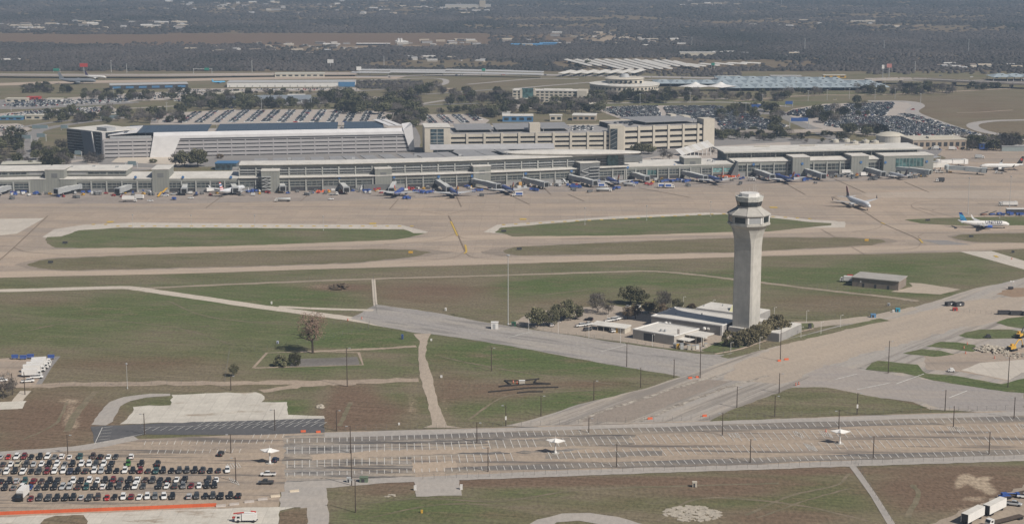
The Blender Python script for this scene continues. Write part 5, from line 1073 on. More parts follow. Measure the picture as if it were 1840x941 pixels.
def airliner(name, loc, rz, label, L=36.0, body=None, belly=None, fin=None, eng=None, winglet=True, span=None, group='airliners on the apron', wingm=None):
 body = body or WHITE; eng = eng or WHITE; wingm = wingm or M('wing_grey', (.50, .51, .52), .45, .06, .5, .0, .4)
 r = .055 * L if L < 45 else .05 * L; zc = r + .042 * L; sp = span or .96 * L
 a = root(name, loc, label, 'airliner', group, rz)
 off = Vector(loc)
 n = 16; rings = []
 for t, k, dz in ((-.5, .12, .75), (-.46, .3, .62), (-.38, .58, .38), (-.27, .88, .12), (-.18, 1, 0), (.3, 1, 0), (.38, .95, -.03), (.44, .76, -.12), (.48, .5, -.24), (.495, .25, -.33), (.5, .08, -.36)):
  rings.append([(off.x + t * L, off.y + r * k * math.cos(2 * PI * i / n), off.z + zc + dz * r + r * k * math.sin(2 * PI * i / n)) for i in range(n)])
 MB().loft(rings).build('fuselage', body, a, smooth=True)
 def X(x, y, z): return (off.x + x, off.y + y, off.z + z)
 win = MB()                                   # cockpit panes
 for s in (-1, 1):
  win.quad(X(.462 * L, 0, zc + .52 * r), X(.462 * L, s * .42 * r, zc + .38 * r), X(.478 * L, s * .36 * r, zc + .12 * r), X(.478 * L, 0, zc + .24 * r))
 for s in (-1, 1):
  w_ = MB(); y0, y1 = s * r * .8, s * sp / 2; z0, z1 = zc - .45 * r, zc - .45 * r + .055 * sp
  w_.hexa([X(.10 * L, y0, z0 - .4), X(-.10 * L, y0, z0 - .25), X(-.145 * L, y1, z1 - .05), X(-.10 * L, y1, z1 - .08), X(.10 * L, y0, z0 + .3), X(-.10 * L, y0, z0), X(-.145 * L, y1, z1 + .05), X(-.10 * L, y1, z1 + .1)])
  w_.build('wing', wingm, a)
  if winglet:
   MB().hexa([X(-.10 * L, y1 - .06, z1), X(-.145 * L, y1 - .06, z1), X(-.165 * L, y1 + s * .5, z1 + 2.4), X(-.145 * L, y1 + s * .5, z1 + 2.4), X(-.10 * L, y1 + .06, z1), X(-.145 * L, y1 + .06, z1), X(-.165 * L, y1 + s * .5 + .08, z1 + 2.4), X(-.145 * L, y1 + s * .5 + .08, z1 + 2.4)]).build('winglet', fin if winglet == 2 else body, a)
  ye = s * .155 * L; er = .032 * L; ze = z0 - er * .75 + .3
  e = MB(); rg = [[X(x * L, ye + er * k * math.cos(2 * PI * i / 12), ze + er * k * math.sin(2 * PI * i / 12)) for i in range(12)] for x, k in ((-.02, .6), (.05, .95), (.10, 1), (.125, .9))]
  e.loft(rg).build('engine', eng, a, smooth=True)
  MB().tube(X(.125 * L, ye, ze), X(.1265 * L, ye, ze), er * .82, n=12).build('engine_intake', DARKM, a)
  MB().hexa([X(.09 * L, ye - .12, ze + er * .8), X(0, ye - .12, ze + er * .8), X(-.02 * L, ye - .12, z0 + .6), X(.06 * L, ye - .12, z0 + .6), X(.09 * L, ye + .12, ze + er * .8), X(0, ye + .12, ze + er * .8), X(-.02 * L, ye + .12, z0 + .6), X(.06 * L, ye + .12, z0 + .6)]).build('pylon', eng, a)
  zt = zc + .45 * r
  MB().hexa([X(-.40 * L, 0, zt - .12), X(-.475 * L, 0, zt - .12), X(-.495 * L, s * .19 * L, zt + .5), X(-.465 * L, s * .19 * L, zt + .5), X(-.40 * L, 0, zt + .15), X(-.475 * L, 0, zt + .15), X(-.495 * L, s * .19 * L, zt + .62), X(-.465 * L, s * .19 * L, zt + .62)]).build('tailplane', wingm, a)
  MB().tube(X(-.02 * L, s * .08 * L, .55), X(-.02 * L, s * .08 * L, z0), .14, n=6).build('gear_strut', STEEL, a)
  for q in (-.45, .45): MB().tube(X(-.02 * L, s * .08 * L + q - .15, .55), X(-.02 * L, s * .08 * L + q + .15, .55), .55, n=10).build('wheel', RUBBER, a)
 zf0, zf1 = zc + .75 * r, zc + r + .165 * L
 MB().hexa([X(-.335 * L, -.22, zf0), X(-.47 * L, -.18, zf0), X(-.515 * L, -.06, zf1), X(-.46 * L, -.06, zf1), X(-.335 * L, .22, zf0), X(-.47 * L, .18, zf0), X(-.515 * L, .06, zf1), X(-.46 * L, .06, zf1)]).build('tail_fin', fin or body, a)
 win.build('cockpit_window', GLASS, a)
 MB().tube(X(.40 * L, 0, .4), X(.40 * L, 0, zc - .8 * r), .1, n=6).build('gear_strut', STEEL, a)
 for q in (-.25, .25): MB().tube(X(.40 * L, q - .1, .4), X(.40 * L, q + .1, .4), .4, n=10).build('wheel', RUBBER, a)
 if belly:
  rg = [[X(t * L, r * 1.012 * k * math.cos(PI + .35 + (PI - .7) * i / 10), zc + dz * r + r * 1.012 * k * math.sin(PI + .35 + (PI - .7) * i / 10)) for i in range(11)] for t, k, dz in ((-.27, .88, .12), (-.18, 1, 0), (.3, 1, 0), (.38, .95, -.03))]
  MB().loft(rg, cap=False).build('belly', belly, a, smooth=True)
 for s in (-1, 1):                            # cabin window strip
  m = MB(); k = int(L * .62 / 1.0); phi = .02
  for i in range(k):
   x = -.30 * L + i * .62 * L / k
   kk = 1 if x > -.18 * L else .93
   y, z, y2, z2_ = r * 1.006 * math.cos(phi), r * math.sin(phi), r * 1.006 * math.cos(phi + .17), r * math.sin(phi + .17)
   if kk < 1: continue
   m.quad(X(x, s * y, zc + z), X(x + .45, s * y, zc + z), X(x + .45, s * y2, zc + z2_), X(x, s * y2, zc + z2_))
  m.build('cabin_window', GLASS, a)
 return a
def g(x, y):
 p = P(x, y); return Vector((p.x, p.y, .13))
pu = airliner('airliner', g(1768, 410), R(-3), 'white jet with blue striped fin and dark blue lettering standing between grass islands', 34.5, WHITE, M('belly_grey', (.40, .41, .42), .5, .05, .5), FIN_U, M('engine_blue', (.04, .10, .38), .35, .05, 1), 1)
# lettering wrapped on the fuselage side
cu = bpy.data.curves.new('airline_lettering', 'FONT'); cu.body = 'UNITED'; cu.size = 3.0; cu.space_character = 1.12; cu.offset = .07; cu.resolution_u = 2
to = bpy.data.objects.new('lettering_source', cu); COL.objects.link(to)
bpy.context.view_layer.update()
tm = bpy.data.meshes.new_from_object(to.evaluated_get(bpy.context.evaluated_depsgraph_get()))
bpy.data.objects.remove(to, do_unlink=True)
import bmesh
tb_ = bmesh.new(); tb_.from_mesh(tm); ymx = max(v.co.y for v in tb_.verts)
for k in range(1, 8): bmesh.ops.bisect_plane(tb_, geom=tb_.verts[:] + tb_.edges[:] + tb_.faces[:], plane_co=(0, ymx * k / 8, 0), plane_no=(0, 1, 0))
tb_.to_mesh(tm); tb_.free()
rf = .055 * 34.5; zcu = rf + .042 * 34.5; wx = max(v.co.x for v in tm.vertices)
for v in tm.vertices:
 ph = .02 + v.co.y / rf * 1.05; v.co = Vector(((v.co.x - wx / 2) * 11.6 / wx + 6.2, -rf * 1.03 * math.cos(ph), zcu + rf * 1.03 * math.sin(ph)))
tm.materials.append(M('lettering_navy', (.008, .012, .05), .5, .05, 1))
child('airline_lettering', tm, pu)
airliner('airliner', g(1541, 372), R(-76), 'white jet with dark red fin taxiing toward the camera on the apron', 41, M('pearl_white', (.66, .68, .71), .4, .05, .3), None, FIN_D, WHITE, 2, 36)
ac = airliner('airliner', g(1799, 306), R(180), 'white jet with black fin docked at the far right jet bridges', 38, WHITE, None, FIN_C, WHITE, 2, 35)
m = MB(); c = Vector(ac.location)
for k in range(7):
 pass
ring = [(c.x - .0, c.y, 0)]
rr = MB(); fx, fz2 = -.455 * 38, 9.3
pts = [(math.cos(PI / 2 + i * PI / 5.5) * (1.35 if i % 2 == 0 else .95), math.sin(PI / 2 + i * PI / 5.5) * (1.35 if i % 2 == 0 else .95)) for i in range(11)]
for s in (-1, 1): rr.add([(c.x + fx + x, c.y + s * .26, c.z + fz2 + z) for x, z in pts], [tuple(range(11)) if s < 0 else tuple(range(11))[::-1]])
rr.build('fin_emblem', REDP, ac)
airliner('airliner', g(418, 349), R(67), 'silver jet with red white and blue striped fin nosed in at the left stands', 37, M('polished_silver', (.56, .58, .61), .35, .05, .5), None, FIN_A, M('engine_grey', (.5, .51, .53), .35, .05, .5), 1)
for (x, y, h, lab) in ((717, 352, 82, 'blue jet with orange and red fin, leftmost of the blue jets'), (815, 352.5, 103, 'blue jet seen tail-on, second of the blue jets from the left'), (912, 347, 106, 'blue jet with red-edged fin beside the small blue-white truck'), (1101, 332.5, 104, 'blue jet with red fin behind the silver tanker'), (1284, 329, 105, 'blue jet with thin red fin left of the tower head'), (1410, 327.5, 107, 'blue jet with red fin, rightmost of the blue jets')):
 airliner('airliner', g(x, y), R(h), lab, 34, SWB, None, FIN_S, M('engine_navy', (.035, .06, .2), .4, .05, 1), 2, 34.5)
airliner('airliner', g(1613, 320.5), R(110), 'small silver regional jet nosed in below the large glass front', 28, M('polished_silver', (.56, .58, .61)), None, FIN_D, WHITE, 1, 25)
GREYJ = M('grey_jet_paint', (.19, .21, .235), .5, .06, .3)
airliner('airliner', P(139, 151) + Vector((0, 0, .1)), R(-4), 'large plain grey jet parked far off at the upper left', 54, GREYJ, None, GREYJ, GREYJ, 0, 50, 'distant parked aircraft', GREYJ)
airliner('airliner', P(172, 142.5) + Vector((0, 0, .1)), R(-20), 'distant white jet with dark tail behind the grey jet', 36, WHITE, None, M('violet_fin', (.06, .04, .12)), WHITE, 0, 34, 'distant parked aircraft')
BLUEJ = M('sky_blue_jet', (.10, .38, .62), .5, .06, .3)
airliner('airliner', P(393, 150) + Vector((0, 0, .1)), R(30), 'tiny distant sky-blue jet near the white hangar', 20, BLUEJ, None, BLUEJ, BLUEJ, 0, 18, 'distant parked aircraft', BLUEJ)
def truck(name, loc, rz, label, cat, kind, m1, m2=None, L=8.0, group=None):
 r_ = root(name, loc, label, cat, group, rz); o = Vector(loc); m2 = m2 or WHITE
 def B(x0, x1, y0, y1, z0, z1, nm, mt): MB().box(o.x + x0, o.x + x1, o.y + y0, o.y + y1, o.z + z0, o.z + z1).build(nm, mt, r_)
 W = 1.25; h = L / 2
 B(-h, h, -.5, .5, .55, .8, 'chassis', DARKM)
 c = MB(); x0 = h - 2.1
 c.add([(o.x + x, o.y + y, o.z + z) for y in (-W * .92, W * .92) for x, z in ((x0, .6), (h, .6), (h, 1.5), (h - .5, 2.5), (x0, 2.6))], [(0, 1, 2, 3, 4), (9, 8, 7, 6, 5)] + [(i, 5 + i, 5 + (i + 1) % 5, (i + 1) % 5) for i in range(5)])
 c.build('cab', m2, r_)
 wn = MB(); wn.quad((o.x + h + .01, o.y - W * .8, o.z + 1.52), (o.x + h + .01, o.y + W * .8, o.z + 1.52), (o.x + h - .43, o.y + W * .8, o.z + 2.4), (o.x + h - .43, o.y - W * .8, o.z + 2.4))
 wn.build('windscreen', CGLASS, r_)
 for s in (-1, 1): B(x0 + .4, h - .7, s * W * .93 - .01, s * W * .93 + .01, 1.55, 2.25, 'side_window', CGLASS)
 for x in (h - 1.1, -h + 1.2, -h + 2.3 if L > 9 else -h + 1.2):
  if L <= 9 and x == -h + 1.2 and [ch for ch in r_.children if ch.name.startswith('wheel')].__len__() >= 4: continue
  for s in (-1, 1): MB().tube((o.x + x, o.y + s * W - .15, o.z + .5), (o.x + x, o.y + s * W + .12, o.z + .5), .5, n=10).build('wheel', RUBBER, r_)
 if kind == 'box': B(-h, x0 - .15, -W, W, .85, 3.5, 'cargo_box', m1)
 if kind == 'blue_box':
  B(-h, x0 - .15, -W, W, .85, 3.6, 'cargo_box', m1)
  for s in (-1, 1): B(-h + .5, x0 - .7, s * (W + .012) - .01, s * (W + .012) + .01, 1.3, 3.1, 'side_panel', BLUEP)
 if kind == 'tank':
  t = MB(); t.loft([[(o.x + x, o.y + 1.2 * k * math.cos(2 * PI * i / 14), o.z + 2.1 + 1.05 * k * math.sin(2 * PI * i / 14)) for i in range(14)] for x, k in ((-h, .8), (-h + .25, 1), (x0 - .5, 1), (x0 - .25, .8))]); t.build('tank', m1, r_, smooth=True)
  B(-h + .6, x0 - .8, -.3, .3, 3.12, 3.3, 'walkway', DARKM)
 if kind == 'flat':
  B(-h, x0 - .15, -W, W, .82, 1.02, 'deck', m1); B(x0 - .14, x0 - .05, -W, W, .82, 2.2, 'headboard', DARKM)
 if kind == 'vac':
  B(-h + .3, x0 - .3, -W, W, .85, 3.0, 'debris_tank', m1)
  MB().tube((o.x - h + 1, o.y, o.z + 3.2), (o.x + x0 - 1, o.y, o.z + 3.3), .22, n=8).build('boom', STEEL if 'loader' in name else WHITE, r_); MB().tube((o.x - h + .6, o.y - .9, o.z + 3.15), (o.x - h + 2.4, o.y - .9, o.z + 3.4), .3, n=8).build('hose', STEEL if 'loader' in name else REDP, r_); MB().tube((o.x + x0 - .9, o.y, o.z + 3.3), (o.x + h + .6, o.y, o.z + 2.9), .25, n=8).build('hose', STEEL if 'loader' in name else REDP, r_)
  MB().lathe((o.x + h + .5, o.y, o.z + 1.5), ((.6, -.25), (.6, .25)), 10).build('hose_reel', STEEL if 'loader' in name else REDP, r_)
 if kind == 'lift':
  B(-h, x0 - .15, -W, W, 2.2, 4.6, 'cargo_box', m1)
  for s in (-1, 1): MB().tube((o.x - h + .5, o.y + s * .9, o.z + .8), (o.x + x0 - .6, o.y + s * .9, o.z + 2.2), .1, n=4).build('lift_arm', STEEL, r_)
 return r_
AV = 'service trucks on the apron'
for (x, y, h, nm, cat, kind, m1, m2, L, lab) in (
 (233, 363, 2, 'catering_truck', 'truck', 'lift', WHITE, WHITE, 11, 'long white catering truck standing alone below the left concourse'), (248, 358, 170, 'box_truck', 'truck', 'box', WHITE, WHITE, 9, 'white box truck just behind the long catering truck'),
 (508, 362.5, 181, 'tanker_truck', 'tanker', 'tank', STEEL, WHITE, 12, 'silver tanker alone on the apron below the central hall'), (1085, 344.5, 4, 'tanker_truck', 'tanker', 'tank', STEEL, WHITE, 12.5, 'silver tanker with white cab in front of the blue jet'), (1131, 335, -8, 'tanker_truck', 'tanker', 'tank', GREYM, WHITE, 10, 'dull grey tanker behind the right wing of the blue jet'),
 (930, 353, 183, 'box_truck', 'truck', 'blue_box', WHITE, WHITE, 8.5, 'blue and white box truck beside the third blue jet'), (1083, 337, 2, 'box_truck', 'truck', 'blue_box', WHITE, WHITE, 8, 'blue and white box truck behind the silver tanker'), (1190, 337.5, 4, 'box_truck', 'truck', 'blue_box', WHITE, WHITE, 7.5, 'left one of two blue and white box trucks side by side'), (1203, 338, 2, 'box_truck', 'truck', 'blue_box', WHITE, WHITE, 8, 'right one of two blue and white box trucks side by side'),
 (1760, 285, -6, 'box_truck', 'truck', 'box', STEEL, WHITE, 8.5, 'grey box truck driving on the apron above the black-finned jet'), (1689, 327, 178, 'pushback_tug', 'tug', 'box', DARKM, WHITE, 7, 'white and black tug crossing the apron right of the small regional jet'), (1712, 270, -10, 'step_van', 'van', 'box', WHITE, WHITE, 8, 'white step van in front of the tan cargo building'),
 (1680, 269, 170, 'step_van', 'van', 'box', WHITE, WHITE, 7, 'white van left of the step van by the cargo building'), (1522, 315, 8, 'box_truck', 'truck', 'lift', WHITE, WHITE, 10, 'white catering truck parked below the right hall'), (1552, 317, 20, 'box_truck', 'truck', 'box', WHITE, WHITE, 7, 'small white truck right of the catering truck'), (1350, 325, -5, 'flatbed_truck', 'truck', 'flat', GREYM, WHITE, 7, 'white flatbed behind the tower cab level near orange carts'),
 (1795, 312, 170, 'flatbed_truck', 'truck', 'flat', GREYM, WHITE, 7, 'low white truck below the black-finned jet'), (1688, 311, 170, 'flatbed_truck', 'truck', 'flat', STEEL, WHITE, 7, 'white truck under the fixed white jet bridge'), (600, 351, 10, 'flatbed_truck', 'truck', 'flat', GREYM, WHITE, 7, 'white flatbed beside the orange covers'),
 (368, 341, 30, 'box_truck', 'truck', 'box', WHITE, WHITE, 8, 'white truck docked right of the silver jet bridge'), (379, 345, 35, 'box_truck', 'truck', 'box', WHITE, WHITE, 8, 'white truck beside the tail of the silver jet'), (1005, 331, 10, 'box_truck', 'truck', 'box', STEEL, STEEL, 7, 'pale grey truck under the blue-carts jet bridge'), (935, 335, 90, 'box_truck', 'truck', 'box', M('amber_box', (.6, .35, .12)), WHITE, 6, 'amber and white truck right of the third blue jet')):
 truck(nm, g(x, y), R(h), lab, cat, kind, m1, m2, L, AV)
for i, (x, y, kind, paint) in enumerate(((343, 357, 'sedan', 'white'), (352, 352, 'sedan', 'dark_blue'), (270, 362, 'sedan', 'white'), (595, 359, 'hatchback', 'white'), (297, 353, 'pickup', 'white'), (312, 350, 'pickup', 'silver'), (250, 345, 'sedan', 'white'), (195, 343, 'hatchback', 'white'), (200, 344, 'hatchback', 'white'), (80, 346, 'sedan', 'white'), (1350, 321, 'pickup', 'white'), (1740, 268, 'van', 'white'), (1698, 266, 'van', 'white'), (1725, 266, 'van', 'white'))):
 make_car(kind, paint, g(x, y), R((5, 60, 0, 10, 5, 30, 70, 80, 80, 60, 0, 80, 80, 80)[i]), ['white sedan on the apron left of the silver jet', 'dark blue sedan just above the white apron sedan', 'small white sedan right of the catering truck', 'small white hatchback alone below the central hall', 'white pickup among the yellow stairs', 'silver pickup right of the yellow stairs', 'white sedan under the third jet bridge', 'left white hatchback under the left concourse', 'right white hatchback under the left concourse', 'white sedan below the second concourse block', 'white pickup near the orange carts', 'white van at the right of the cargo docks', 'white van at the left of the cargo docks', 'white van in the middle of the cargo docks'][i], 'cars on the apron')
CARTP = {}
def cart(x, y, rz, m_, lab, grp, kind='baggage_cart'):
 key = (kind, m_.name)
 if key not in CARTP:
  d = [('deck', MB().box(-1.5, 1.5, -.75, .75, .5, .65), GREYM)]
  if kind == 'baggage_cart':
   d += [('curtain', MB().box(-1.45, 1.45, -.72, .72, .653, 1.9), m_), ('canopy', MB().box(-1.6, 1.6, -.85, .85, 1.903, 2.0), m_)]
  elif kind == 'belt_loader':
   d = [('chassis', MB().box(-2.6, 2.2, -.8, .8, .45, 1.1), m_), ('conveyor', MB().hexa([(-3.4, -.45, .9), (3.6, -.45, 2.5), (3.6, .45, 2.5), (-3.4, .45, .9), (-3.4, -.45, 1.15), (3.6, -.45, 2.8), (3.6, .45, 2.8), (-3.4, .45, 1.15)]), DARKM), ('seat', MB().box(-1.5, -1, .5, .8, 1.1, 1.7), RUBBER)]
  elif kind == 'air_stairs':
   d = [('stair_flight', MB().hexa([(-2.6, -.8, .5), (2.2, -.8, 3.2), (2.2, .8, 3.2), (-2.6, .8, .5), (-2.6, -.8, .8), (2.2, -.8, 3.6), (2.2, .8, 3.6), (-2.6, .8, .8)]), m_), ('platform', MB().box(2.2, 3.4, -.8, .8, 3.3, 3.6), m_)]
   d += [('prop', MB().tube((2.6, s * .6, .5), (2.6, s * .6, 3.3), .1, n=5), STEEL) for s in (-1, 1)]
  else:
   d = [('chassis', MB().box(-1.5, 1.5, -.8, .8, .4, 1.0), m_), ('engine_cover', MB().box(.2, 1.4, -.7, .7, 1.003, 1.35), m_), ('seat', MB().box(-.9, -.4, -.5, .5, 1.003, 1.6), RUBBER)]
  wx = 2.0 if kind == 'belt_loader' else 1.0
  for sx in (-wx, wx):
   for sy in (-1, 1): d.append(('wheel', MB().tube((sx, sy * .7 - .1, .33), (sx, sy * .7 + .1, .33), .32, n=8), RUBBER))
  CARTP[key] = [(n, b.mesh(n, [mt])) for n, b, mt in d]
 r_ = root(kind, g(x, y), lab, {'baggage_cart': 'cart', 'belt_loader': 'belt loader', 'air_stairs': 'air stairs'}.get(kind, 'tug'), grp, rz)
 for n, me_ in CARTP[key]: child(n, me_, r_)
CB, CD, CR, CO = M('cart_blue', (.055, .105, .33), .6, .12, 1), M('cart_grey', (.14, .145, .15), .6, .15, 1), M('cart_red', (.34, .05, .05), .6, .12, 1), M('cart_orange', (.68, .14, .05), .6, .12, 1)
for (x, y, n, m_, place) in ((28, 350, 3, CB, 'below the first concourse block'), (40, 347, 4, CB, 'right of the first jet bridge'), (66, 349, 3, CB, 'left of the second jet bridge'), (24, 357, 2, CD, 'nearest the camera at the far left'), (140, 356, 3, CD, 'alone right of the second jet bridge'), (160, 346, 5, CB, 'between the second and third jet bridges'), (176, 350, 4, CD, 'left of the third jet bridge'), (264, 344, 5, CB, 'right of the third jet bridge'), (271, 350, 3, CD, 'below the yellow stairs'), (314, 358, 2, CB, 'alone left of the white apron sedan'),
  (455, 345, 5, CB, 'right of the silver jet'), (470, 340, 4, CD, 'by the grey stair tower'), (555, 350, 3, CD, 'alone below the central hall'), (640, 344, 4, CD, 'below the wide grey door'), (660, 346, 4, CB, 'left of the leftmost blue jet'), (677, 342, 3, CR, 'by the wide grey door'), (732, 357, 4, CB, 'below the wing of the leftmost blue jet'), (752, 346, 5, CB, 'between the first two blue jets'), (770, 348, 6, CB, 'left of the second blue jet'), (738, 341, 3, CR, 'below the central hall piers'), (860, 345, 4, CB, 'right of the second blue jet'), (868, 354, 2, CD, 'alone below the third jet stand'), (842, 338, 3, CB, 'behind the right wing of the second blue jet'), (895, 340, 3, CD, 'under the third blue jet bridge'),
  (962, 343, 4, CB, 'below the fourth blue jet bridge'), (1028, 336, 4, CB, 'left of the fourth blue jet'), (1040, 338, 4, CB, 'nearest the fourth blue jet wing'), (1034, 342.5, 2, CD, 'left of the silver tanker'), (1062, 346, 2, CD, 'at the tail of the silver tanker'), (1068, 327, 7, CB, 'behind the fourth blue jet'), (1108, 340, 4, CB, 'right of the silver tanker'), (1120, 328, 4, CD, 'behind the tail of the fourth blue jet'), (1141, 331, 3, CB, 'beside the grey tanker'), (1168, 333, 3, CR, 'left of the twin blue trucks'), (1190, 327, 6, CD, 'under the covered bay'), (1205, 327, 8, CB, 'above the twin blue trucks'), (1228, 327, 7, CB, 'left of the fifth blue jet'), (1238, 335, 2, CD, 'alone right of the twin blue trucks'),
  (1265, 321, 4, CB, 'beside the nose of the fifth blue jet'), (1300, 319, 5, CO, 'right of the fifth blue jet'), (1320, 319, 6, CO, 'in the orange row'), (1332, 331, 2, CD, 'alone above the tower cab'), (1392, 317, 6, CB, 'left of the sixth blue jet'), (1430, 318, 5, CB, 'right of the sixth blue jet nose'), (1448, 325, 3, CB, 'right of the sixth blue jet wing'), (1505, 319, 6, CD, 'left of the white catering truck'), (1535, 320, 5, CD, 'below the white catering truck'), (1570, 323, 4, CD, 'left of the regional jet'), (1640, 320, 4, CD, 'right of the regional jet'), (1660, 318, 4, CD, 'by the fixed jet bridge'), (1800, 386.5, 3, CB, 'above the white jet at the right edge'), (1817, 386, 3, CB, 'in front of the dark trailer'), (1833, 386, 3, CB, 'at the right edge by the dark trailer'), (1470, 317, 4, CD, 'below the fifth right block')):
 for i in range(n):
  cname = {CB.name: 'blue', CD.name: 'grey', CR.name: 'red', CO.name: 'orange'}[m_.name]
  cart(x + (i - n / 2) * 3.6 + random.uniform(-2, 2), y + random.uniform(-1.6, 1.6), random.uniform(-.6, .6) + (PI / 2 if random.random() < .3 else 0), m_, f'{cname} baggage cart in the cluster {place}', f'{cname} carts {place}')
for (x, y, h, m_, kind, lab) in ((1768, 387, 20, M('brown_loader', (.26, .14, .10)), 'belt_loader', 'rust-brown belt loader above the tail of the white jet'), (1783, 386.5, 25, CB, 'belt_loader', 'dark blue belt loader above the fuselage of the white jet'), (1455, 323, -20, CB, 'belt_loader', 'long blue belt loader right of the rightmost blue jet'), (1465, 330, 0, CD, 'tow_tractor', 'dark tow tractor alone right of the blue belt loader'), (1078, 330, 10, CB, 'belt_loader', 'blue belt loader beside the fourth blue jet'), (722, 345, 80, CB, 'belt_loader', 'blue belt loader at the leftmost blue jet'), (820, 343, 80, CB, 'belt_loader', 'blue belt loader at the second blue jet'),
  (287, 354, 70, YELLOW, 'air_stairs', 'yellow stairs left of the white apron pickup'), (296, 347, 60, YELLOW, 'air_stairs', 'yellow stairs below the third jet bridge'), (535, 340, 100, STEEL, 'air_stairs', 'pale stairs left of the central hall piers'), (650, 342, 80, STEEL, 'air_stairs', 'grey stairs beside the grey carts'), (182, 339, 90, STEEL, 'air_stairs', 'grey stairs below the left concourse'), (447, 340, 80, STEEL, 'air_stairs', 'grey stairs right of the silver jet'), (1015, 330, 120, STEEL, 'air_stairs', 'grey stairs left of the stair tower'), (1110, 322, 120, STEEL, 'air_stairs', 'grey stairs right of the fourth blue jet'), (384, 338, 80, STEEL, 'air_stairs', 'grey stairs above the white docked trucks'), (1470, 322, 0, YELLOW, 'tow_tractor', 'small yellow tractor by the rightmost blue jet'), (845, 337, 0, YELLOW, 'tow_tractor', 'small yellow tractor behind the second blue jet'), (1707, 311, 0, YELLOW, 'tow_tractor', 'small yellow tractor under the right jet bridge')):
 cart(x, y, R(h), m_, lab, None, kind)
for i, (x, y, wd) in enumerate(((572, 345.5, 9), (582, 345, 9), (590, 344.5, 7))):
 a, b = P(x - wd / 2, y), P(x + wd / 2, y); c = (a + b) / 2; r_ = tag(MB().hexa([(a.x, a.y - 2, .13), (b.x, b.y - 2, .13), (b.x, b.y + 2, .13), (a.x, a.y + 2, .13), (a.x + .8, a.y - 1, 1.7), (b.x - .8, b.y - 1, 1.7), (b.x - .8, b.y + 1, 1.7), (a.x + .8, a.y + 1, 1.7)]).build('cargo_cover', ORANGE), ['left orange cargo cover on the apron below the central hall', 'middle orange cargo cover on the apron below the central hall', 'right orange cargo cover on the apron below the central hall'][i], 'cargo cover', 'orange cargo covers')
# white loader truck, dark trailer by the right edge
truck('loader_truck', g(1812, 370), R(178), 'long white loader truck with raised boom at the right edge of the apron', 'truck', 'vac', WHITE, WHITE, 14)
c = g(1843, 386); r_ = root('cargo_trailer', c, 'long dark trailer with white roof behind the blue carts', 'trailer')
MB().box(c.x - 13, c.x + 13, c.y + 3, c.y + 6, .8, 3.6).build('side_wall', DARKM, r_); MB().box(c.x - 13.2, c.x + 13.2, c.y + 2.8, c.y + 6.2, 3.603, 4.1).build('roof', WHITE, r_)
for x in (-10, -6, 6, 10): MB().tube((c.x + x, c.y + 2.9, .55), (c.x + x, c.y + 3.3, .55), .5, n=8).build('wheel', RUBBER, r_)
g2 = lambda x, y: Vector((P(x, y).x, P(x, y).y, .14))
truck('vacuum_truck', g2(443, 937), R(180), 'white vacuum truck with red hoses on the pale slab at the bottom', 'truck', 'vac', WHITE, WHITE, 7.6)
for (x, y, h, L, lab, kind) in ((62, 662, 10, 9, 'white box truck at the bottom of the white cluster on the left pad', 'box'), (66, 654, 12, 10, 'white truck second from the bottom in the left pad cluster', 'box'), (72, 649, 12, 10, 'long white truck in the middle of the left pad cluster', 'box'), (78, 645, 14, 9, 'white truck fourth from the bottom in the left pad cluster', 'box'), (79, 641, 16, 9, 'topmost white truck of the left pad cluster', 'box')):
 truck('box_truck', g2(x - 4, y + 14), R(h), lab, 'truck', kind, WHITE, WHITE, L, 'white trucks on the left pad')
for i, (x, y) in enumerate(((50, 687), (66, 680), (2, 686))): make_car('pickup', 'white', g2(x, y), R(15), ['lowest white pickup on the left pad', 'white pickup right of the lowest white truck on the left pad', 'white pickup at the left edge behind the bare tree'][i], 'white pickups on the left pad')
for i, (x, y) in enumerate(((27, 645), (42, 646), (55, 644), (92, 645))): cart(x, y, R(5), CB, ['dark blue cart leftmost at the back of the left pad', 'dark blue cart second at the back of the left pad', 'dark blue cart left of the white trucks on the left pad', 'dark blue cart right of the white trucks on the left pad'][i], 'blue carts on the left pad')
# the boxy white vehicle standing in the full lot, its black front trailer
truck('moving_truck', Vector((P(40, 895).x, P(40, 895).y, .17)), R(-92), 'white moving truck with black bonnet standing across the front rows', 'truck', 'box', WHITE, PAINT['black'], 9)
# trailers, flatbeds at bottom right
def container(p0, p1, w_, h, lab):
 a, b = P(*p0), P(*p1); f = frame(a, b); r_ = root('cargo_trailer', (a.x, a.y, 0), lab, 'trailer', 'white trailers at bottom right')
 zb = 1.0
 MB().fbox(f, 0, f.L, 0, .12, zb, h).build('side_wall', WHITE, r_); MB().fbox(f, 0, f.L, w_ - .12, w_, zb, h).build('side_wall', WHITE, r_)
 MB().fbox(f, 0, f.L, 0, w_, h + .003, h + .12).build('roof', ROOFW, r_); MB().fbox(f, 0, f.L, .121, w_ - .121, zb, zb + .15).build('floor', WOOD, r_)
 MB().fbox(f, f.L - .12, f.L - .002, .121, w_ - .121, zb + .15, h).build('end_wall', WHITE, r_); MB().fbox(f, .3, .35, .121, w_ - .121, zb + .15, h).build('open_end', DARKM, r_)
 for u in (1.6, 2.9, f.L - 2.2):
  for v in (.2, w_ - .5): MB().tube(f(u, v, .5), f(u, v + .3, .5), .5, n=10).build('wheel', RUBBER, r_)
container((1739, 945), (1769, 929), 2.7, 4.0, 'white trailer with open dark end, nearer the bottom edge'); container((1778, 929), (1808, 914), 2.7, 4.0, 'white trailer with open dark end beside the silver pickup')
make_car('pickup', 'silver', g2(1821, 908), R(-20), 'silver pickup truck parked right of the white trailers'); make_car('pickup', 'white', g2(1842, 895), R(-15), 'white pickup cut by the right edge above the silver one')
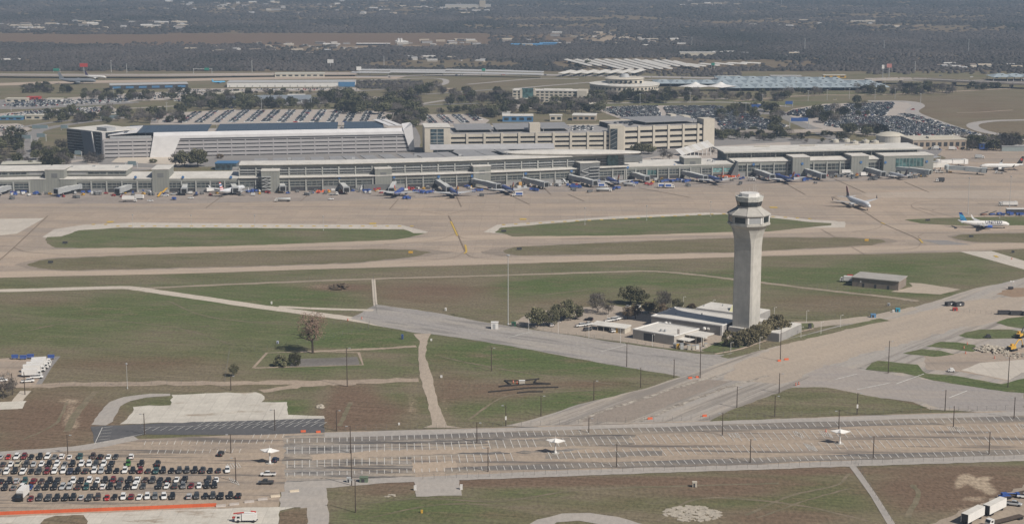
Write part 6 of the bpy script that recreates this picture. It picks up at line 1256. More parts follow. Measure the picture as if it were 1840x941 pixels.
truck('flatbed_truck', g2(1805, 938), R(212), 'white tractor with long empty flatbed in the bottom right corner', 'truck', 'flat', WOOD, WHITE, 17)
truck('flatbed_truck', g2(1832, 890), R(28), 'long flatbed trailer at the right edge above the pickups', 'truck', 'flat', WOOD, BLUEP, 16)
c = g2(1805, 895); r_ = root('boom_lift', c, 'blue boom lift beside the flatbed near the right edge', 'boom lift', None, R(10))
MB().box(c.x - 2, c.x + 2, c.y - 1, c.y + 1, .5, 1.3).build('chassis', BLUEP, r_); MB().box(c.x - 1.2, c.x + .8, c.y - .8, c.y + .8, 1.303, 2.2).build('turret', BLUEP, r_)
MB().tube((c.x + .5, c.y, 2.0), (c.x + 4.5, c.y, 1.7), .22, n=6).build('boom', BLUEP, r_); MB().box(c.x + 4.4, c.x + 5.4, c.y - .7, c.y + .7, .9, 2.0).build('basket', BLUEP, r_)
for sx in (-1.3, 1.3):
 for sy in (-1, 1): MB().tube((c.x + sx, c.y + sy - .15, .45), (c.x + sx, c.y + sy + .15, .45), .45, n=10).build('wheel', RUBBER, r_)
def excavator(x, y, rz, lab, dark):
 c = g2(x, y); r_ = root('excavator', c, lab, 'excavator', 'excavators', rz)
 for s in (-1, 1): MB().prism([(c.x - 2.2, c.y + s * 1.2 - .3), (c.x + 2.2, c.y + s * 1.2 - .3), (c.x + 2.2, c.y + s * 1.2 + .3), (c.x - 2.2, c.y + s * 1.2 + .3)], .14, 1.0).build('track', RUBBER, r_)
 MB().lathe((c.x, c.y, 1.0), ((.8, 0), (.8, .3)), 12).build('slew_ring', DARKM, r_)
 MB().box(c.x - 2.6, c.x + 1.3, c.y - 1.3, c.y + 1.3, 1.3, 2.4).build('engine_deck', YELLOW, r_)
 MB().box(c.x - 2.9, c.x - 2.4, c.y - 1.2, c.y + 1.2, 1.35, 2.5).build('counterweight', DARKM, r_)
 cb = MB().box(c.x - .2, c.x + 1.4, c.y + .2, c.y + 1.28, 2.403, 3.3).build('cab', YELLOW, r_); MB().box(c.x + 1.41, c.x + 1.44, c.y + .3, c.y + 1.2, 2.5, 3.2).build('cab_window', GLASS, r_)
 B_ = DARKM if dark else YELLOW
 p0, p1, p2, p3 = Vector((c.x + 1.1, c.y - .2, 2.2)), Vector((c.x + 3.9, c.y - .2, 5.0)), Vector((c.x + 6.2, c.y - .2, 5.0)), Vector((c.x + 7.4, c.y - .2, 1.9))
 m = MB(); m.tube(p0, p1, .38, .34, 6); m.tube(p1, p2, .34, .28, 6); m.build('boom', B_, r_); MB().tube(p2, p3, .28, .2, 6).build('stick', B_, r_)
 MB().add([(p3.x + x_, c.y + y_, p3.z + z_) for y_ in (-.8, .4) for x_, z_ in ((-.2, .1), (.4, .1), (.6, -.9), (-.6, -1.1))], [(0, 1, 2, 3), (7, 6, 5, 4), (0, 4, 5, 1), (1, 5, 6, 2), (2, 6, 7, 3), (3, 7, 4, 0)]).build('bucket', DARKM, r_)
 MB().tube((c.x + 1.2, c.y - .2, 1.9), p0.lerp(p1, .6) + Vector((0, 0, -.3)), .12, n=5).build('hydraulic_ram', STEEL, r_)
excavator(1819, 630, R(35), 'yellow excavator with arm reaching right beside the rubble heap', False); excavator(1832, 607, R(50), 'yellow excavator with dark boom on the oval grass island', True)
for x, y, lab in ((1709, 668, 'small white utility cart parked on the tan pad'), (1775, 607, 'dark trailer pump on the grass island left of the excavator')):
 c = g2(x, y); r_ = root('utility_cart', c, lab, 'cart'); m_ = WHITE if 'white' in lab else DARKM
 MB().box(c.x - 1.5, c.x + 1.5, c.y - .7, c.y + .7, .5, 1.2).build('body', m_, r_); MB().box(c.x - .6, c.x + .9, c.y - .65, c.y + .65, 1.203, 1.95).build('cab', m_, r_)
 for sx in (-1, 1):
  for sy in (-.7, .7): MB().tube((c.x + sx, c.y + sy - .1, .45), (c.x + sx, c.y + sy + .1, .45), .33, n=8).build('wheel', RUBBER, r_)
c = g2(1817, 520); r_ = root('light_tower', c, 'portable white light tower on the rust-coloured patch', 'light tower'); MB().box(c.x - 1.6, c.x + 1, c.y - .8, c.y + .8, .4, 1.6).build('generator', DARKM, r_); MB().tube((c.x, c.y, 1.6), (c.x, c.y, 5.2), .12, n=6).build('mast', STEEL, r_)
for s in (-.9, .5): MB().box(c.x + s, c.x + s + .9, c.y - .3, c.y + .1, 4.4, 5.2).build('floodlight', WHITE, r_)
truck('box_truck', g2(1520, 506.5), R(160), 'white truck parked at the left end of the brown brick building', 'truck', 'box', WHITE, WHITE, 7)
TW = M('terminal_panel', (0.245, 0.25, 0.228), .75, .07, .1)
TWD = M('terminal_dark_panel', (0.155, 0.16, 0.16), .75, .1, .15)
TFR = M('terminal_frame', (0.35, 0.355, 0.335), .7, .06, .2)
CANO = M('grey_metal_roof', (0.27, 0.27, 0.275), .55, .12, .25)
TG = MG('terminal_glass', (.045, .055, .058), .14, .6)
TGG = MG('terminal_green_glass', (.06, .12, .12), .16, .6)
SHUT = M('shutter_grey', (.26, .26, .26), .7, .1, .4)
FRONT = [(-90, 349), (0, 346.5), (200, 346), (430, 344.5), (560, 343), (700, 340), (850, 335), (1000, 329), (1125, 323), (1315, 318), (1420, 316), (1545, 313), (1672, 310)]
FP = spline([V2(P(*p)) for p in FRONT], 10)
def front(x):
 """point of the terminal's foot line straight below photo column x (at ground)"""
 for a, b in zip(FP, FP[1:]):
  xa, xb = PX((a.x, a.y, 0))[0], PX((b.x, b.y, 0))[0]
  if xa <= x <= xb: return a + (b - a) * ((x - xa) / (xb - xa))
 return FP[-1] if x > 0 else FP[0]
term = root('airport_terminal', (*front(700), 0), 'long grey airport terminal with glazed bays and white roofs curving along the apron', 'terminal')
def box(nm, mt, par, f, *a, **k): return MB().fbox(f, *a, **k).build(nm, mt, par)
def wing(nm, x0, x1, ht, depth, roofm=ROOFW, wallm=TW, over=.6, par=True):
 """a straight run of building between photo columns"""
 f = frame(front(x0), front(x1))
 w_ = MB().fbox(f, 0, f.L, 0, depth, 0, ht).build(nm, wallm, term)
 MB().fbox(f, -.3, f.L + .3, -over, depth + .4, ht + .004, ht + .75, 0, .9).build('roof', roofm, w_)
 return f, w_
def bay(f, par, u0, u1, z0, z1, pr=.12, glass=TG, nh=2, nv=3):
 """one glazed bay: panel, frame round it, bars as part of the frame"""
 w_ = MB().fbox(f, u0, u1, -pr, .02, z0, z1).build('window', glass, par)
 m = MB(); t = .16
 for k in range(nh + 1): z = z0 + (z1 - z0) * k / nh; m.fbox(f, u0, u1, -pr - .18, -pr - .004, z - t, z + t)
 for k in range(1, nv): u = u0 + (u1 - u0) * k / nv; m.fbox(f, u - .09, u + .09, -pr - .12, -pr - .006, z0, z1)
 m.build('frame', TFR if nh < 4 else STEEL, w_)
 return w_
def run(x0, x1, nbay, lo, hi, par, f, glass=TG, nh=2, pil=True, zt=None, skip=()):
 st = f.L / nbay
 for i in range(nbay):
  if i in skip: continue
  bay(f, par, i * st + .75, (i + 1) * st - .75, lo, hi, .12, glass, nh)
 if pil:
  for i in range(nbay + 1):
   MB().fbox(f, i * st - .5, i * st + .5, -.9, .01, 0, zt or hi + 1.5).build('pilaster', TFR, par)
zf = lambda x, y: ZT(front(x), y)
H1, H2 = zf(200, 322), zf(100, 309.5)
for x0, x1, nb in ((-90, 82, 6), (82, 275, 7), (275, 430, 6)):
 f, w1 = wing('concourse_range', x0, x1, H1, 32)
 run(x0, x1, nb, 3.4, H1 - 3.0, w1, f, TG, 2, True, H1 - 1.6)
 MB().fbox(f, 0, f.L, -.5, .01, H1 - 2.2, H1 - .02).build('fascia', TW, w1)
 st = f.L / nb
 for i in range(nb):       # ramp level openings
  MB().fbox(f, i * st + 1, (i + 1) * st - 1, -.05, .02, .02, 2.9).build('dock_opening', DARKM if i % 3 else SHUT, w1)
 if x0 < 225:
  f2 = frame(f(0, 9, 0), f(f.L if x1 < 200 else f.L * .74, 9, 0))
  up = MB().fbox(f2, 0, f2.L, 0, 22, H1 + 1.7, H2).build('upper_storey', TW, term)
  MB().fbox(f2, -.5, f2.L + .5, -1.2, 22.5, H2 + .004, H2 + .8, 0, 1).build('roof', ROOFW, up)
  k = max(2, int(f2.L / 14))
  for i in range(k): bay(f2, up, i * f2.L / k + .8, (i + 1) * f2.L / k - .8, H1 + 2.6, H2 - .9, .1, TG if i % 3 != 1 else SHUT, 1)
def gateblock(x0, x1, ytop, dep0, dep1, sign=True, wallm=TW, nm='gate_block'):
 f = frame(front(x0), front(x1)); z = zf((x0 + x1) / 2, ytop)
 b = MB().fbox(f, 0, f.L, -dep0, dep1, 0, z).build(nm, wallm, term)
 MB().fbox(f, -.3, f.L + .3, -dep0 - .3, dep1 + .3, z + .004, z + .6).build('roof', ROOFW, b)
 u = f.L / 2
 if sign:
  MB().fbox(f, u - 2.4, u + 2.4, -dep0 - .12, -dep0 - .004, z - 6.2, z - 2.8).build('louvre_panel', TWD, b)
 for k in range(1, 6): MB().fbox(f, f.L * k / 6 - .06, f.L * k / 6 + .06, -dep0 - .06, -dep0 - .003, .1, z - 7 if abs(k - 3) < 2 and sign else z - .3).build('wall_joint', TWD, b)
 return f, b
gateblock(83, 117, 305, 1.2, 26); gateblock(275, 305, 304.5, 1.2, 24)
gateblock(54, 83, 322, 1.6, 8, False); gateblock(110, 138, 322, 1.6, 8, False)
HL1, HLM, HU1, HU2 = 3.0, zf(700, 322), zf(700, 315.5), zf(700, 291)
xs_c = [430, 520, 610, 700, 790, 880, 970, 1050, 1125]
for k, (x0, x1) in enumerate(zip(xs_c, xs_c[1:])):
 dz = (k - 4) * .25
 f = frame(front(x0), front(x1))
 lo = MB().fbox(f, -.02 * k, f.L, 0, 45, 0, HU1).build('hall_base', TW, term)
 MB().fbox(f, 0, f.L, -2.2, 6, HU1 + .004, HU1 + .8).build('ledge', ROOFW, lo)
 MB().fbox(f, 0, f.L, -.6, .01, HLM, HU1).build('fascia', TW, lo)
 nb = 3
 run(x0, x1, nb, 4.2, HLM - .3, lo, f, TG, 2, True, HU1 - .05)
 st = f.L / nb
 for i in range(nb): MB().fbox(f, i * st + 1.1, (i + 1) * st - 1.1, -.05, .02, .03, 3.4).build('dock_opening', DARKM if (i + k) % 3 else SHUT, lo)
 f2 = frame(f(0, 6.1, 0), f(f.L, 6.1, 0))
 up = MB().fbox(f2, 0, f2.L, 0, 16, HU1 + .81, HU2 - 1.5).build('hall_upper', TW, term)
 MB().fbox(f2, 0, f2.L, -.8, .01, HU2 - 3.6, HU2 - 1.45).build('fascia', TW, up)
 MB().fbox(f2, -.05, f2.L + .05, -2.5, 17, HU2 - 1.44, HU2 - .6, 0, .2).build('roof', ROOFW, up)
 for i in range(nb):
  glass = TG
  bay(f2, up, i * st + .8, (i + 1) * st - .8, HU1 + 1.6, HU2 - 4.0, .12, glass, 4, 2)
  sh = MB()
  for z in (.32, .66):
   zz = HU1 + 1.6 + (HU2 - HU1 - 5.6) * z
   MB().fbox(f2, i * st + .5, (i + 1) * st - .5, -1.5, -.35, zz, zz + .2).build('sun_louvre', STEEL, up)
 for i in range(nb + 1): MB().fbox(f2, i * st - .5, i * st + .5, -1.0, .012, HU1 + .82, HU2 - 3.6).build('pilaster', TFR, up)
for x0, x1, yt in ((674, 704, 303), (850, 881, 299), (1050, 1070, 292.5)): gateblock(x0, x1, yt, 1.8, 6.0)
# stair towers on the front
for x0, x1, yt, lab in ((471, 503, 306, 0), (1038, 1073, 291.5, 1)):
 f, b = gateblock(x0, x1, yt, 5, 6, False, TWD if lab else TW, 'stair_tower')
 for k in range(5):
  MB().fbox(f, .5 if not lab else f.L * .45, f.L * .55 if not lab else f.L - .5, -6.8, -5.0, 2 + k * 2.6, 2.25 + k * 2.6).build('landing', STEEL, b)
  a, c = (f(1, -6, 2.2 + k * 2.6), f(f.L * .5, -6, 4.6 + k * 2.6)); a2 = Vector((0, 0, 0))
  if k < 4: MB().tube(a if k % 2 else Vector((c.x, c.y, a.z)), c if k % 2 else Vector((a.x, a.y, c.z)), .3, n=4).build('stair_flight', STEEL, b)
MB().fbox(frame(front(653), front(702)), 0, 21, -3.5, .5, .02, 4.6).build('ground_store', TWD, term)
# glazed end of the hall and rounded white roof
f = frame(front(1030), front(1112))
MB().fbox(f, f.L - 9, f.L + .5, 3, 21, HU1 + 1, HU2 - 1).build('end_glazing', TGG, term)
cx_, cy_ = f(f.L * .1, 14, 0).x, f(f.L * .1, 14, 0).y
dm = MB(); dm.loft([[(cx_ + rx * math.cos(2 * PI * i / 32), cy_ + ry * math.sin(2 * PI * i / 32), z) for i in range(32)] for rx, ry, z in ((56, 11, HU2 - .2), (58, 12, HU2 + 1), (57, 11.5, HU2 + 1.8), (40, 7, HU2 + 2.8), (15, 3, HU2 + 3.2))]); dm.build('rounded_roof', ROOFW, term, smooth=False)
# canopies over the kerbside road behind the hall
for k in range(14):
 x = 467 + k * 37.2
 if x > 1010: break
 fl = front(x); n = frame(front(x - 10), front(x + 10))
 b = V2(fl) + n.n * 46; f = frame(b - n.u * 3.5, b + n.u * 3.5)
 zc = HU2 - 3.4 + (x - 600) * .006
 sl = 7.0 * (1 if x > 640 else .3)
 wd = 11 if k not in (9, 11) else 20
 m = MB(); a_ = [f(-wd * .3, -16, zc - 1.0), f(wd * .7, -16, zc - 1.0), f(wd * .7 - sl, 12, zc + 1.6), f(-wd * .3 - sl, 12, zc + 1.6)]
 cn = m.slab(*a_, .5).build('kerb_canopy', CANO, term)
 for u, v in ((0, -12), (wd * .4, -12), (-sl * .6, 8), (wd * .4 - sl * .6, 8)): MB().tube(f(u, v, 0), f(u, v, zc - .9 + (v + 16) * .085), .35, n=6).build('post', STEEL, cn)
# elevated road behind the hall
fr0 = [V2(front(x)) + frame(front(x - 10), front(x + 10)).n * d for x, d in ((400, 70), (470, 72), (560, 74), (700, 76), (850, 76), (1000, 76), (1110, 80), (1160, 92))]
er = MB(); sp_ = spline(fr0, 6); rd0 = root('elevated_road', (*sp_[0], 0), 'raised grey road deck on piers running behind the terminal hall', 'elevated road')
for a, b in zip(sp_, sp_[1:]):
 f = frame(a, b); er.fbox(f, -.2, f.L + .2, -12, 12, 7.0, 8.2)
er.build('deck', MIDA, rd0)
for s_ in (-12.2, 11.9):
 m = MB()
 for a, b in zip(sp_, sp_[1:]): f = frame(a, b); m.fbox(f, -.1, f.L + .1, s_, s_ + .3, 7.5, 9.2)
 m.build('parapet', TFR, rd0)
for a, b in list(zip(sp_, sp_[1:]))[::2]:
 f = frame(a, b); MB().tube(f(0, 0, 0), f(0, 0, 7.0), 1.0, n=8).build('pier', TFR, rd0)
HK = zf(1220, 297.5)
f, w1 = wing('link_range', 1122, 1318, HK, 30)
run(1122, 1318, 10, 4.0, HK - 2.8, w1, f, TG, 2, True, HK - 1.5, skip=(2, 8, 9))
st = f.L / 10
for i in (2,): bay(f, w1, i * st + .75, (i + 1) * st - .75, 3.4, HK - 2.8, .12, TGG, 1)
for i in (8, 9): bay(f, w1, i * st + .75, (i + 1) * st - .75, 4.5, HK - 2.8, .12, MG('teal_glass', (.13, .30, .30), .2, .5), 2)
MB().fbox(f, 0, f.L, -.5, .01, HK - 2.2, HK - .02).build('fascia', TW, w1)
for i in range(10): MB().fbox(f, i * st + 1, (i + 1) * st - 1, -.05, .02, .02, 3.0).build('dock_opening', DARKM, w1)
gateblock(1228, 1259, 284, .8, 14)
f = frame(front(1130), front(1165)); MB().fbox(f, 0, f.L, 18, 30, HK + 1.8, HK + 6).build('plant_room', TWD, term)
f = frame(front(1308), front(1322)); MB().hexa([f(0, -6, 0), f(f.L, -6, 0), f(f.L, 4, 0), f(0, 4, 0), f(6, -6, HK + 3), f(f.L, -6, HK + 3), f(f.L, 4, HK + 3), f(6, 4, HK + 3)]).build('wedge_wall', TWD, term)
HE1, HE2, HE3 = zf(1500, 288), zf(1500, 274), zf(1500, 270)
f, w1 = wing('east_range', 1318, 1672, HE1, 16)
run(1318, 1672, 15, 4.4, HE1 - 2.6, w1, f, TG, 2, True, HE1 - 1.2)
st = f.L / 15
for i in range(15): MB().fbox(f, i * st + 1, (i + 1) * st - 1, -.05, .02, .02, 3.4).build('dock_opening', DARKM if i % 4 else SHUT, w1)
f2 = frame(f(-2, 16.5, 0), f(f.L - 6, 16.5, 0))
up = MB().fbox(f2, 0, f2.L, 0, 27, 0, HE2).build('east_hall', TWD, term)
k = 12
for i in range(k): bay(f2, up, i * f2.L / k + .4, (i + 1) * f2.L / k - .4, HE1 + 1.8, HE2 - .8, .12, TG, 2, 4)
MB().fbox(f2, -4, f2.L + 3, -5, 29, HE2 + .3, HE2 + 1.0, 0, .5).build('roof', ROOFW, up)
MB().fbox(f2, -3.5, f2.L + 2.5, -4.9, -4.0, HE2 - .6, HE2 + .49).build('eaves_beam', TFR, up)
for i in range(9): MB().tube(f2(i * f2.L / 8, -3, HE1 + .8), f2(i * f2.L / 8, -3, HE2 + .4), .25, n=6).build('column', TFR, up)
for i, (u, v) in enumerate(((.18, 20), (.42, 20), (.66, 20), (.8, 24))): MB().fbox(f2, f2.L * u, f2.L * u + 14, v, v + .8, HE2 + 1.6, HE2 + 2.3).build('roof_rail', CREAM, up)
gateblock(1421, 1452, 282, 4, 14, False); gateblock(1526, 1557, 279.5, 4, 14, False)
f, b = gateblock(1583, 1673, 278.5, 5, 14, False)
zb = zf(1628, 278.5)
bay(f, b, f.L * .24, f.L * .80, 6, zb - 2, 5.12, TGG, 1, 8)
m = MB().fbox(f, f.L * .24 + .5, f.L * .8 - .5, -5.2, -5.15, 6.2, 8.5).build('lower_glass_panel', TGG, b)  # extra green glass panel across the lower part of the bay
for x, y in ((57 / 4, 325), (88, 318), (305 - 60, 318), (330, 318), (416, 318), (610, 319), (708, 318), (788, 317), (848, 316), (944, 311.5), (1026, 307), (1127, 300.5), (1211, 297), (1353, 295), (1438, 293), (1543, 290.5), (1586, 290.5), (1660, 289)):
 p = front(x); z = ZT(p, y); fm = frame(front(x - 5), front(x + 5)); pr = 1.0 if x < 1400 else (5.3 if x > 1570 else 4.3)
 c = Vector((p.x, p.y, z)) - Vector((fm.n.x, fm.n.y, 0)) * pr
 MB().tube(c, c - Vector((fm.n.x, fm.n.y, 0)) * .15, 1.15, n=14).build('gate_sign', M('gate_sign_blue', (.07, .16, .34), .6, .05, 1), term)
# roof plant
for x, v in ((120, 20), (160, 22), (205, 18), (520, 25), (640, 22), (760, 30), (840, 24), (930, 26), (1160, 12), (1290, 10), (1284, 14)):
 fm = frame(front(x - 4), front(x + 4)); z = (H2 + .8 if x < 225 else HU2 if x < 1100 else HK + .9)
 MB().fbox(fm, 0, 2.4, v, v + 2.0, z, z + 1.6).build('roof_unit', GREYM, term)
JB = M('jet_bridge_grey', (.33, .345, .355), .5, .08, .4); JBR = M('jet_bridge_roof', (.52, .53, .52), .6, .08, .4)
JBL = [((24, 334), (-8, 342)), ((144, 334), (104, 342)), ((245, 331), (213, 341)), ((335, 326), (331, 341)), ((413, 325), (423, 340)), ((505, 326), (508, 337)), ((610, 327), (622, 339)), ((710, 326), (704, 340)), ((787, 326), (806, 338)), ((851, 324), (893, 333)), ((942, 322), (979, 330)), ((1026, 317), (1067, 327)), ((1127, 309), (1161, 319)), ((1211, 306), (1265, 318)), ((1350, 304), (1386, 316)), ((1439, 303), (1478, 315)), ((1544, 300), (1585, 311)), ((1602, 301), (1667, 308)), ((1702, 300), (1768, 305)), ((1686, 290), (1733, 289))]
WORDS = 'first second third fourth fifth sixth seventh eighth ninth tenth eleventh twelfth thirteenth fourteenth fifteenth sixteenth seventeenth eighteenth'.split()
for i, (a, c) in enumerate(JBL):
 za, zc = 5.2, 4.6
 A, C = P(*a, za), P(*c, zc)
 lab = f'grey jet bridge, {WORDS[i]} from the left along the terminal' if i < 18 else ('pale jet bridge reaching the black-finned jet' if i == 18 else 'pale empty jet bridge behind the black-finned jet')
 r_ = root('jet_bridge', (A.x, A.y, 0), lab, 'jet bridge', 'jet bridges')
 f = frame(A, C) if (C - A).x > 0 else frame(C, A)
 d = V2(C - A).normalized(); n = Vector((-d.y, d.x)); L = V2(C - A).length
 def tb(s0, s1, hw, z0a, z1a, z0b, z1b, m, mi=0):
  p, q = V2(A) + d * s0, V2(A) + d * s1; e = n * hw
  m.hexa([(p.x - e.x, p.y - e.y, z0a), (q.x - e.x, q.y - e.y, z0b), (q.x + e.x, q.y + e.y, z0b), (p.x + e.x, p.y + e.y, z0a), (p.x - e.x, p.y - e.y, z1a), (q.x - e.x, q.y - e.y, z1b), (q.x + e.x, q.y + e.y, z1b), (p.x + e.x, p.y + e.y, z1a)], mi)
 jm = JB if i < 17 else WHITE if i == 19 else M('glazed_bridge', (.42, .46, .47), .35, .12, .6)
 MB().lathe((A.x, A.y, 0), ((2.4, za - 2.2), (2.4, za + 1.3), (1.2, za + 1.9)), 14).build('rotunda', jm, r_)
 MB().tube((A.x, A.y, 0), (A.x, A.y, za - 2.2), .8, n=10).build('support_column', TFR, r_)
 m = MB(); tb(2, L * .58, 1.7, za - 2, za + 1.1, za - 2.2, za + .9, m); o = m.build('tunnel', jm, r_); m = MB(); tb(2, L * .58, 1.75, za + 1.104, za + 1.3, za + .904, za + 1.1, m); m.build('tunnel_roof', JBR, o)
 m = MB(); tb(L * .5, L - 1.5, 2.0, za - 2.5, za + 1.0, zc - 2.3, zc + 1.2, m); o = m.build('tunnel', jm, r_); m = MB(); tb(L * .5, L - 1.5, 2.05, za + 1.3, za + 1.45, zc + 1.204, zc + 1.4, m); m.build('tunnel_roof', JBR, o)
 m = MB(); tb(L - 1.5, L + 2.2, 2.6, zc - 2.6, zc + 1.6, zc - 2.6, zc + 1.5, m); o = m.build('cab', jm, r_)
 m = MB(); tb(L + 2.21, L + 2.5, 1.9, zc - 2.2, zc + 1.0, zc - 2.2, zc + 1.0, m); m.build('cab_hood', RUBBER, o)
 q = V2(A) + d * (L * .82)
 for s in (-1, 1):
  w_ = q + n * s * 1.4; MB().tube((w_.x, w_.y, .9), (w_.x, w_.y, zc - 2.3), .22, n=6).build('leg', STEEL, r_)
  MB().tube((w_.x - n.x * .3, w_.y - n.y * .3, .68), (w_.x + n.x * .3, w_.y + n.y * .3, .68), .55, n=10).build('wheel', RUBBER, r_)
# white fixed walkway at the east end
A, B_ = P(1658, 303, 3), P(1702, 301, 3); f = frame(A, B_)
r_ = root('covered_walkway', (A.x, A.y, 0), 'white enclosed walkway from the terminal end to the right jet bridges', 'walkway')
MB().fbox(f, 0, f.L, -1.8, 1.8, 3.6, 7.2).build('tunnel', ROOFW, r_)
for k in range(5): MB().tube(f(1 + k * (f.L - 2) / 4, 0, 0), f(1 + k * (f.L - 2) / 4, 0, 3.6), .35, n=6).build('post', STEEL, r_)
f, A2 = frame(P(1585, 307, 3), P(1604, 306, 3)), 0
A, B_ = P(1672, 291, 8), P(1684, 290, 8); f = frame(A, B_); r_ = root('lattice_stair', (A.x, A.y, 0), 'dark lattice stair frame at the right end of the terminal', 'stair')
for z in (0.2, 4, 8, 12): MB().fbox(f, 0, 9, -3, 3, z, z + .3).build('landing', GREYM, r_)
for u in (0, 8.7):
 for v in (-3, 2.7): MB().fbox(f, u, u + .3, v, v + .3, .5, 14).build('post', GREYM, r_)
ULDM = M('container_silver', (.40, .41, .42), .45, .12, 1); GSEW = M('equipment_white', (.55, .55, .54), .5, .1, 1)
EQ = {}
def equip(kind, m_):
 if (kind, m_.name) in EQ: return EQ[kind, m_.name]
 if kind == 'cargo_container': d = [('shell', MB().add([(x, y, z) for y in (-.8, .8) for x, z in ((-1.6, .5), (1.6, .5), (1.6, 1.9), (1.0, 2.2), (-1.6, 2.2))], [(0, 1, 2, 3, 4), (9, 8, 7, 6, 5)] + [(i, 5 + i, 5 + (i + 1) % 5, (i + 1) % 5) for i in range(5)]), m_), ('dolly', MB().box(-1.7, 1.7, -.85, .85, .2, .48), DARKM)]
 elif kind == 'ground_power_unit': d = [('housing', MB().box(-1.5, 1.3, -.8, .8, .5, 1.9), m_), ('exhaust', MB().tube((-.8, 0, 1.9), (-.8, 0, 2.4), .12, n=6), DARKM), ('tow_bar', MB().tube((1.3, 0, .6), (2.6, 0, .4), .08, n=5), STEEL)] + [('wheel', MB().tube((sx, sy - .1, .33), (sx, sy + .1, .33), .32, n=8), RUBBER) for sx in (-1, 1) for sy in (-.7, .7)]
 else: d = [('chassis', MB().box(-1.5, 1.5, -.8, .8, .4, 1.0), m_), ('canopy', MB().box(-1.0, .2, -.7, .7, 1.85, 1.95), m_), ('engine_cover', MB().box(.3, 1.4, -.7, .7, 1.003, 1.35), m_), ('seat', MB().box(-.9, -.4, -.5, .5, 1.003, 1.5), RUBBER)] + [('wheel', MB().tube((sx, sy - .1, .33), (sx, sy + .1, .33), .32, n=8), RUBBER) for sx in (-1, 1) for sy in (-.7, .7)]
 EQ[kind, m_.name] = [(n, b.mesh(n, [mt])) for n, b, mt in d]
 return EQ[kind, m_.name]
JX = [a[0] for a, c in JBL[:18]]
for x in np.arange(-30, 1665, 9.5):
 for _ in range(random.choice((0, 1, 1, 2))):
  xx = x + random.uniform(-4, 4); kind, m_, cn = random.choice((('cargo_container', ULDM, 'silver'), ('cargo_container', GSEW, 'white'), ('ground_power_unit', GSEW, 'white'), ('ground_power_unit', CD, 'grey'), ('ramp_tractor', CD, 'grey'), ('ramp_tractor', CB, 'blue'), ('ramp_tractor', YELLOW, 'yellow'), ('ramp_tractor', CR, 'red')))
  p = front(xx); j = min(range(18), key=lambda i: abs(JX[i] - xx)); lab = f"small {cn} {kind.replace('_', ' ')} near the {WORDS[j]} jet bridge from the left"
  r_ = root(kind, (p.x, p.y - random.uniform(3, 26), .13), lab, {'cargo_container': 'container', 'ground_power_unit': 'power unit'}.get(kind, 'tractor'), f"{cn} {kind.replace('_', ' ')}s near the {WORDS[j]} jet bridge", random.uniform(0, 6.28))
  for n, me_ in equip(kind, m_): child(n, me_, r_)
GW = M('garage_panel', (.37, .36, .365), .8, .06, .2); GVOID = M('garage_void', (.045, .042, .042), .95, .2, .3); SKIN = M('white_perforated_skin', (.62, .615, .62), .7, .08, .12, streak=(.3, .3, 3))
SOLAR = M('solar_panel', (.05, .066, .092), .25, .18, .2, 0, .6)
ga, gb = P(187, 284.5), P(738, 273)
fg = frame(ga, gb); GH = ZT(ga, 250.5); GD = 62
gar = root('parking_garage', (ga.x, ga.y, 0), 'large white-skinned parking garage with dark blue solar roof', 'parking garage')
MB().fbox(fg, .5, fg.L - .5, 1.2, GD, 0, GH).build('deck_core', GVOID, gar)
lev = 5; lh = GH / lev
for i in range(lev):
 z = i * lh
 MB().fbox(fg, 0, fg.L, 0, .8, z + lh * .30, z + lh).build('spandrel', GW, gar)
 MB().fbox(fg, 0, .8, .81, GD, z + lh * .42, z + lh).build('side_spandrel', GW, gar); MB().fbox(fg, fg.L - .8, fg.L, .81, GD, z + lh * .42, z + lh).build('side_spandrel', GW, gar)
nb = 22
for i in range(nb + 1):
 u = i * (fg.L - 1) / nb; MB().fbox(fg, u, u + 1.0, -.15, .4, 0, GH - .02).build('pier', GW, gar)
MB().fbox(fg, 1, fg.L - 1, 1, GD, GH + .004, GH + .2).build('top_deck', FLOT, gar)
zr = GH + 4.2
uw = (275 - 187) / (738 - 187) * fg.L
# white folded skin: a sloped band above the front and two legs running down
m = MB(); m.hexa([fg(uw, -1.2, GH - .3), fg(fg.L - 1, -1.2, GH - .3), fg(fg.L - 1, 5, zr + .3), fg(uw, 5, zr + .3), fg(uw, -1.2, GH + 2.2), fg(fg.L - 1, -1.2, GH + 2.2), fg(fg.L - 1, 6, zr + .7), fg(uw, 6, zr + .7)]); m.build('skin_band', SKIN, gar)
m = MB(); u1 = (322 - 187) / (738 - 187) * fg.L
m.hexa([fg(uw - 4, -1.5, .1), fg(u1 - 8, -1.5, .1), fg(u1 - 8, -.3, .1), fg(uw - 4, -.3, .1), fg(uw, -1.5, GH + 2.2), fg(u1, -1.5, GH - .6), fg(u1, -.3, GH - .6), fg(uw, -.3, GH + 2.2)]); m.build('skin_leg', SKIN, gar)
m = MB(); m.hexa([fg(fg.L - 1.2, -2, 2), fg(fg.L + 3.5, -2, 2), fg(fg.L + 3.5, 14, 4), fg(fg.L - 1.2, 14, 4), fg(fg.L - 7, -1.6, GH + 3.5), fg(fg.L + 1.5, -1.6, zr + 4.5), fg(fg.L + 1.5, 14, zr + 5), fg(fg.L - 7, 14, zr + 4)]); m.build('skin_fin', SKIN, gar)
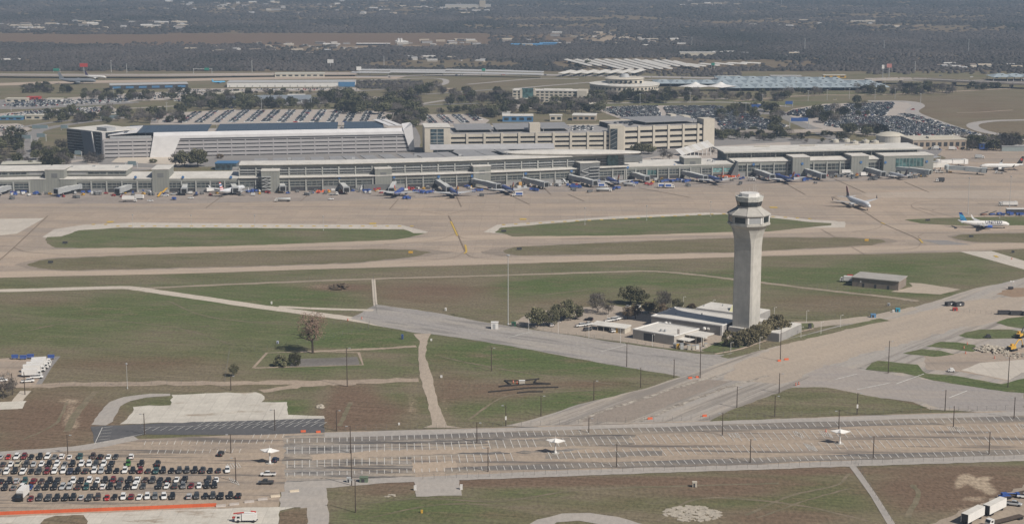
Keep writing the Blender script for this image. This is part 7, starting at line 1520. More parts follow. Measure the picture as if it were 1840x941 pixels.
# solar canopies: three long arrays with gaps
for (xa, xb) in ((222, 370), (385, 605), (617, 690)):
 ua, ub = (xa - 187) / 551 * fg.L, (xb - 187) / 551 * fg.L
 q = MB().slab(fg(ua, 8.5, zr + .4), fg(ub, 8.5, zr + .4), fg(ub + 4, GD - 6, zr + 2.2), fg(ua + 4, GD - 6, zr + 2.2), .35).build('solar_array', SOLAR, gar)
 n = max(3, int((ub - ua) / 9)); lm = MB()
 for k in range(n + 1):
  u = ua + (ub - ua) * k / n; lm.slab(fg(u - .08, 8.5, zr + .46), fg(u + .08, 8.5, zr + .46), fg(u + 4.08, GD - 6, zr + 2.26), fg(u + 3.92, GD - 6, zr + 2.26), .05)
 lm.build('panel_joint', M('panel_gap', (.028, .034, .046), .5), q)
 for k in range(0, n + 1, 2):
  u = ua + (ub - ua) * k / n + 1; MB().tube(fg(u, 12, GH + .2), fg(u, 12, zr + .3), .25, n=5).build('post', STEEL, q); MB().tube(fg(u, GD - 10, GH + .2), fg(u, GD - 10, zr + 1.8), .25, n=5).build('post', STEEL, q)
uu = (700 - 187) / 551 * fg.L
for k in range(2): MB().slab(fg(uu + k * 8, 18, zr + 2), fg(uu + 6 + k * 8, 18, zr + 2), fg(uu + 3 + k * 8 - 8, GD, zr + 3.5), fg(uu - 3 + k * 8 - 8, GD, zr + 3.5), .4).build('roof_wing', SKIN, gar)
MB().slab(fg(4, 4, GH + 3.2), fg(30, 6, zr + 1), fg(34, 50, zr + 2.6), fg(16, 48, zr + 2), .4).build('corner_canopy', SKIN, gar)
MB().fbox(fg, 6, uw - 2, .3, 1.0, GH + .2, GH + 2.6).build('parapet_mesh', GREYM, gar)
MB().fbox(fg, 0, fg.L, GD + .01, GD + 1, 0, GH + 1.5).build('rear_wall', GW, gar)
# entrance ramp apron in front
sheet('forecourt', [(200, 292), (215, 281), (320, 281), (345, 290), (330, 297)], .12, PATHC, .3)
# dark glass office at the garage's end
oa, obp = P(122, 276), P(152, 279.5); oc = P(184, 284)
off_ = root('glass_office_block', (oa.x, oa.y, 0), 'dark glass office block with sloped grey panel at the left end of the garage', 'office building')
HO = ZT(oa, 232)
f1 = frame(oa, obp); f2 = frame(obp, oc)
pts = [V2(oa), V2(obp), V2(oc), V2(oc) + f2.n * 40, V2(oa) + f2.n * 44]
MB().prism(pts, 0, HO).build('wall', MG('office_glass', (.03, .038, .05), .15, .6), off_)
MB().prism([p + Vector((0, .4)) * (1 if i < 3 else -1) for i, p in enumerate(pts)], HO + .004, HO + .8).build('roof', ROOFW, off_)
for k in range(1, 9): MB().fbox(f1, .2, f1.L - 1, -.2, -.004, HO * k / 9 - .12, HO * k / 9 + .12).build('floor_band', GREYM, off_)
PANEL = M('blue_grey_panel', (.155, .17, .195), .6, .06, .3)
MB().hexa([f2(0, -.5, 0), f2(f2.L, -.5, 0), f2(f2.L, .1, 0), f2(0, .1, 0), f2(0, -.5, HO * .22), f2(f2.L, -.5, HO * .16), f2(f2.L, .1, HO * .16), f2(0, .1, HO * .22)]).build('plinth_panel', PANEL, off_)
MB().hexa([f2(.5, -.5, HO * .221), f2(f2.L * .62, -.5, HO * .19), f2(f2.L * .62, .1, HO * .19), f2(.5, .1, HO * .221), f2(-3.5, -.5, HO - .3), f2(f2.L * .44, -.5, HO - .3), f2(f2.L * .44, .1, HO - .3), f2(-3.5, .1, HO - .3)]).build('sloped_panel', PANEL, off_)
MB().hexa([f2(f2.L * .6, -.7, HO * .2), f2(f2.L * .65, -.7, HO * .2), f2(f2.L * .65, .1, HO * .2), f2(f2.L * .6, .1, HO * .2), f2(f2.L * .44, -.7, HO), f2(f2.L * .49, -.7, HO), f2(f2.L * .49, .1, HO), f2(f2.L * .44, .1, HO)]).build('white_edge', WHITE, off_)
for k in range(3, 8): MB().fbox(f2, f2.L * .68, f2.L - .3, -.25, -.004, HO * k / 8 - .15, HO * k / 8 + .15).build('floor_band', STEEL, off_)
MB().fbox(f2, f2.L * .45, f2.L * 1.0, 6, 16, HO + .81, HO + 4).build('plant_room', GREYM, off_)
MB().fbox(f2, f2.L - .2, f2.L + 2.2, -.6, 3, 0, HO + .4).build('end_pier', GW, off_)
ra, rb_, rc = P(765, 276), P(1119, 271), P(1281, 264)
old = root('parking_garage', (ra.x, ra.y, 0), 'long cream concrete parking garage with open decks and a bend at its right end', 'parking garage')
def decks(f, H, D, levels, nb, u0=0.0, base=0.0):
 lh = (H - base) / levels
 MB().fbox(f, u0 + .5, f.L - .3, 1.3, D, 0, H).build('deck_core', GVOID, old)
 for i in range(levels):
  z = base + i * lh
  MB().fbox(f, u0, f.L, 0, .7, z + lh * .42, z + lh).build('spandrel', CREAM, old)
 for i in range(nb + 1):
  u = u0 + i * (f.L - u0 - 1.6) / nb; MB().fbox(f, u - .3, u + 1.9, -.9, .6, 0, H + 1.2).build('pier', CREAM, old)
 MB().fbox(f, u0 + .6, f.L - .4, .71, D, H + .004, H + .2).build('top_deck', M('deck_grey', (.31, .30, .295), .8, .1, .05), old)
 MB().fbox(f, u0, f.L, D + .01, D + .6, 0, H + 1.1).build('rear_wall', CREAM, old)
f1 = frame(ra, rb_); f2 = frame(rb_, rc)
HG = ZT(ra, 242.5); H2g = ZT(rb_, 229.5)
decks(f1, HG, 66, 4, 10, 22); decks(f2, H2g, 60, 4, 6)
# glazed corner block
cb = MB().fbox(f1, -1, 23, -2, 30, 0, ZT(ra, 229)).build('corner_block', CREAM, old)
zt_ = ZT(ra, 229)
gl = MB().fbox(f1, 4.5, 17, -2.2, -2.004, zt_ * .28, zt_ - 1.5).build('corner_glazing', GLASSB, old)
m = MB()
for k in range(1, 5): m.fbox(f1, 4.5, 17, -2.4, -2.204, zt_ * .28 + k * (zt_ * .72 - 1.5) / 5 - .25, zt_ * .28 + k * (zt_ * .72 - 1.5) / 5 + .25)
m.build('frame', TFR, gl); MB().fbox(f1, 10.4, 11, -2.42, -2.206, zt_ * .28, zt_ - 1.5).build('frame', TFR, gl)
MB().fbox(f1, -1.4, 23.4, -2.6, 30.4, zt_ + .004, zt_ + .8).build('corner_roof', ROOFW, old)
for (xa, xb, yt, fr_, d0, d1, glz) in ((952, 971, 222, f1, 6, 16, 0), (1094, 1119.5, 226, f1, -3, 10, 1), (1262, 1282, 214, f2, -1.5, 14, 0), (1238, 1248, 206, f2, 44, 56, 0), (1256, 1268, 209, f2, 36, 50, 0)):
 base = ra if fr_ is f1 else rb_
 x0, x1 = (765, 1119) if fr_ is f1 else (1119, 1281)
 ua, ub = (xa - x0) / (x1 - x0) * fr_.L, (xb - x0) / (x1 - x0) * fr_.L
 z = ZT(fr_(ua, d0, 0), yt)
 MB().fbox(fr_, ua, ub, d0, d1, 0, z).build('stair_tower', CREAM, old)
 if glz:
  g_ = MB().fbox(fr_, ua + .5, ua + (ub - ua) * .55, d0 - .15, d0 - .004, 1, z - 3).build('stair_window', GLASS, old)
  for k in range(5): MB().tube(fr_(ua + .8, d0 - .25, 2 + k * 4), fr_(ua + (ub - ua) * .5, d0 - .25, 5 + k * 4), .14, n=4).build('stair_flight', STEEL, g_)
MB().slab(f1(30, 12, HG + 3.2), f1(66, 12, HG + 3.2), f1(66, 52, HG + 4.6), f1(30, 52, HG + 4.6), .4).build('deck_canopy', CANO, old)
MB().slab(f1(68, 12, HG + 3.2), f1(104, 14, HG + 3.2), f1(104, 54, HG + 4.6), f1(68, 52, HG + 4.6), .4).build('deck_canopy', CANO, old)
MB().slab(f1(112, 14, HG + 3.2), f1(140, 14, HG + 3.2), f1(140, 56, HG + 4.6), f1(112, 54, HG + 4.6), .4).build('deck_canopy', CANO, old)
MB().slab(f2(28, 10, H2g + 3.2), f2(f2.L - 12, 10, H2g + 3.2), f2(f2.L - 12, 50, H2g + 4.6), f2(16, 50, H2g + 4.6), .4).build('deck_canopy', CANO, old)
for (fr_, us, H_) in ((f1, (32, 64, 70, 102, 114, 138), HG), (f2, (30, 50, f2.L - 14), H2g)):
 for u in us:
  for v in (15, 48): MB().tube(fr_(u, v, H_ + .2), fr_(u, v, H_ + 3.3 + (v - 12) * .03), .3, n=5).build('post', STEEL, old)
# grey metal hall in front of the old garage
ha, hb_ = P(778, 277), P(990, 275); fh = frame(ha, hb_)
hall = root('rental_car_hall', (ha.x, ha.y, 0), 'low hall with grey sloped roof and glass front before the old garage', 'building'); zh = ZT(ha, 259)
MB().fbox(fh, 0, fh.L, -8, -3, 0, zh - 2.4).build('wall', GLASSB, hall)
MB().slab(fh(-3, -16, zh - 3.2), fh(fh.L + 2, -16, zh - 3.2), fh(fh.L + 2, -2.9, zh), fh(-3, -2.9, zh), .5).build('roof', M('pale_metal_roof', (.40, .40, .41), .5, .1, .2), hall)
MB().slab(fh(18, -22, zh - 4.4), fh(60, -22, zh - 4.4), fh(58, -16.2, zh - 3.4), fh(20, -16.2, zh - 3.4), .4).build('porch_roof', CANO, hall)
for k in range(9): MB().tube(fh(4 + k * fh.L / 9, -14, 0), fh(4 + k * fh.L / 9, -14, zh - 3.4), .3, n=6).build('column', TFR, hall)
# ribbed white ramp canopy at the right
a, b = P(1218, 272, 4), P(1276, 262, 8)
f = frame(a, b); rm = root('ramp_canopy', (a.x, a.y, 0), 'curved white ribbed canopy over the ramp at the right end of the old garage', 'canopy')
for k in range(8):
 t0, t1 = k / 8, (k + 1) / 8; z = lambda t: 3.5 + 7.5 * t
 MB().slab(f(f.L * t0, -9, z(t0) - 2), f(f.L * t1 - .02, -9, z(t1) - 2), f(f.L * t1 - .02, 6, z(t1) + 1.5), f(f.L * t0, 6, z(t0) + 1.5), .4).build('roof_panel', WHITE if k % 2 == 0 else ROOFW, rm)
 MB().tube(f(f.L * t0 + 1, -8, 0), f(f.L * t0 + 1, -8, z(t0) - 2.2), .35, n=6).build('column', WHITE, rm)
# cars on the upper decks
for fr_, H_, ua, ub, vs, n in ((f1, HG, 142, f1.L - 22, (22, 27, 38, 43, 54), 40), (f2, H2g, 4, 24, (14, 20, 30, 36), 12)):
 for k in range(n):
  p = fr_(random.uniform(ua, ub), random.choice(vs), 0)
  far_cars.append((PX((p.x, p.y, H_))[1] + 500, p.x, p.y, H_ + .22, math.atan2(fr_.n.y, fr_.n.x) + random.choice((0, PI)), random.choices(FARP, FARW)[0], 'top deck of the cream garage'))
GREYR = M('pale_grey_roof', (.42, .42, .42), .7, .08, .08); BLUER = M('pale_blue_roof', (.335, .39, .42), .55, .07, .1); TANW = M('tan_wall', (.36, .30, .24), .85, .08, .15)
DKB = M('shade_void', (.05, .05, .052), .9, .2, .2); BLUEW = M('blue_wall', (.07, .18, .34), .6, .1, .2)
def simple(name, x0, x1, y0, y1, yt, depth, wall, roofm, label, cat='building', group=None, win=0, pitch=0.0, rows=1, winm=None, name2=None):
 """building with its front foot from (x0,y0) to (x1,y1) and front eaves at photo row yt"""
 a, b = P(x0, y0), P(x1, y1); f = frame(a, b); h = max(2.5, ZT(a, yt))
 r_ = root(name, (a.x, a.y, 0), label, cat, group)
 MB().fbox(f, 0, f.L, 0, depth, 0, h).build('wall', wall, r_)
 if pitch:
  m = MB(); o = .8
  m.add([f(-o, -o, h), f(f.L + o, -o, h), f(f.L + o, depth + o, h), f(-o, depth + o, h), f(-o, depth / 2, h + pitch), f(f.L + o, depth / 2, h + pitch)], [(0, 1, 5, 4), (2, 3, 4, 5), (0, 4, 3), (1, 2, 5), (3, 2, 1, 0)]); m.build('roof', roofm, r_)
 else: MB().fbox(f, -.4, f.L + .4, -.4, depth + .4, h + .004, h + .7).build('roof', roofm, r_)
 for rw in range(rows if win else 0):
  z0 = h * (rw + .3) / rows; z1 = h * (rw + .75) / rows
  for k in range(win):
   u = f.L * (k + .2) / win; MB().fbox(f, u, u + f.L * .6 / win, -.15, -.004, z0, z1).build('window', winm or GLASS, r_)
 return r_, f, h
# cream hotel
r_, f, h = simple('hotel_building', 921, 1053, 183, 184.5, 163, 22, CREAM, ROOFW, 'cream hotel with rows of small windows and a dark green glass entrance', 'hotel', None, 16, 0, 4)
MB().fbox(f, f.L * .13, f.L * .29, -1, 4, 0, h + 3).build('glass_entrance', TGG, r_); MB().fbox(f, f.L * .1, f.L * .135, -1.2, 3, 0, h + 1.5).build('entrance_pier', CREAM, r_); MB().fbox(f, f.L * .285, f.L * .31, -1.2, 3, 0, h + 3.2).build('entrance_pier', CREAM, r_)
MB().fbox(f, f.L * .88, f.L * 1.01, -3, 24, 0, h + 1).build('end_bay', CREAM, r_); MB().fbox(f, f.L * .42, f.L * .8, 6, 14, h + .71, h + 2).build('roof_plant', ROOFW, r_); MB().fbox(f, f.L * .02, f.L * .3, -10, -1.5, 0, 5).build('porch', CREAM, r_)
# round hotel
c = P(1122, 166); rw_, rd_ = (P(1184, 166).x - P(1060, 166).x) / 2, 44
ho = root('hotel_building', (c.x, c.y, 0), 'big round cream hotel with a drum-shaped core on its roof', 'hotel'); hh = ZT(Vector((c.x, c.y - rd_, 0)), 156.5)
el = lambda k, z: [(c.x + rw_ * k * math.cos(2 * PI * i / 40), c.y + rd_ * k * math.sin(2 * PI * i / 40), z) for i in range(40)]
MB().loft([el(1, 0), el(1, hh)]).build('wall', CREAM, ho); MB().loft([el(1.02, hh + .004), el(1.02, hh + 1.5), el(.7, hh + 2.5)]).build('roof', ROOFW, ho)
MB().loft([el(.55, hh + 2.51), el(.55, hh + 8), el(.58, hh + 8.1), el(.5, hh + 9.5)]).build('upper_drum', CREAM, ho); MB().loft([el(.16, hh + 9.51), el(.1, hh + 14)]).build('cupola', GREYM, ho)
for k in range(7): MB().box(c.x - rw_ * .45 + k * rw_ * .14, c.x - rw_ * .45 + k * rw_ * .14 + 3, c.y - rd_ * .56 - 4, c.y - rd_ * .56, hh + 3.5, hh + 6.5).build('drum_window', GLASS, ho)
for k in range(24):
 t = PI + PI * (k + .5) / 24; x, y = c.x + rw_ * 1.003 * math.cos(t), c.y + rd_ * 1.003 * math.sin(t)
 tv = Vector((-rw_ * math.sin(t), rd_ * math.cos(t))).normalized(); nv = Vector((tv.y, -tv.x)); f_ = lambda s, v, z: Vector((x + tv.x * s - nv.x * v * -1, y + tv.y * s + nv.y * v, z))
 for z0, z1 in ((hh * .14, hh * .36), (hh * .62, hh * .84)): MB().fbox(f_, -1.1, 1.1, -.2, .3, z0, z1).build('window', GLASS, ho)
# pale blue shade canopies of the remote parking: hipped units on posts
k_ = 0
def hipped(x, y, wd, dp, z0, z1, lab, grp='pale blue shade canopies', mt=None, nm='shade_canopy'):
 c = P(x, y); r_ = root(nm, (c.x, c.y, 0), lab, 'canopy', grp); w2, d2 = wd / 2, dp / 2
 m = MB(); m.add([(c.x - w2, c.y - d2, z0), (c.x + w2, c.y - d2, z0), (c.x + w2, c.y + d2, z0), (c.x - w2, c.y + d2, z0), (c.x - w2 * .25, c.y, z1), (c.x + w2 * .25, c.y, z1)], [(0, 1, 5, 4), (1, 2, 5), (2, 3, 4, 5), (3, 0, 4), (3, 2, 1, 0)]); m.build('roof', mt or BLUER, r_)
 for sx in (-.9, .9):
  for sy in (-.85, .85): MB().tube((c.x + sx * w2, c.y + sy * d2, 0), (c.x + sx * w2, c.y + sy * d2, z0), .4, n=6).build('post', WHITE, r_)
 MB().box(c.x - 1.5, c.x + 1.5, c.y - d2 * .5, c.y - d2 * .45, z0 + (z1 - z0) * .5, z0 + (z1 - z0) * .5 + .8).build('vent', DKB, r_)
for row, (y0, y1, xa, xb, n) in enumerate(((145.5, 148, 1300, 1500, 9), (152.5, 153.5, 1188, 1560, 15), (160.5, 159, 1312, 1578, 11))):
 for i in range(n):
  t = i / (n - 1); x = xa + (xb - xa) * t; y = y0 + (y1 - y0) * t
  pass
  sp_w = (P(xa + (xb - xa) / (n - 1), y).x - P(xa, y).x) * 1.03
  nmr = ('back', 'middle', 'front')[row]
  hipped(x, y, sp_w, 69, 4.4, 7.4, f'pale blue hipped canopy, {ORD[i + 1]} from the left in the {nmr} row', mt=BLUER)
for i, x in enumerate((1797, 1822, 1847)): hipped(x, 144.5, 32, 40, 6, 10, ['pale blue canopy left of the two beyond the highway bridge', 'pale blue canopy right of the two beyond the highway bridge', 'pale blue canopy cut by the edge beyond the highway bridge'][i], 'far right blue canopies')
# white tent
c = P(1272, 163); r_ = root('tensile_tent', (c.x, c.y, 0), 'white twin-peaked tensile tent in front of the blue canopies', 'tent')
for s in (-17, 17):
 m = MB(); n = 12; vs = [(c.x + s, c.y, 12)] + [(c.x + s + 21 * math.cos(2 * PI * i / n) * (1 if i % 3 else 1.12), c.y + 14 * math.sin(2 * PI * i / n), 6 if i % 3 else 5) for i in range(n)] + [(c.x + s + 7 * math.cos(2 * PI * i / n), c.y + 5 * math.sin(2 * PI * i / n), 8.4) for i in range(n)]
 fs = [(0, 1 + n + i, 1 + n + (i + 1) % n) for i in range(n)] + [(1 + n + i, 1 + i, 1 + (i + 1) % n, 1 + n + (i + 1) % n) for i in range(n)]; m.add(vs, fs); m.build('membrane', WHITE, r_)
 MB().tube((c.x + s, c.y, 0), (c.x + s, c.y, 11.9), .4, n=6).build('mast', STEEL, r_)
# white carports in slanting rows
def carport(xa, ya, xb, yb, w_, lab, grp, mt=None, h=5):
 a, b = P(xa, ya, h), P(xb, yb, h); f = frame(a, b); r_ = root('carport', (a.x, a.y, 0), lab, 'carport', grp)
 MB().fbox(f, 0, f.L, -w_ / 2, w_ / 2, h - .5, h, 0, 1.2).build('roof', mt or ROOFW, r_)
 n = max(2, int(f.L / 25))
 for k in range(n + 1): MB().tube(f(f.L * (k + .02) / (n + .1), 0, 0), f(f.L * (k + .02) / (n + .1), 0, h - .5), .35, n=5).build('post', GREYM, r_)
for i in range(12):
 x = 1016 + i * 17.6; y = 107 - i * .05 + (2.0 if i > 10 else 0) + (i > 7) * 1.5
 carport(x, y, x + (66 if 2 <= i < 8 else 44), y + (17 if 2 <= i < 8 else 11), 7, f'long white carport roof, {ORD[i + 1]} from the left in the slanting rows', 'slanting white carports')
for i in range(5): carport(1232 + i * 25, 115 - i * .6, 1265 + i * 25, 119 - i * 1.2, 8, f'small white carport, {ORD[i + 1]} from the left at the right of the slanting rows', 'small white carports')
for i in range(7): carport(1008 + i * 21, 132.5 - i * .2, 1030 + i * 21, 127 - i * .3, 9, f'short white carport by the highway, {ORD[i + 1]} from the left', 'short white carports')
for i, (xa, ya, xb, yb, w_) in enumerate(((632, 130, 700, 131, 12), (645, 126, 800, 127, 14), (700, 129.5, 830, 131, 12), (800, 126, 920, 128, 14), (830, 131, 975, 134, 14), (905, 128, 975, 130, 12))): carport(xa, ya, xb, yb, w_, ['leftmost pale roof strip of the long covered lot', 'upper left pale roof strip of the long covered lot', 'lower left pale roof strip of the long covered lot', 'upper middle pale roof strip of the long covered lot', 'lower right pale roof strip of the long covered lot', 'upper right pale roof strip of the long covered lot'][i], 'long covered lot roofs', GREYR)
# sheds and warehouses
CREAM2 = M('pale_stucco', (.50, .47, .40), .85, .07, .12)
r_, f, h = simple('warehouse', 408, 638, 157, 156, 149, 36, WHITE, GREYR, 'long white warehouse with a blue right end', 'warehouse')
MB().fbox(f, f.L * .87, f.L - .1, -.5, -.004, 0, h + .6).build('blue_end', BLUEW, r_)
for k in range(14): MB().fbox(f, f.L * (k + .3) / 17, f.L * (k + .42) / 17, -.2, -.004, .1, h * .4).build('dock_door', GREYM, r_)
simple('warehouse', 494, 583, 139, 138.5, 133.5, 26, CREAM2, M('beige_roof', (.47, .46, .40), .8, .08, .1), 'beige shed with long roof above the white warehouse', 'warehouse', None, 8)
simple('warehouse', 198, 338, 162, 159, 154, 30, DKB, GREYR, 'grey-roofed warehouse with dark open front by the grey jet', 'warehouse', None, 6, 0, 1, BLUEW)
simple('shed_building', 383, 436, 175, 173.5, 168, 18, CREAM, CREAM2, 'long cream shed among parked cars at left', 'shed', None, 5)
simple('rental_hall', 398, 560, 186, 184, 181, 60, GREYM, M('blue_grey_roof', (.24, .27, .30), .6, .1, .08), 'wide low hall with blue-grey roof behind trees', 'building', None, 10)
simple('rental_hall', 515, 545, 177, 177, 172.5, 20, WHITE, ROOFW, 'small white hall on the back of the blue-grey roof', 'building', None, 3)
simple('shed_building', 903, 958, 219, 219, 209, 20, BLUEW, ROOFW, 'blue-walled white-roofed shed behind the cream garage', 'shed', None, 4)
simple('shed_building', 988, 1010, 218, 218, 208, 10, CREAM, ROOFW, 'plain cream block on the old garage\'s back edge', 'building', None, 2)
simple('shed_building', 1028, 1070, 217, 217.5, 208, 24, TANW, ROOFW, 'tan block with flat white roof and doors left of the crowded lot', 'building', None, 4)
simple('shed_building', 870, 902, 204, 207, 200, 14, GREYM, GREYR, 'slanting grey canopy building behind the small lot', 'building', None, 3)
simple('guard_house', 1060, 1074, 195, 195, 189, 10, GREYM, CREAM2, 'small pitched kiosk at the entrance of the crowded lot', 'kiosk', None, 2, 3)
r_, f, h = simple('cargo_building', 1640, 1736, 268.5, 267, 252.5, 34, TANW, CREAM2, 'wide tan cargo building with dock doors and flat roof', 'building', None, 9, 0, 1, DKB)
MB().fbox(f, f.L * .35, f.L * .8, 8, 16, h + .71, h + 2.2).build('roof_plant', CREAM2, r_)
c = P(1599, 256); r_ = root('storage_tank', (c.x, c.y, 0), 'large round white tank with shallow domed roof behind the right hall', 'tank'); rr = (P(1624, 256).x - P(1574, 256).x) / 2
MB().lathe((c.x, c.y, 0), ((rr, 0), (rr, 7)), 32).build('shell', M('tank_white', (.56, .54, .49), .7, .06, .1), r_); MB().lathe((c.x, c.y, 0), ((rr + .3, 7.01), (rr + .3, 7.4), (rr * .7, 9.4), (rr * .3, 10.6), (.3, 10.9)), 32).build('dome_roof', CREAM2, r_)
simple('fence_wall', 1800, 1870, 272, 272, 263.5, 1, M('green_grey_metal', (.27, .31, .31), .6, .1, .3), GREYM, 'pale green-grey screen wall at the right edge of the apron', 'wall')
for i, (x, y) in enumerate(((1500, 256), (1520, 255), (1555, 257), (1572, 258), (1535, 259))):
 c = P(x, y); r_ = root('cooling_unit', (c.x, c.y, 0), ['leftmost white rooftop drum left of the domed tank', 'second white drum left of the domed tank', 'white box plant touching the domed tank', 'white box at the foot of the domed tank', 'low white plant in front of the domed tank'][i], 'plant unit', 'white plant by the domed tank')
 MB().lathe((c.x, c.y, 0), ((4, 0), (4, 2.6), (3, 3)), 12).build('casing', CREAM2, r_); MB().lathe((c.x, c.y, 3), ((1.6, 0), (1.6, .8)), 10).build('fan', GREYM, r_)
simple('kiosk_building', 1760, 1775, 268, 268, 258, 8, BLUEP, GREYR, 'small blue kiosk among bare trees at the right', 'kiosk', None, 2)
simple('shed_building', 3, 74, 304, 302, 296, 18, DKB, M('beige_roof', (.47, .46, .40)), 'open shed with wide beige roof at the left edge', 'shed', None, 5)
simple('blue_hall', 387, 425, 306, 306, 294, 14, GLASSB, BLUEW, 'small blue-roofed glass annex at the left end of the central hall', 'building', None, 4)
for i, (x0, x1, y, yt, wm, rm, l) in enumerate(((10, 48, 184, 178, CREAM, CREAM2, 'cream low block leftmost in the left yards'), (84, 110, 184, 178.5, WHITE, CREAM2, 'white low block with tan roof in the left yards'), (48, 70, 179, 176, REDP, REDP, 'dull red shed roof in the left yards'), (0, 40, 216, 211, BLUEW, M('teal_roof', (.12, .24, .26)), 'teal-roofed shed at the left edge'), (45, 88, 215, 208, CREAM, CREAM2, 'tan-walled shed beside the teal-roofed one'), (188, 218, 205, 200, WHITE, CREAM2, 'white box building at the end of the left car rows'), (250, 275, 160, 157, WHITE, ROOFW, 'white hut before the grey-roofed warehouse'), (790, 812, 165, 161, TANW, TANW, 'small tan pavilion on the loop road'), (1222, 1286, 101, 95, CREAM2, ROOFW, 'long white-roofed house at the wood edge'), (1330, 1346, 99, 95.5, WHITE, GREYR, 'lone white barn at the wood edge'), (1480, 1520, 140, 136, YELLOW, CREAM2, 'yellowish low building left of the blue canopy row'), (1385, 1440, 142, 137, CREAM2, GREYR, 'pale low building beyond the blue canopies'), (1290, 1330, 143, 138, M('cream_wall', (.5, .42, .28)), CREAM2, 'cream roofed diner behind the blue canopies'), (640, 700, 82, 79, DKB, WHITE, 'pale sloped barn roof in the far quarry'), (1530, 1555, 41, 38, CREAM, CREAM2, 'tall pale house on the far right plain'))):
 simple('far_house', x0, x1, y, y, yt, 16 if y < 120 else 12, wm, rm, l, 'building', None, 3 if y > 120 else 0)
simple('far_house', 0, 28, 111, 111, 108, 30, WHITE, ROOFW, 'white roofs at the left edge of the far wood', 'building')
# long white strip shed of the left distance: raised road
def viaduct(px, width, z, lab, piers=True, nm='highway_bridge'):
 pts = spline([V2(P(x, y, z)) for x, y in px], 4); r_ = root(nm, (*pts[0], 0), lab, 'bridge'); m = MB(); m2 = MB(); m3 = MB()
 for a, b in zip(pts, pts[1:]):
  f = frame(a, b); m.fbox(f, -.3, f.L + .3, -width / 2, width / 2, z - 1.6, z); m2.fbox(f, -.2, f.L + .2, -width / 2 - .5, -width / 2 - .004, z - 1.2, z + 1.0); m3.fbox(f, -.2, f.L + .2, width / 2 + .004, width / 2 + .5, z - 1.2, z + 1.0)
 m.build('deck', HIWAY, r_); m2.build('parapet', FLOT, r_); m3.build('parapet', FLOT, r_)
 if piers:
  for a, b in list(zip(pts, pts[1:]))[1::2]:
   f = frame(a, b); MB().fbox(f, -1, 1, -width * .35, width * .35, 0, z - 1.61).build('pier', FLOT, r_)
viaduct([(1560, 143), (1640, 142), (1740, 146), (1840, 150), (1900, 152)], 22, 7, 'long highway bridge on piers at the right before the blue canopies')
viaduct([(-40, 134), (100, 135), (300, 135), (500, 133), (640, 132)], 20, 4, 'long elevated highway behind the distant jets at left', False)
viaduct([(1330, 235), (1420, 236), (1510, 233)], 9, 5, 'low grey footbridge on piers behind the right hall')
viaduct([(635, 184), (655, 179), (680, 176), (700, 176)], 9, 5, 'curved ramp bridge among trees behind the white garage')
# sign gantries
def gantry(xa, xb, y, yt, m_, lab, panels):
 a, b = P(xa, y), P(xb, y); f = frame(a, b); h = ZT(a, yt); r_ = root('sign_gantry', (a.x, a.y, 0), lab, 'sign gantry', 'road sign gantries')
 for u in (0, f.L): MB().tube(f(u, 0, 0), f(u, 0, h), .35, n=6).build('post', STEEL, r_)
 MB().fbox(f, -.5, f.L + .5, -.3, .3, h - 1.2, h - .5).build('beam', STEEL, r_)
 for u0, u1 in panels: MB().fbox(f, f.L * u0, f.L * u1, -.6, -.304, h - 3.0, h + .8).build('sign_panel', m_, r_)
GSIGN = M('sign_green', (.03, .22, .16), .5, .05, 1); BSIGN = M('sign_blue', (.04, .10, .30), .5, .05, 1); TSIGN = M('sign_back', (.16, .21, .23), .6, .08, 1)
for q in ((1419, 1453, 230, 213, BSIGN, 'wide blue sign gantry over the road in the right lots', ((.05, .95),)), (1411, 1424, 192, 183, BSIGN, 'small blue sign panel at the left of the right lots', ((0, 1),)), (1350, 1378, 199, 189, BSIGN, 'blue sign gantry behind the tan garage', ((0, 1),)), (25, 56, 256, 244, TSIGN, 'dark sign gantry over the left loop road', ((.05, 1),)), (67, 83, 254, 241, TSIGN, 'dark sign gantry right of the loop road', ((0, .9),)), (58, 86, 231, 226, TSIGN, 'dark sign gantry at the top of the left loop road', ((0, 1),)), (181, 213, 213, 208, TSIGN, 'teal sign gantry behind the office block', ((.05, .95),)), (226, 247, 303, 291, TSIGN, 'dark sign gantry before the garage forecourt', ((.2, .9),)), (110, 122, 234, 226, TSIGN, 'dark sign panel beside the office block', ((0, 1),)), (135, 147, 285, 272, TSIGN, 'pale sign arm below the office block', ((0, .9),)), (348, 381, 134, 123, GSIGN, 'green sign gantry over the far highway', ((.6, .85),)), (96, 108, 130, 124, GSIGN, 'green sign at the far left highway', ((0, .9),)), (866, 872, 134, 124, GSIGN, 'green sign by the long covered lot', ((0, 1),)), (1278, 1284, 128, 114, GSIGN, 'green sign beside the small white carports', ((0, 1),))): gantry(*q)
for (x, y, yt, m_, w_, lab) in ((151, 131, 117, REDP, 10, 'red roadside sign on a tall post at far left'), (594, 124, 110, WHITE, 8, 'white and red roadside sign above the beige shed'), (1597, 142, 118, M('pink_sign', (.45, .2, .18)), 6, 'pink roadside sign on a tall post'), (1586, 140, 120, WHITE, 3, 'small white roadside sign left of the pink one'), (645, 136, 123, WHITE, 6, 'low white sign at the left end of the covered lot')):
 p = P(x, y); h = ZT(p, yt); r_ = root('roadside_sign', p, lab, 'sign', 'roadside signs'); MB().tube(p, (p.x, p.y, h - 3), .5, n=6).build('post', GREYM, r_); MB().box(p.x - w_ * .6, p.x + w_ * .6, p.y - .5, p.y + .5, h - 3, h + 2.5).build('sign_panel', m_, r_)
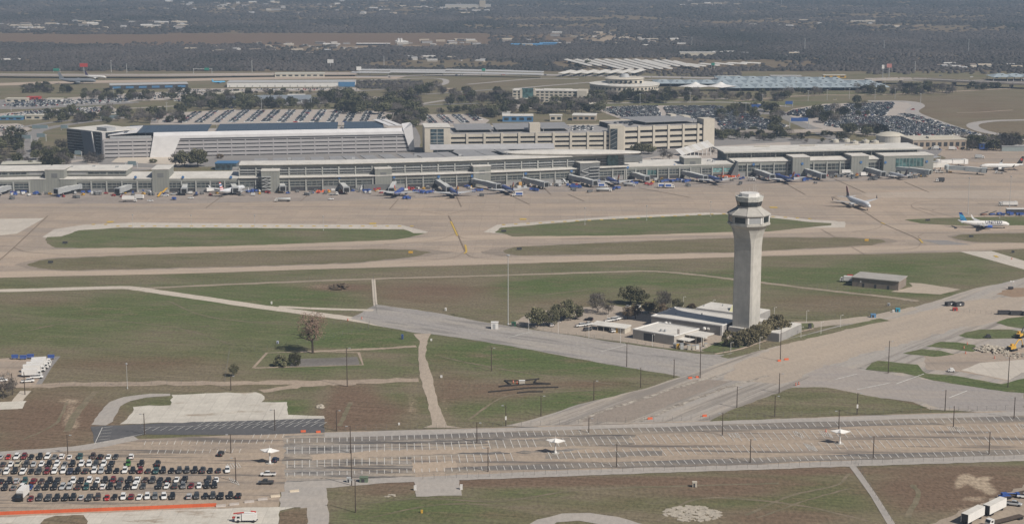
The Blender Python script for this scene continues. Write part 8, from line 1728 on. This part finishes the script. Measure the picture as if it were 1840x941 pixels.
for i, (x, y, yt) in enumerate(((200, 130, 110), (453, 130, 110), (228, 131, 116), (690, 120, 102), (1446, 92, 70), (1588, 92, 74), (1740, 96, 72), (1644, 128, 112), (1243, 85, 68), (404, 10, -6), (1404, 12, -4))):
 p = P(x, y); h = min(45, ZT(p, yt)); r_ = root('lattice_mast', p, ['thin grey mast at far left above the highway', 'pale mast above the white warehouse', 'second thin mast above the grey-roofed warehouse', 'thin mast left of the long covered lot', 'thin mast in the wood above the small carports', 'thin mast in the right wood', 'thin mast at the right in the far wood', 'lamp mast beside the highway bridge', 'thin mast above the slanting carports', 'faint mast at the top left plain', 'faint pylon at the top right plain'][i], 'mast', 'distant masts')
 MB().tube(p, (p.x, p.y, h), .55, .35, 5).build('mast', STEEL, r_); MB().box(p.x - 1, p.x + 1, p.y - .4, p.y + .4, h, h + .8).build('mast_head', GREYM, r_)
for i in range(22):      # lamp posts round the lots behind
 x, y = [(1340, 205), (1370, 190), (1452, 182), (1486, 180), (1526, 178), (1572, 180), (1608, 178), (1654, 188), (1408, 170), (1430, 165), (1590, 165), (1240, 186), (1150, 188), (1060, 190), (700, 195), (655, 194), (560, 196), (470, 198), (300, 205), (204, 178), (20, 200), (90, 196)][i]
 p = P(x, y); r_ = root('lamp_post', p, 'slender far lamp post ' + ['right of the tan garage lot', 'beside the blue gantry', 'at the top of the far right lot, first from left', 'at the top of the far right lot, second from left', 'at the top of the far right lot, third from left', 'at the top of the far right lot, fourth from left', 'at the top of the far right lot, fifth from left', 'at the bend of the right road', 'left of the right-hand blue canopies', 'under the front blue canopy row', 'at the right end of the blue canopies', 'above the crowded lot', 'at the back of the crowded lot', 'left of the crowded lot', 'behind the right end of the white garage', 'behind the white garage roof wings', 'in the middle of the lot behind the white garage', 'at the left of the lot behind the white garage', 'at the far left of the lot behind the white garage', 'in the left yards', 'left of the rental lot', 'in front of the rental lot'][i], 'lamp post', 'far lamp posts')
 MB().tube(p, (p.x, p.y, 13), .3, .2, 5).build('post', STEEL, r_); MB().box(p.x - 1.2, p.x + 1.2, p.y - .4, p.y + .4, 13, 13.4).build('lamp', STEEL, r_)
# far cars: the nearest become objects, the rest one mass
far_cars.sort(key=lambda c: -c[0])
NIND = 290 - NCAR - 40
FM = {}
def farmesh(paint, kind):
 if (paint, kind) not in FM:
  m = MB(); small_car_mb(m, 0, 0, 0, 0, 0, 1, kind); FM[paint, kind] = m.mesh('parked_car', [PAINT[paint], CGLASS])
 return FM[paint, kind]
seen = {}
for c in far_cars[:NIND]:
 o = bpy.data.objects.new('parked_car', farmesh(c[5], random.random() < .5)); COL.objects.link(o); o.location = c[1:4]; o.rotation_euler.z = c[4]
 tag(o, f"small {c[5].replace('_', ' ')} car on the {c[6]}" if 'deck' in c[6] else f"small {c[5].replace('_', ' ')} car parked in the {c[6]}", 'car', f"{c[5].replace('_', ' ')} cars, {c[6]}")
mb = MB()
for c in far_cars[NIND:]: small_car_mb(mb, c[1], c[2], c[3], c[4], FIDX[c[5]], 1, random.random() < .5)
tag(mb.build('parked_cars', FARMATS, at=(0, 0, 0)), 'dense rows of tiny parked cars filling the distant lots', 'cars', None, 'stuff')
# cars on the roads behind (few, small)
for i in range(26):
 x, y = [(700, 140), (760, 138), (820, 136), (905, 135), (980, 136), (1040, 138), (1100, 139), (1170, 141), (1225, 142), (1690, 146), (1745, 148), (1790, 150), (850, 170), (880, 168), (905, 166), (835, 172), (1500, 180), (1640, 198), (1765, 248), (60, 262), (300, 136), (190, 137), (420, 138), (1330, 187), (40, 190), (1840, 152)][i]
 paint = random.choice(FARP); o = bpy.data.objects.new('moving_car', farmesh(paint, i % 2)); COL.objects.link(o); p = P(x, y); o.location = (p.x, p.y, .3 if i not in (9, 10, 11, 25) else 7.05); o.rotation_euler.z = random.choice((0, PI)) + .05
 tag(o, f"tiny {paint.replace('_', ' ')} car on a distant road", 'car', f"{paint} cars on distant roads")
# far houses on the plain
HW = [M('house_pale', (.44, .42, .38)), M('house_cream', (.40, .35, .28)), M('house_white', (.46, .45, .43)), M('house_grey', (.3, .3, .3))]
HMESH = []
for k in range(8):
 m = MB(); L, D, h = random.uniform(14, 34), random.uniform(10, 18), random.uniform(3.5, 6)
 m.box(-L / 2, L / 2, -D / 2, D / 2, 0, h, 0); q = random.uniform(1, 3.2)
 m.add([(-L / 2 - .5, -D / 2 - .5, h + .02), (L / 2 + .5, -D / 2 - .5, h + .02), (L / 2 + .5, D / 2 + .5, h + .02), (-L / 2 - .5, D / 2 + .5, h + .02), (-L / 2, 0, h + q), (L / 2, 0, h + q)], [(0, 1, 5, 4), (2, 3, 4, 5), (0, 4, 3), (1, 2, 5)], 1)
 HMESH.append(m.mesh('far_house', [HW[k % 4], [HW[2], GREYR, HW[1], M('brown_roof', (.22, .18, .15))][(k // 2) % 4]]))
BANDS = [((0, 90, 45, 58), 22, 'left end of the far plain'), ((90, 330, 40, 54), 34, 'settlement on the left far plain'), ((300, 460, 2, 26), 24, 'hillside settlement at the upper left'), ((460, 900, 0, 26), 46, 'settlement along the top of the plain'), ((460, 640, 76, 100), 26, 'yards at the middle far quarry'), ((700, 920, 73, 82), 26, 'roadside yards beyond the wood'), ((940, 1240, 60, 84), 30, 'sandy yards at the middle right'), ((1220, 1340, 0, 12), 12, 'settlement at the top centre right'), ((1340, 1620, 36, 50), 10, 'farms on the right plain'), ((1690, 1840, 118, 126), 14, 'houses behind the right highway bridge'), ((720, 870, 104, 112), 12, 'houses above the covered lot'), ((1250, 1460, 94, 104), 8, 'houses in the right wood edge'), ((340, 460, 80, 98), 8, 'houses in the left wood')]
for (xa, xb, ya, yb), n, lab in BANDS:
 for i in range(n):
  x, y = random.uniform(xa, xb), random.uniform(ya, yb)
  o = bpy.data.objects.new('far_house', random.choice(HMESH)); COL.objects.link(o); p = P(x, y); o.location = (p.x, p.y, 0); s = random.uniform(.5, 1.1) * (.9 if y < 60 else .7); o.scale = (s, s, s); o.rotation_euler.z = random.uniform(-.5, .5)
  tag(o, f'small pale house in the {lab}', 'house', f'houses, {lab}')
o = simple('far_works', 800, 882, 15, 15, 9, 40, HW[0], GREYR, 'long pale works building with a tower at the top of the plain', 'building')
MB().fbox(o[1], o[1].L * .75, o[1].L * .88, -2, 30, 0, o[2] * 2.2).build('tower', HW[1], o[0])
for i, (x, y) in enumerate(((716, 80), (721, 80))):
 p = P(x, y); r_ = root('silo', p, ['left pale silo of the pair by the far quarry', 'right pale silo of the pair by the far quarry'][i], 'silo', 'pale silos'); MB().lathe(p, ((2.4, 0), (2.4, 11)), 12).build('shell', WHITE, r_); MB().lathe(p, ((2.5, 11.01), (.4, 12.4)), 12).build('roof', GREYR, r_)
for i, (xa, xb, y) in enumerate(((918, 975, 83), (970, 1004, 81))):
 simple('blue_shed', xa, xb, y, y, y - 1.6, 30, BLUEW, M('bright_blue_roof', (.09, .27, .50)), ['long bright blue tarpaulin roof at the right quarry', 'short bright blue tarpaulin roof at the right quarry'][i], 'shed')
def leafmat(name, c1, c2):
 m, nt, b = newmat(name)
 g_ = nt.nodes.new('ShaderNodeNewGeometry'); oi = nt.nodes.new('ShaderNodeObjectInfo')
 n = noise(nt, coords(nt, (1, 1, 1), obj=True), .55, 3)
 f = mth(nt, 'ADD', mth(nt, 'MULTIPLY', g_.outputs['Random Per Island'], .55), mth(nt, 'MULTIPLY', n, .45))
 c = mixc(nt, rmp(nt, f, .2, .8), c1, c2)
 mul = nt.nodes.new('ShaderNodeVectorMath'); mul.operation = 'SCALE'; lk(nt, c, mul.inputs[0]); lk(nt, rmp(nt, oi.outputs['Random'], 0, 1, .78, 1.25), mul.inputs['Scale'])
 lk(nt, mul.outputs[0], b.inputs['Base Color']); b.inputs['Roughness'].default_value = .9; b.inputs['Specular IOR Level'].default_value = .1
 return m
LOAK = leafmat('live_oak_leaves', (.046, .050, .028), (.125, .122, .070)); LBRN = leafmat('brown_leaves', (.12, .095, .065), (.21, .16, .11)); LRED = leafmat('russet_leaves', (.17, .115, .088), (.27, .19, .145)); LTWG = leafmat('bare_twigs', (.085, .075, .068), (.15, .135, .12)); LBSH = leafmat('shrub_leaves', (.115, .105, .06), (.25, .215, .135))
LOAKN = leafmat('yard_oak_leaves', (.08, .08, .045), (.19, .18, .11))
BARK = M('bark', (.07, .055, .045), .95, .2, 1.5); BARKG = M('pale_bark', (.14, .12, .105), .95, .2, 1.5)
def limbs(mb, p, d, L, r, lev, rng, spread=.75):
 q = p + d * L; mb.tube(p, q, r, r * .66, 5, 0, False)
 tips = [q]
 if lev > 0:
  for k in range(3 if lev > 1 else 3):
   a = Vector((rng.uniform(-1, 1), rng.uniform(-1, 1), rng.uniform(-.1, .75))).normalized()
   nd = (d * (1 - spread) + a * spread).normalized()
   if nd.z < .05: nd.z = .1
   tips += limbs(mb, p + d * L * rng.uniform(.6, 1), nd, L * rng.uniform(.6, .85), r * .6, lev - 1, rng, spread)
 return tips
def tree_proto(seed, kind, n, size):
 """tree of height 1 (foot at origin): trunk + limbs mesh, crown mesh of leaf faces in clumps"""
 rng = random.Random(seed); t = MB(); bare = kind == 'bare'
 H = 1.0
 tips = limbs(t, Vector((0, 0, 0)), Vector((rng.uniform(-.08, .08), rng.uniform(-.08, .08), 1)).normalized(), .26 if kind not in ('tall', 'sparse') else .36, .03, 3 if bare or kind == 'sparse' else 2, rng, .6 if bare else .72)
 if bare:
  for p in list(tips):
   for k in range(2):
    a = Vector((rng.uniform(-1, 1), rng.uniform(-1, 1), rng.uniform(.1, 1))).normalized(); t.tube(p, p + a * rng.uniform(.1, .2), .007, .002, 3, 0, False)
 c = MB(); cl = []
 RX = {'oak': .56, 'bare': .5, 'tall': .30, 'shrub': .62, 'sparse': .27}[kind]; Z0, Z1 = {'oak': (.22, 1), 'bare': (.28, 1), 'tall': (.28, 1), 'shrub': (.05, 1), 'sparse': (.3, 1)}[kind]
 nc = 26 if kind != 'tall' else 20
 for i in range(nc):
  a = rng.uniform(0, 2 * PI); zz = rng.random(); rr = math.sqrt(max(0, 1 - (zz * 1.7 - .75) ** 2 * .9)) * RX * math.sqrt(rng.uniform(.25, 1))
  cl.append(Vector((rr * math.cos(a), rr * math.sin(a), Z0 + (Z1 - Z0) * (.12 + .78 * zz))))
 per = n // nc
 for p in cl:
  cr = rng.uniform(.12, .22) * (1.1 if kind == 'oak' else 1)
  for k in range(per if not bare else int(per * .5)):
   d = Vector((rng.gauss(0, 1), rng.gauss(0, 1), rng.gauss(0, .75))).normalized() * cr * rng.uniform(.45, 1) ** .5
   q = p + d; s = size * rng.uniform(.6, 1.3)
   if q.z < Z0 * .6: continue
   u = Vector((rng.uniform(-1, 1), rng.uniform(-1, 1), rng.uniform(-1, 1))).normalized(); v = u.orthogonal().normalized()
   if bare: c.add([q - u * s * 1.8, q + v * s * .16, q + u * s * 1.8, q - v * s * .16], [(0, 1, 2, 3)])
   else: c.add([q - u * s, q - v * s * .7, q + u * s, q + v * s * .7], [(0, 1, 2, 3)])
 return t, c
PR = {}
for kind, seeds, n, sz in (('sparse', (11, 12), 3000, .015), ('oak', (1, 2, 3), 3600, .04), ('bare', (4, 5, 6), 2200, .05), ('tall', (7, 8), 2000, .03), ('shrub', (9, 10), 3200, .045)):
 PR[kind] = [tree_proto(s, kind, n, sz) for s in seeds]
FPR = {}
for kind, seeds, n, sz in (('oak', (21, 22, 23, 24), 620, .075), ('bare', (25, 26, 27), 700, .085)): FPR[kind] = [tree_proto(s, kind, n, sz) for s in seeds]
TM = {}
def tree(x, y, ytop, kind, leaf, lab, grp=None, wide=1.0, far=False, cat='tree', name=None):
 p = P(x, y); h = ZT(p, ytop); fam = (FPR if far else PR)[kind]; k = random.randrange(len(fam))
 bark = BARKG if kind == 'bare' else BARK
 key = (far, kind, k, leaf.name)
 if key not in TM: TM[key] = (fam[k][0].mesh('trunk', [bark]), fam[k][1].mesh('crown', [leaf]))
 r_ = root(name or {'oak': 'oak_tree', 'bare': 'bare_tree', 'tall': 'leafy_tree', 'shrub': 'shrub', 'sparse': 'russet_tree'}[kind], (p.x, p.y, 0), lab, cat, grp, random.uniform(0, 6.28))
 r_.scale = (h * wide, h * wide, h)
 child('trunk' if kind != 'shrub' else 'stem', TM[key][0], r_); child('crown' if kind != 'shrub' else 'foliage', TM[key][1], r_)
 return r_
for (x, y, yt, kind, lf, lab, wd) in (
 (966, 587, 554, 'oak', LOAKN, 'dark round oak, leftmost in the tower yard', 1.0), (990, 585, 557, 'oak', LOAKN, 'dark oak touching the leftmost oak', .9), (1013, 575, 540, 'oak', LOAKN, 'broad oak second group from the left in the tower yard', 1.05), (1035, 573, 548, 'oak', LOAKN, 'olive oak at the right side of the second group', .9),
 (1074, 562, 527, 'bare', LTWG, 'large bare tree in the middle of the tower yard', .95), (1093, 565, 538, 'bare', LTWG, 'smaller bare tree right of the large bare one', .8), (1133, 546, 514, 'oak', LOAKN, 'tallest dark oak at the back of the tower yard', 1.0), (1153, 546, 522, 'oak', LOAKN, 'dark oak at the right shoulder of the tallest oak', .9), (1128, 574, 551, 'tall', LBRN, 'brown-leaved round tree left of the white roofs', 1.2), (1142, 573, 547, 'tall', LBRN, 'brown tree in shade behind the round brown one', 1.0),
 (1165, 563, 542, 'oak', LBSH, 'olive tree left of the dark tree behind the roofs', .9), (1178, 562, 541, 'oak', LBSH, 'olive tree in the middle of the trees behind the roofs', .8), (1190, 560, 524, 'bare', LTWG, 'tall bare tree behind the tower base building', .9), (1192, 563, 544, 'tall', LBRN, 'brown bushy tree below the tall bare tree', 1.1), (1218, 556, 538, 'oak', LOAKN, 'dark bushy tree at the left end of the rear white roof', .95), (1243, 553, 545, 'shrub', LBRN, 'low brown bush behind the rear white roof', 1.6),
 (1312, 622, 596, 'shrub', LBSH, 'broad olive shrub left of the tower foot', .95), (1334, 622, 595, 'shrub', LBSH, 'broad olive shrub right below the tower foot', .95), (1356, 614, 586, 'shrub', LBSH, 'olive shrub tree right of the tower foot', .85), (1377, 606, 577, 'oak', LBSH, 'brownish-olive tree at the right of the tower', .9), (1397, 601, 567, 'oak', LBSH, 'tallest brownish-olive tree at the far right of the tower', 1.05), (1345, 618, 592, 'shrub', LBSH, 'olive shrub between the broad shrub and the tower trees', 1.1), (1366, 611, 583, 'oak', LBSH, 'rounded olive tree in the middle of the tower foot row', 1.1), (1388, 604, 574, 'oak', LBSH, 'olive tree just left of the tallest tower foot tree', 1.1),
 (562, 634, 561, 'sparse', LRED, 'slender sparse russet-brown tree standing alone on the left field', 1.0), (506, 658, 637, 'shrub', LOAKN, 'left one of two small round trees on the old foundation', .95), (531, 656, 634, 'shrub', LOAKN, 'right one of two small round trees on the old foundation', .9), (420, 676, 654, 'tall', LOAKN, 'small dark tree at the end of the wire fence', 1.2), (6, 715, 670, 'bare', LTWG, 'bare tree cut by the left edge beside the pad', .9),
 (332, 300, 271, 'oak', LOAKN, 'dark oak, left one of the pair before the white garage', 1.1), (356, 300, 269, 'oak', LOAKN, 'dark oak, right one of the pair before the white garage', 1.1), (316, 299, 276, 'bare', LTWG, 'bare tree left of the oak pair before the white garage', 1.0), (275, 293, 286, 'shrub', LOAKN, 'small dark shrub before the white garage skin', 1.6), (395, 285, 277, 'shrub', LBRN, 'small brown tree before the right part of the garage', 1.3),
 (1148, 278, 258, 'oak', LOAKN, 'dark oak left one of the pair before the cream garage', 1.2), (1166, 277, 260, 'oak', LOAKN, 'dark oak right one of the pair before the cream garage', 1.2), (1191, 287, 266, 'bare', LTWG, 'bare tree right of the oak pair before the cream garage', .8), (1203, 288, 272, 'bare', LTWG, 'smaller bare tree before the white ramp canopy', .8), (1280, 278, 264, 'bare', LTWG, 'left bare tree between the ramp canopy and right hall', .8), (1293, 276, 264, 'bare', LTWG, 'right bare tree between the ramp canopy and right hall', .9)):
 tree(x, y, yt, kind, lf, lab, None, wd)
# belts of trees behind: photo boxes (x0, x1, foot rows y0..y1, number, height in rows, share bare)
BELT = [((0, 60, 300, 285), 5, 14, .5, 'left verge beside the open shed'), ((60, 120, 300, 270), 12, 15, .35, 'belt along the left loop road'), ((0, 40, 275, 245), 8, 14, .4, 'left edge of the loop road'), ((100, 125, 300, 285), 5, 12, .4, 'foot of the glass office block'), ((150, 185, 290, 294), 4, 12, 1, 'row before the garage office'),
  ((80, 330, 222, 205), 30, 13, .4, 'belt behind the glass office block'), ((40, 130, 168, 160), 14, 10, .3, 'row below the distant grey jet'), ((150, 420, 182, 168), 30, 9, .35, 'belt across the left yards'), ((330, 470, 198, 184), 24, 12, .35, 'belt left of the rental hall'), ((470, 640, 197, 187), 22, 10, .35, 'belt behind the open lot'), ((380, 560, 173, 168), 16, 7, .3, 'row below the white warehouse'), ((575, 640, 184, 172), 12, 12, .3, 'clump right of the rental hall'),
  ((610, 760, 206, 184), 36, 15, .4, 'clump behind the garage gap'), ((700, 760, 232, 208), 16, 16, .4, 'clump between the two garages'), ((690, 800, 172, 158), 18, 10, .5, 'belt along the loop ramps'), ((800, 920, 190, 172), 26, 11, .6, 'grove left of the cream hotel'), ((850, 905, 212, 205), 9, 12, .4, 'clump beside the blue shed'), ((765, 850, 204, 200), 8, 8, .3, 'row at the back of the small lot'), ((905, 1080, 206, 186), 34, 13, .45, 'belt before the cream hotel'), ((1050, 1200, 186, 176), 28, 12, .4, 'belt before the round hotel'), ((1170, 1300, 184, 170), 20, 10, .6, 'grove below the blue canopies'),
  ((1290, 1400, 226, 196), 9, 12, .4, 'belt right of the crowded lot'), ((1385, 1400, 250, 205), 6, 12, .4, 'edge of the right access road'), ((1300, 1420, 184, 172), 16, 9, .5, 'verge above the right road'), ((1280, 1360, 252, 240), 8, 11, .3, 'clump behind the cream garage end'), ((1455, 1520, 226, 205), 5, 15, .1, 'dark oaks inside the far right lot'), ((1520, 1590, 246, 234), 6, 13, .15, 'dark oaks at the front of the far right lot'), ((1540, 1570, 210, 192), 2, 10, .2, 'oaks in the middle of the far right lot'), ((1350, 1530, 258, 244), 12, 10, .5, 'belt behind the right hall'), ((1540, 1545, 188, 186), 1, 14, 0, 'lone oak above the far right lot'),
  ((1730, 1840, 272, 256), 22, 15, .7, 'bare belt at the right end of the apron'), ((1540, 1720, 172, 160), 26, 10, .6, 'belt before the right highway bridge'), ((1730, 1800, 162, 158), 6, 9, .6, 'row under the highway bridge'), ((1400, 1480, 172, 166), 8, 9, .5, 'trees before the front blue canopies'), ((1030, 1060, 124, 116), 3, 8, 0, 'dark clump among the slanting carports')]
BT = {'oak': [], 'bare': []}
for (x0, x1, y0, y1), n, hp, fb_, place in BELT:
 for i in range(int(n * 2.2)):
  x, y = random.uniform(x0, x1), random.uniform(min(y0, y1), max(y0, y1)); bare = random.random() < fb_
  BT['bare' if bare else 'oak'].append((hp * random.uniform(.7, 1.5), x, y, place))
for kind, lst, most, lf in (('oak', BT['oak'], 262, LOAK), ('bare', BT['bare'], 275, LTWG)):
 lst.sort(key=lambda q: -(q[0] + (q[2] - 200) * .12))
 for h_, x, y, place in lst[:most]:
  tree(x, y, y - h_, kind, lf, f"{'bare grey' if kind == 'bare' else 'dark green'} tree in the {place}", f"{'bare' if kind == 'bare' else 'evergreen'} trees, {place}", random.uniform(.9, 1.2), True)
 rest = lst[most:]
 if not rest: continue
 V_, F_, MI_, o_ = [], [], [], 0
 for h_, x, y, place in rest:
  t, c = FPR[kind][random.randrange(len(FPR[kind]))]; p = P(x, y); h = ZT(p, y - h_); a_ = random.uniform(0, 6.28)
  for mi, mb_ in enumerate((t, c)):
   v = np.array(mb_.v) * h; V_.append(np.stack([v[:, 0] * math.cos(a_) - v[:, 1] * math.sin(a_) + p.x, v[:, 0] * math.sin(a_) + v[:, 1] * math.cos(a_) + p.y, v[:, 2]], -1))
   F_ += [tuple(i + o_ for i in f) for f in mb_.f]; MI_ += [mi] * len(mb_.f); o_ += len(v)
 me = bpy.data.meshes.new('distant_trees'); me.from_pydata(np.concatenate(V_).tolist(), [], F_); me.materials.append(BARK); me.materials.append(lf); me.polygons.foreach_set('material_index', MI_)
 o = bpy.data.objects.new('distant_trees', me); COL.objects.link(o); tag(o, f"smallest {'bare' if kind == 'bare' else 'dark green'} trees scattered among the far lots and roads", 'trees', None, 'stuff')
def woods():
 boxes = [  # photo band x0 x1 y0 y1, crowns, height, radius
  (880, 1260, 56, 84, 7500, 3.744, 4.6), (-150, 900, 88, 100, 3000, 3.744, 4.485),         (-150, 2000, 96, 128, 26775, 3.888, 4.17312), (-150, 2000, 82, 98, 12495, 3.888, 4.4712), (1240, 2000, 58, 96, 19337, 3.21408, 4.76928), (-150, 520, 78, 100, 5355, 3.888, 4.76928), (860, 1400, 84, 104, 7735, 3.888, 4.4712),
  (-150, 2000, 28, 60, 22312, 3.906, 5.7024), (-150, 2000, 2, 30, 19337, 3.906, 7.2576), (-200, 2050, -22, 4, 16362, 4.464, 9.8496), (640, 1000, 34, 60, 4462, 3.906, 5.184), (60, 300, 44, 62, 2082, 2.81232, 5.36544), (1560, 1850, 116, 134, 2677, 3.402, 3.57696), (1050, 1330, 128, 138, 773, 2.916, 3.57696), (640, 760, 146, 160, 357, 2.43, 2.9808), (-100, 130, 100, 128, 3570, 4.374, 4.17312)]
 clear = [(330, 73, 380, 9.5, .9), (700, 68, 420, 7, .85), (1040, 33, 190, 2.6, .9), (960, 46, 170, 2.5, .85), (1340, 38, 110, 2.2, .85), (1640, 28, 160, 2.2, .85), (1650, 46, 120, 2.2, .9), (1500, 42, 110, 2.2, .7), (1690, 53, 130, 2.2, .85), (560, 86, 110, 7, .9), (720, 82, 170, 4, .92), (1060, 65, 110, 6, .8), (1100, 75, 140, 5, .85), (200, 50, 150, 5, .7), (800, 116, 160, 7, .97), (1160, 117, 190, 12, .97), (1370, 116, 110, 7, .95), (1255, 99, 40, 4, .95), (600, 14, 260, 6, .5), (400, 18, 80, 5, .5), (760, 80, 150, 4, .8), (960, 82, 50, 2.5, .97), (1700, 133, 160, 6, .9), (830, 136, 420, 7, .99), (300, 138, 420, 6, .99), (1200, 84, 160, 2, .8), (1560, 107, 140, 2, .8), (1680, 103, 90, 1.8, .8), (1780, 122, 80, 4, .8), (30, 110, 40, 3, .9), (1420, 96, 30, 3, .8), (560, 30, 120, 2, .6), (330, 92, 60, 3, .7), (800, 50, 90, 2, .6)]
 X, Y, Hh, Rr = [], [], [], []
 for x0, x1, y0, y1, n, h, r in boxes:
  x = RNG.uniform(x0, x1, n); d0, d1 = y0 + 100.0, y1 + 100.0
  t = RNG.random(n); y = 1 / (1 / d1 + (1 / d0 - 1 / d1) * t) - 100          # even over the ground
  keep = np.ones(n, bool)
  yo = y; y = y + np.where(y < 100, 1.5 * np.sin(x * .017 + 1) + 1.0 * np.sin(x * .047) + .6 * np.sin(x * .11), 0)
  for cx, cy, rx, ry, s in clear:
   q = ((x - cx) / rx) ** 2 + ((y - cy - (1.2 if cy < 60 else 0)) / (ry * (1.7 if cy < 60 else 1.25))) ** 2
   keep &= ~((q < RNG.uniform(.7, 1.15, n)) & (RNG.random(n) < s))
  y = yo
  den = np.sin(x * .021 + y * .35) + np.sin(x * .053 - y * .22 + 1.7) + np.sin(x * .008 + y * .9 + .6)
  keep &= (den > -1.1) | (RNG.random(n) < .3)
  x, y = x[keep], y[keep]; X.append(x); Y.append(y); Hh.append(h * RNG.uniform(.6, 1.4, len(x))); Rr.append(r * RNG.uniform(.6, 1.35, len(x)))
 x, y, h, r = map(np.concatenate, (X, Y, Hh, Rr)); v = (y - CY) / F; t = HC / (ST + v * CT); wx, wy = (x - CX) / F * t, (CT - v * ST) * t
 n = len(x); prof = [(1.0, .2), (.72, .78)]; k = 5
 co = np.zeros((n, k * 2 + 1, 3), np.float32); a0 = RNG.uniform(0, 6.28, n)
 for j, (pr, pz) in enumerate(prof):
  for i in range(k):
   a = a0 + 2 * PI * i / k + j * .5; jr = RNG.uniform(.7, 1.25, n); co[:, j * k + i, 0] = wx + r * pr * jr * np.cos(a); co[:, j * k + i, 1] = wy + r * pr * jr * np.sin(a); co[:, j * k + i, 2] = h * pz * RNG.uniform(.8, 1.15, n)
 co[:, -1, 0], co[:, -1, 1], co[:, -1, 2] = wx, wy, h
 q = [(j * k + i, j * k + (i + 1) % k, (j + 1) * k + (i + 1) % k, (j + 1) * k + i) for j in range(1) for i in range(k)]
 tri = [(k + i, k + (i + 1) % k, 2 * k) for i in range(k)]
 base = (np.arange(n) * (k * 2 + 1))[:, None, None]
 Q = (np.array(q)[None] + base).reshape(-1, 4); T = (np.array(tri)[None] + base).reshape(-1, 3)
 me = bpy.data.meshes.new('woods'); me.vertices.add(n * (k * 2 + 1)); me.vertices.foreach_set('co', co.ravel())
 me.loops.add(Q.size + T.size); me.polygons.add(len(Q) + len(T)); me.loops.foreach_set('vertex_index', np.concatenate([Q.ravel(), T.ravel()]).astype(np.int32))
 me.polygons.foreach_set('loop_start', np.concatenate([np.arange(0, Q.size, 4), Q.size + np.arange(0, T.size, 3)]).astype(np.int32)); me.update(calc_edges=True)
 m, nt, b = newmat('far_crowns'); g_ = nt.nodes.new('ShaderNodeNewGeometry')
 nn = noise(nt, coords(nt, (1, .6, 1)), .0035, 5); f = mth(nt, 'ADD', mth(nt, 'MULTIPLY', g_.outputs['Random Per Island'], .4), mth(nt, 'SUBTRACT', mth(nt, 'MULTIPLY', nn, 2.0), .72))
 r2 = nt.nodes.new('ShaderNodeValToRGB'); el = r2.color_ramp.elements
 for i, (p, c) in enumerate(((.0, (.036, .038, .032)), (.33, (.052, .050, .045)), (.5, (.070, .064, .060)), (1, (.104, .092, .084)))):
  e = el[i] if i < 2 else el.new(p); e.position = p; e.color = (*c, 1)
 lk(nt, f, r2.inputs[0]); lk(nt, r2.outputs[0], b.inputs['Base Color']); b.inputs['Roughness'].default_value = 1; b.inputs['Specular IOR Level'].default_value = .02
 me.materials.append(m); o = bpy.data.objects.new('woods', me); COL.objects.link(o); tag(o, 'wide grey-brown winter woods covering the far plain', 'woods', None, 'stuff')
woods()
bpy.ops.mesh.primitive_cube_add(size=1)
hz_ = bpy.context.object; hz_.name = 'haze'; hz_.data.name = 'haze'
hz_.location = (0, 18000, 104); hz_.scale = (60000, 84000, 210)
tag(hz_, 'pale blue haze lying over the whole plain', 'haze', None, 'stuff')
m = bpy.data.materials.new('haze_air'); m.use_nodes = True; nt = m.node_tree; nt.nodes.remove(nt.nodes['Principled BSDF'])
pv = nt.nodes.new('ShaderNodeVolumePrincipled'); pv.inputs['Color'].default_value = (.55, .74, 1.0, 1); pv.inputs['Density'].default_value = 9.2e-5; pv.inputs['Anisotropy'].default_value = 0.0
lk(nt, pv.outputs[0], nt.nodes['Material Output'].inputs['Volume'])
hz_.data.materials.append(m)
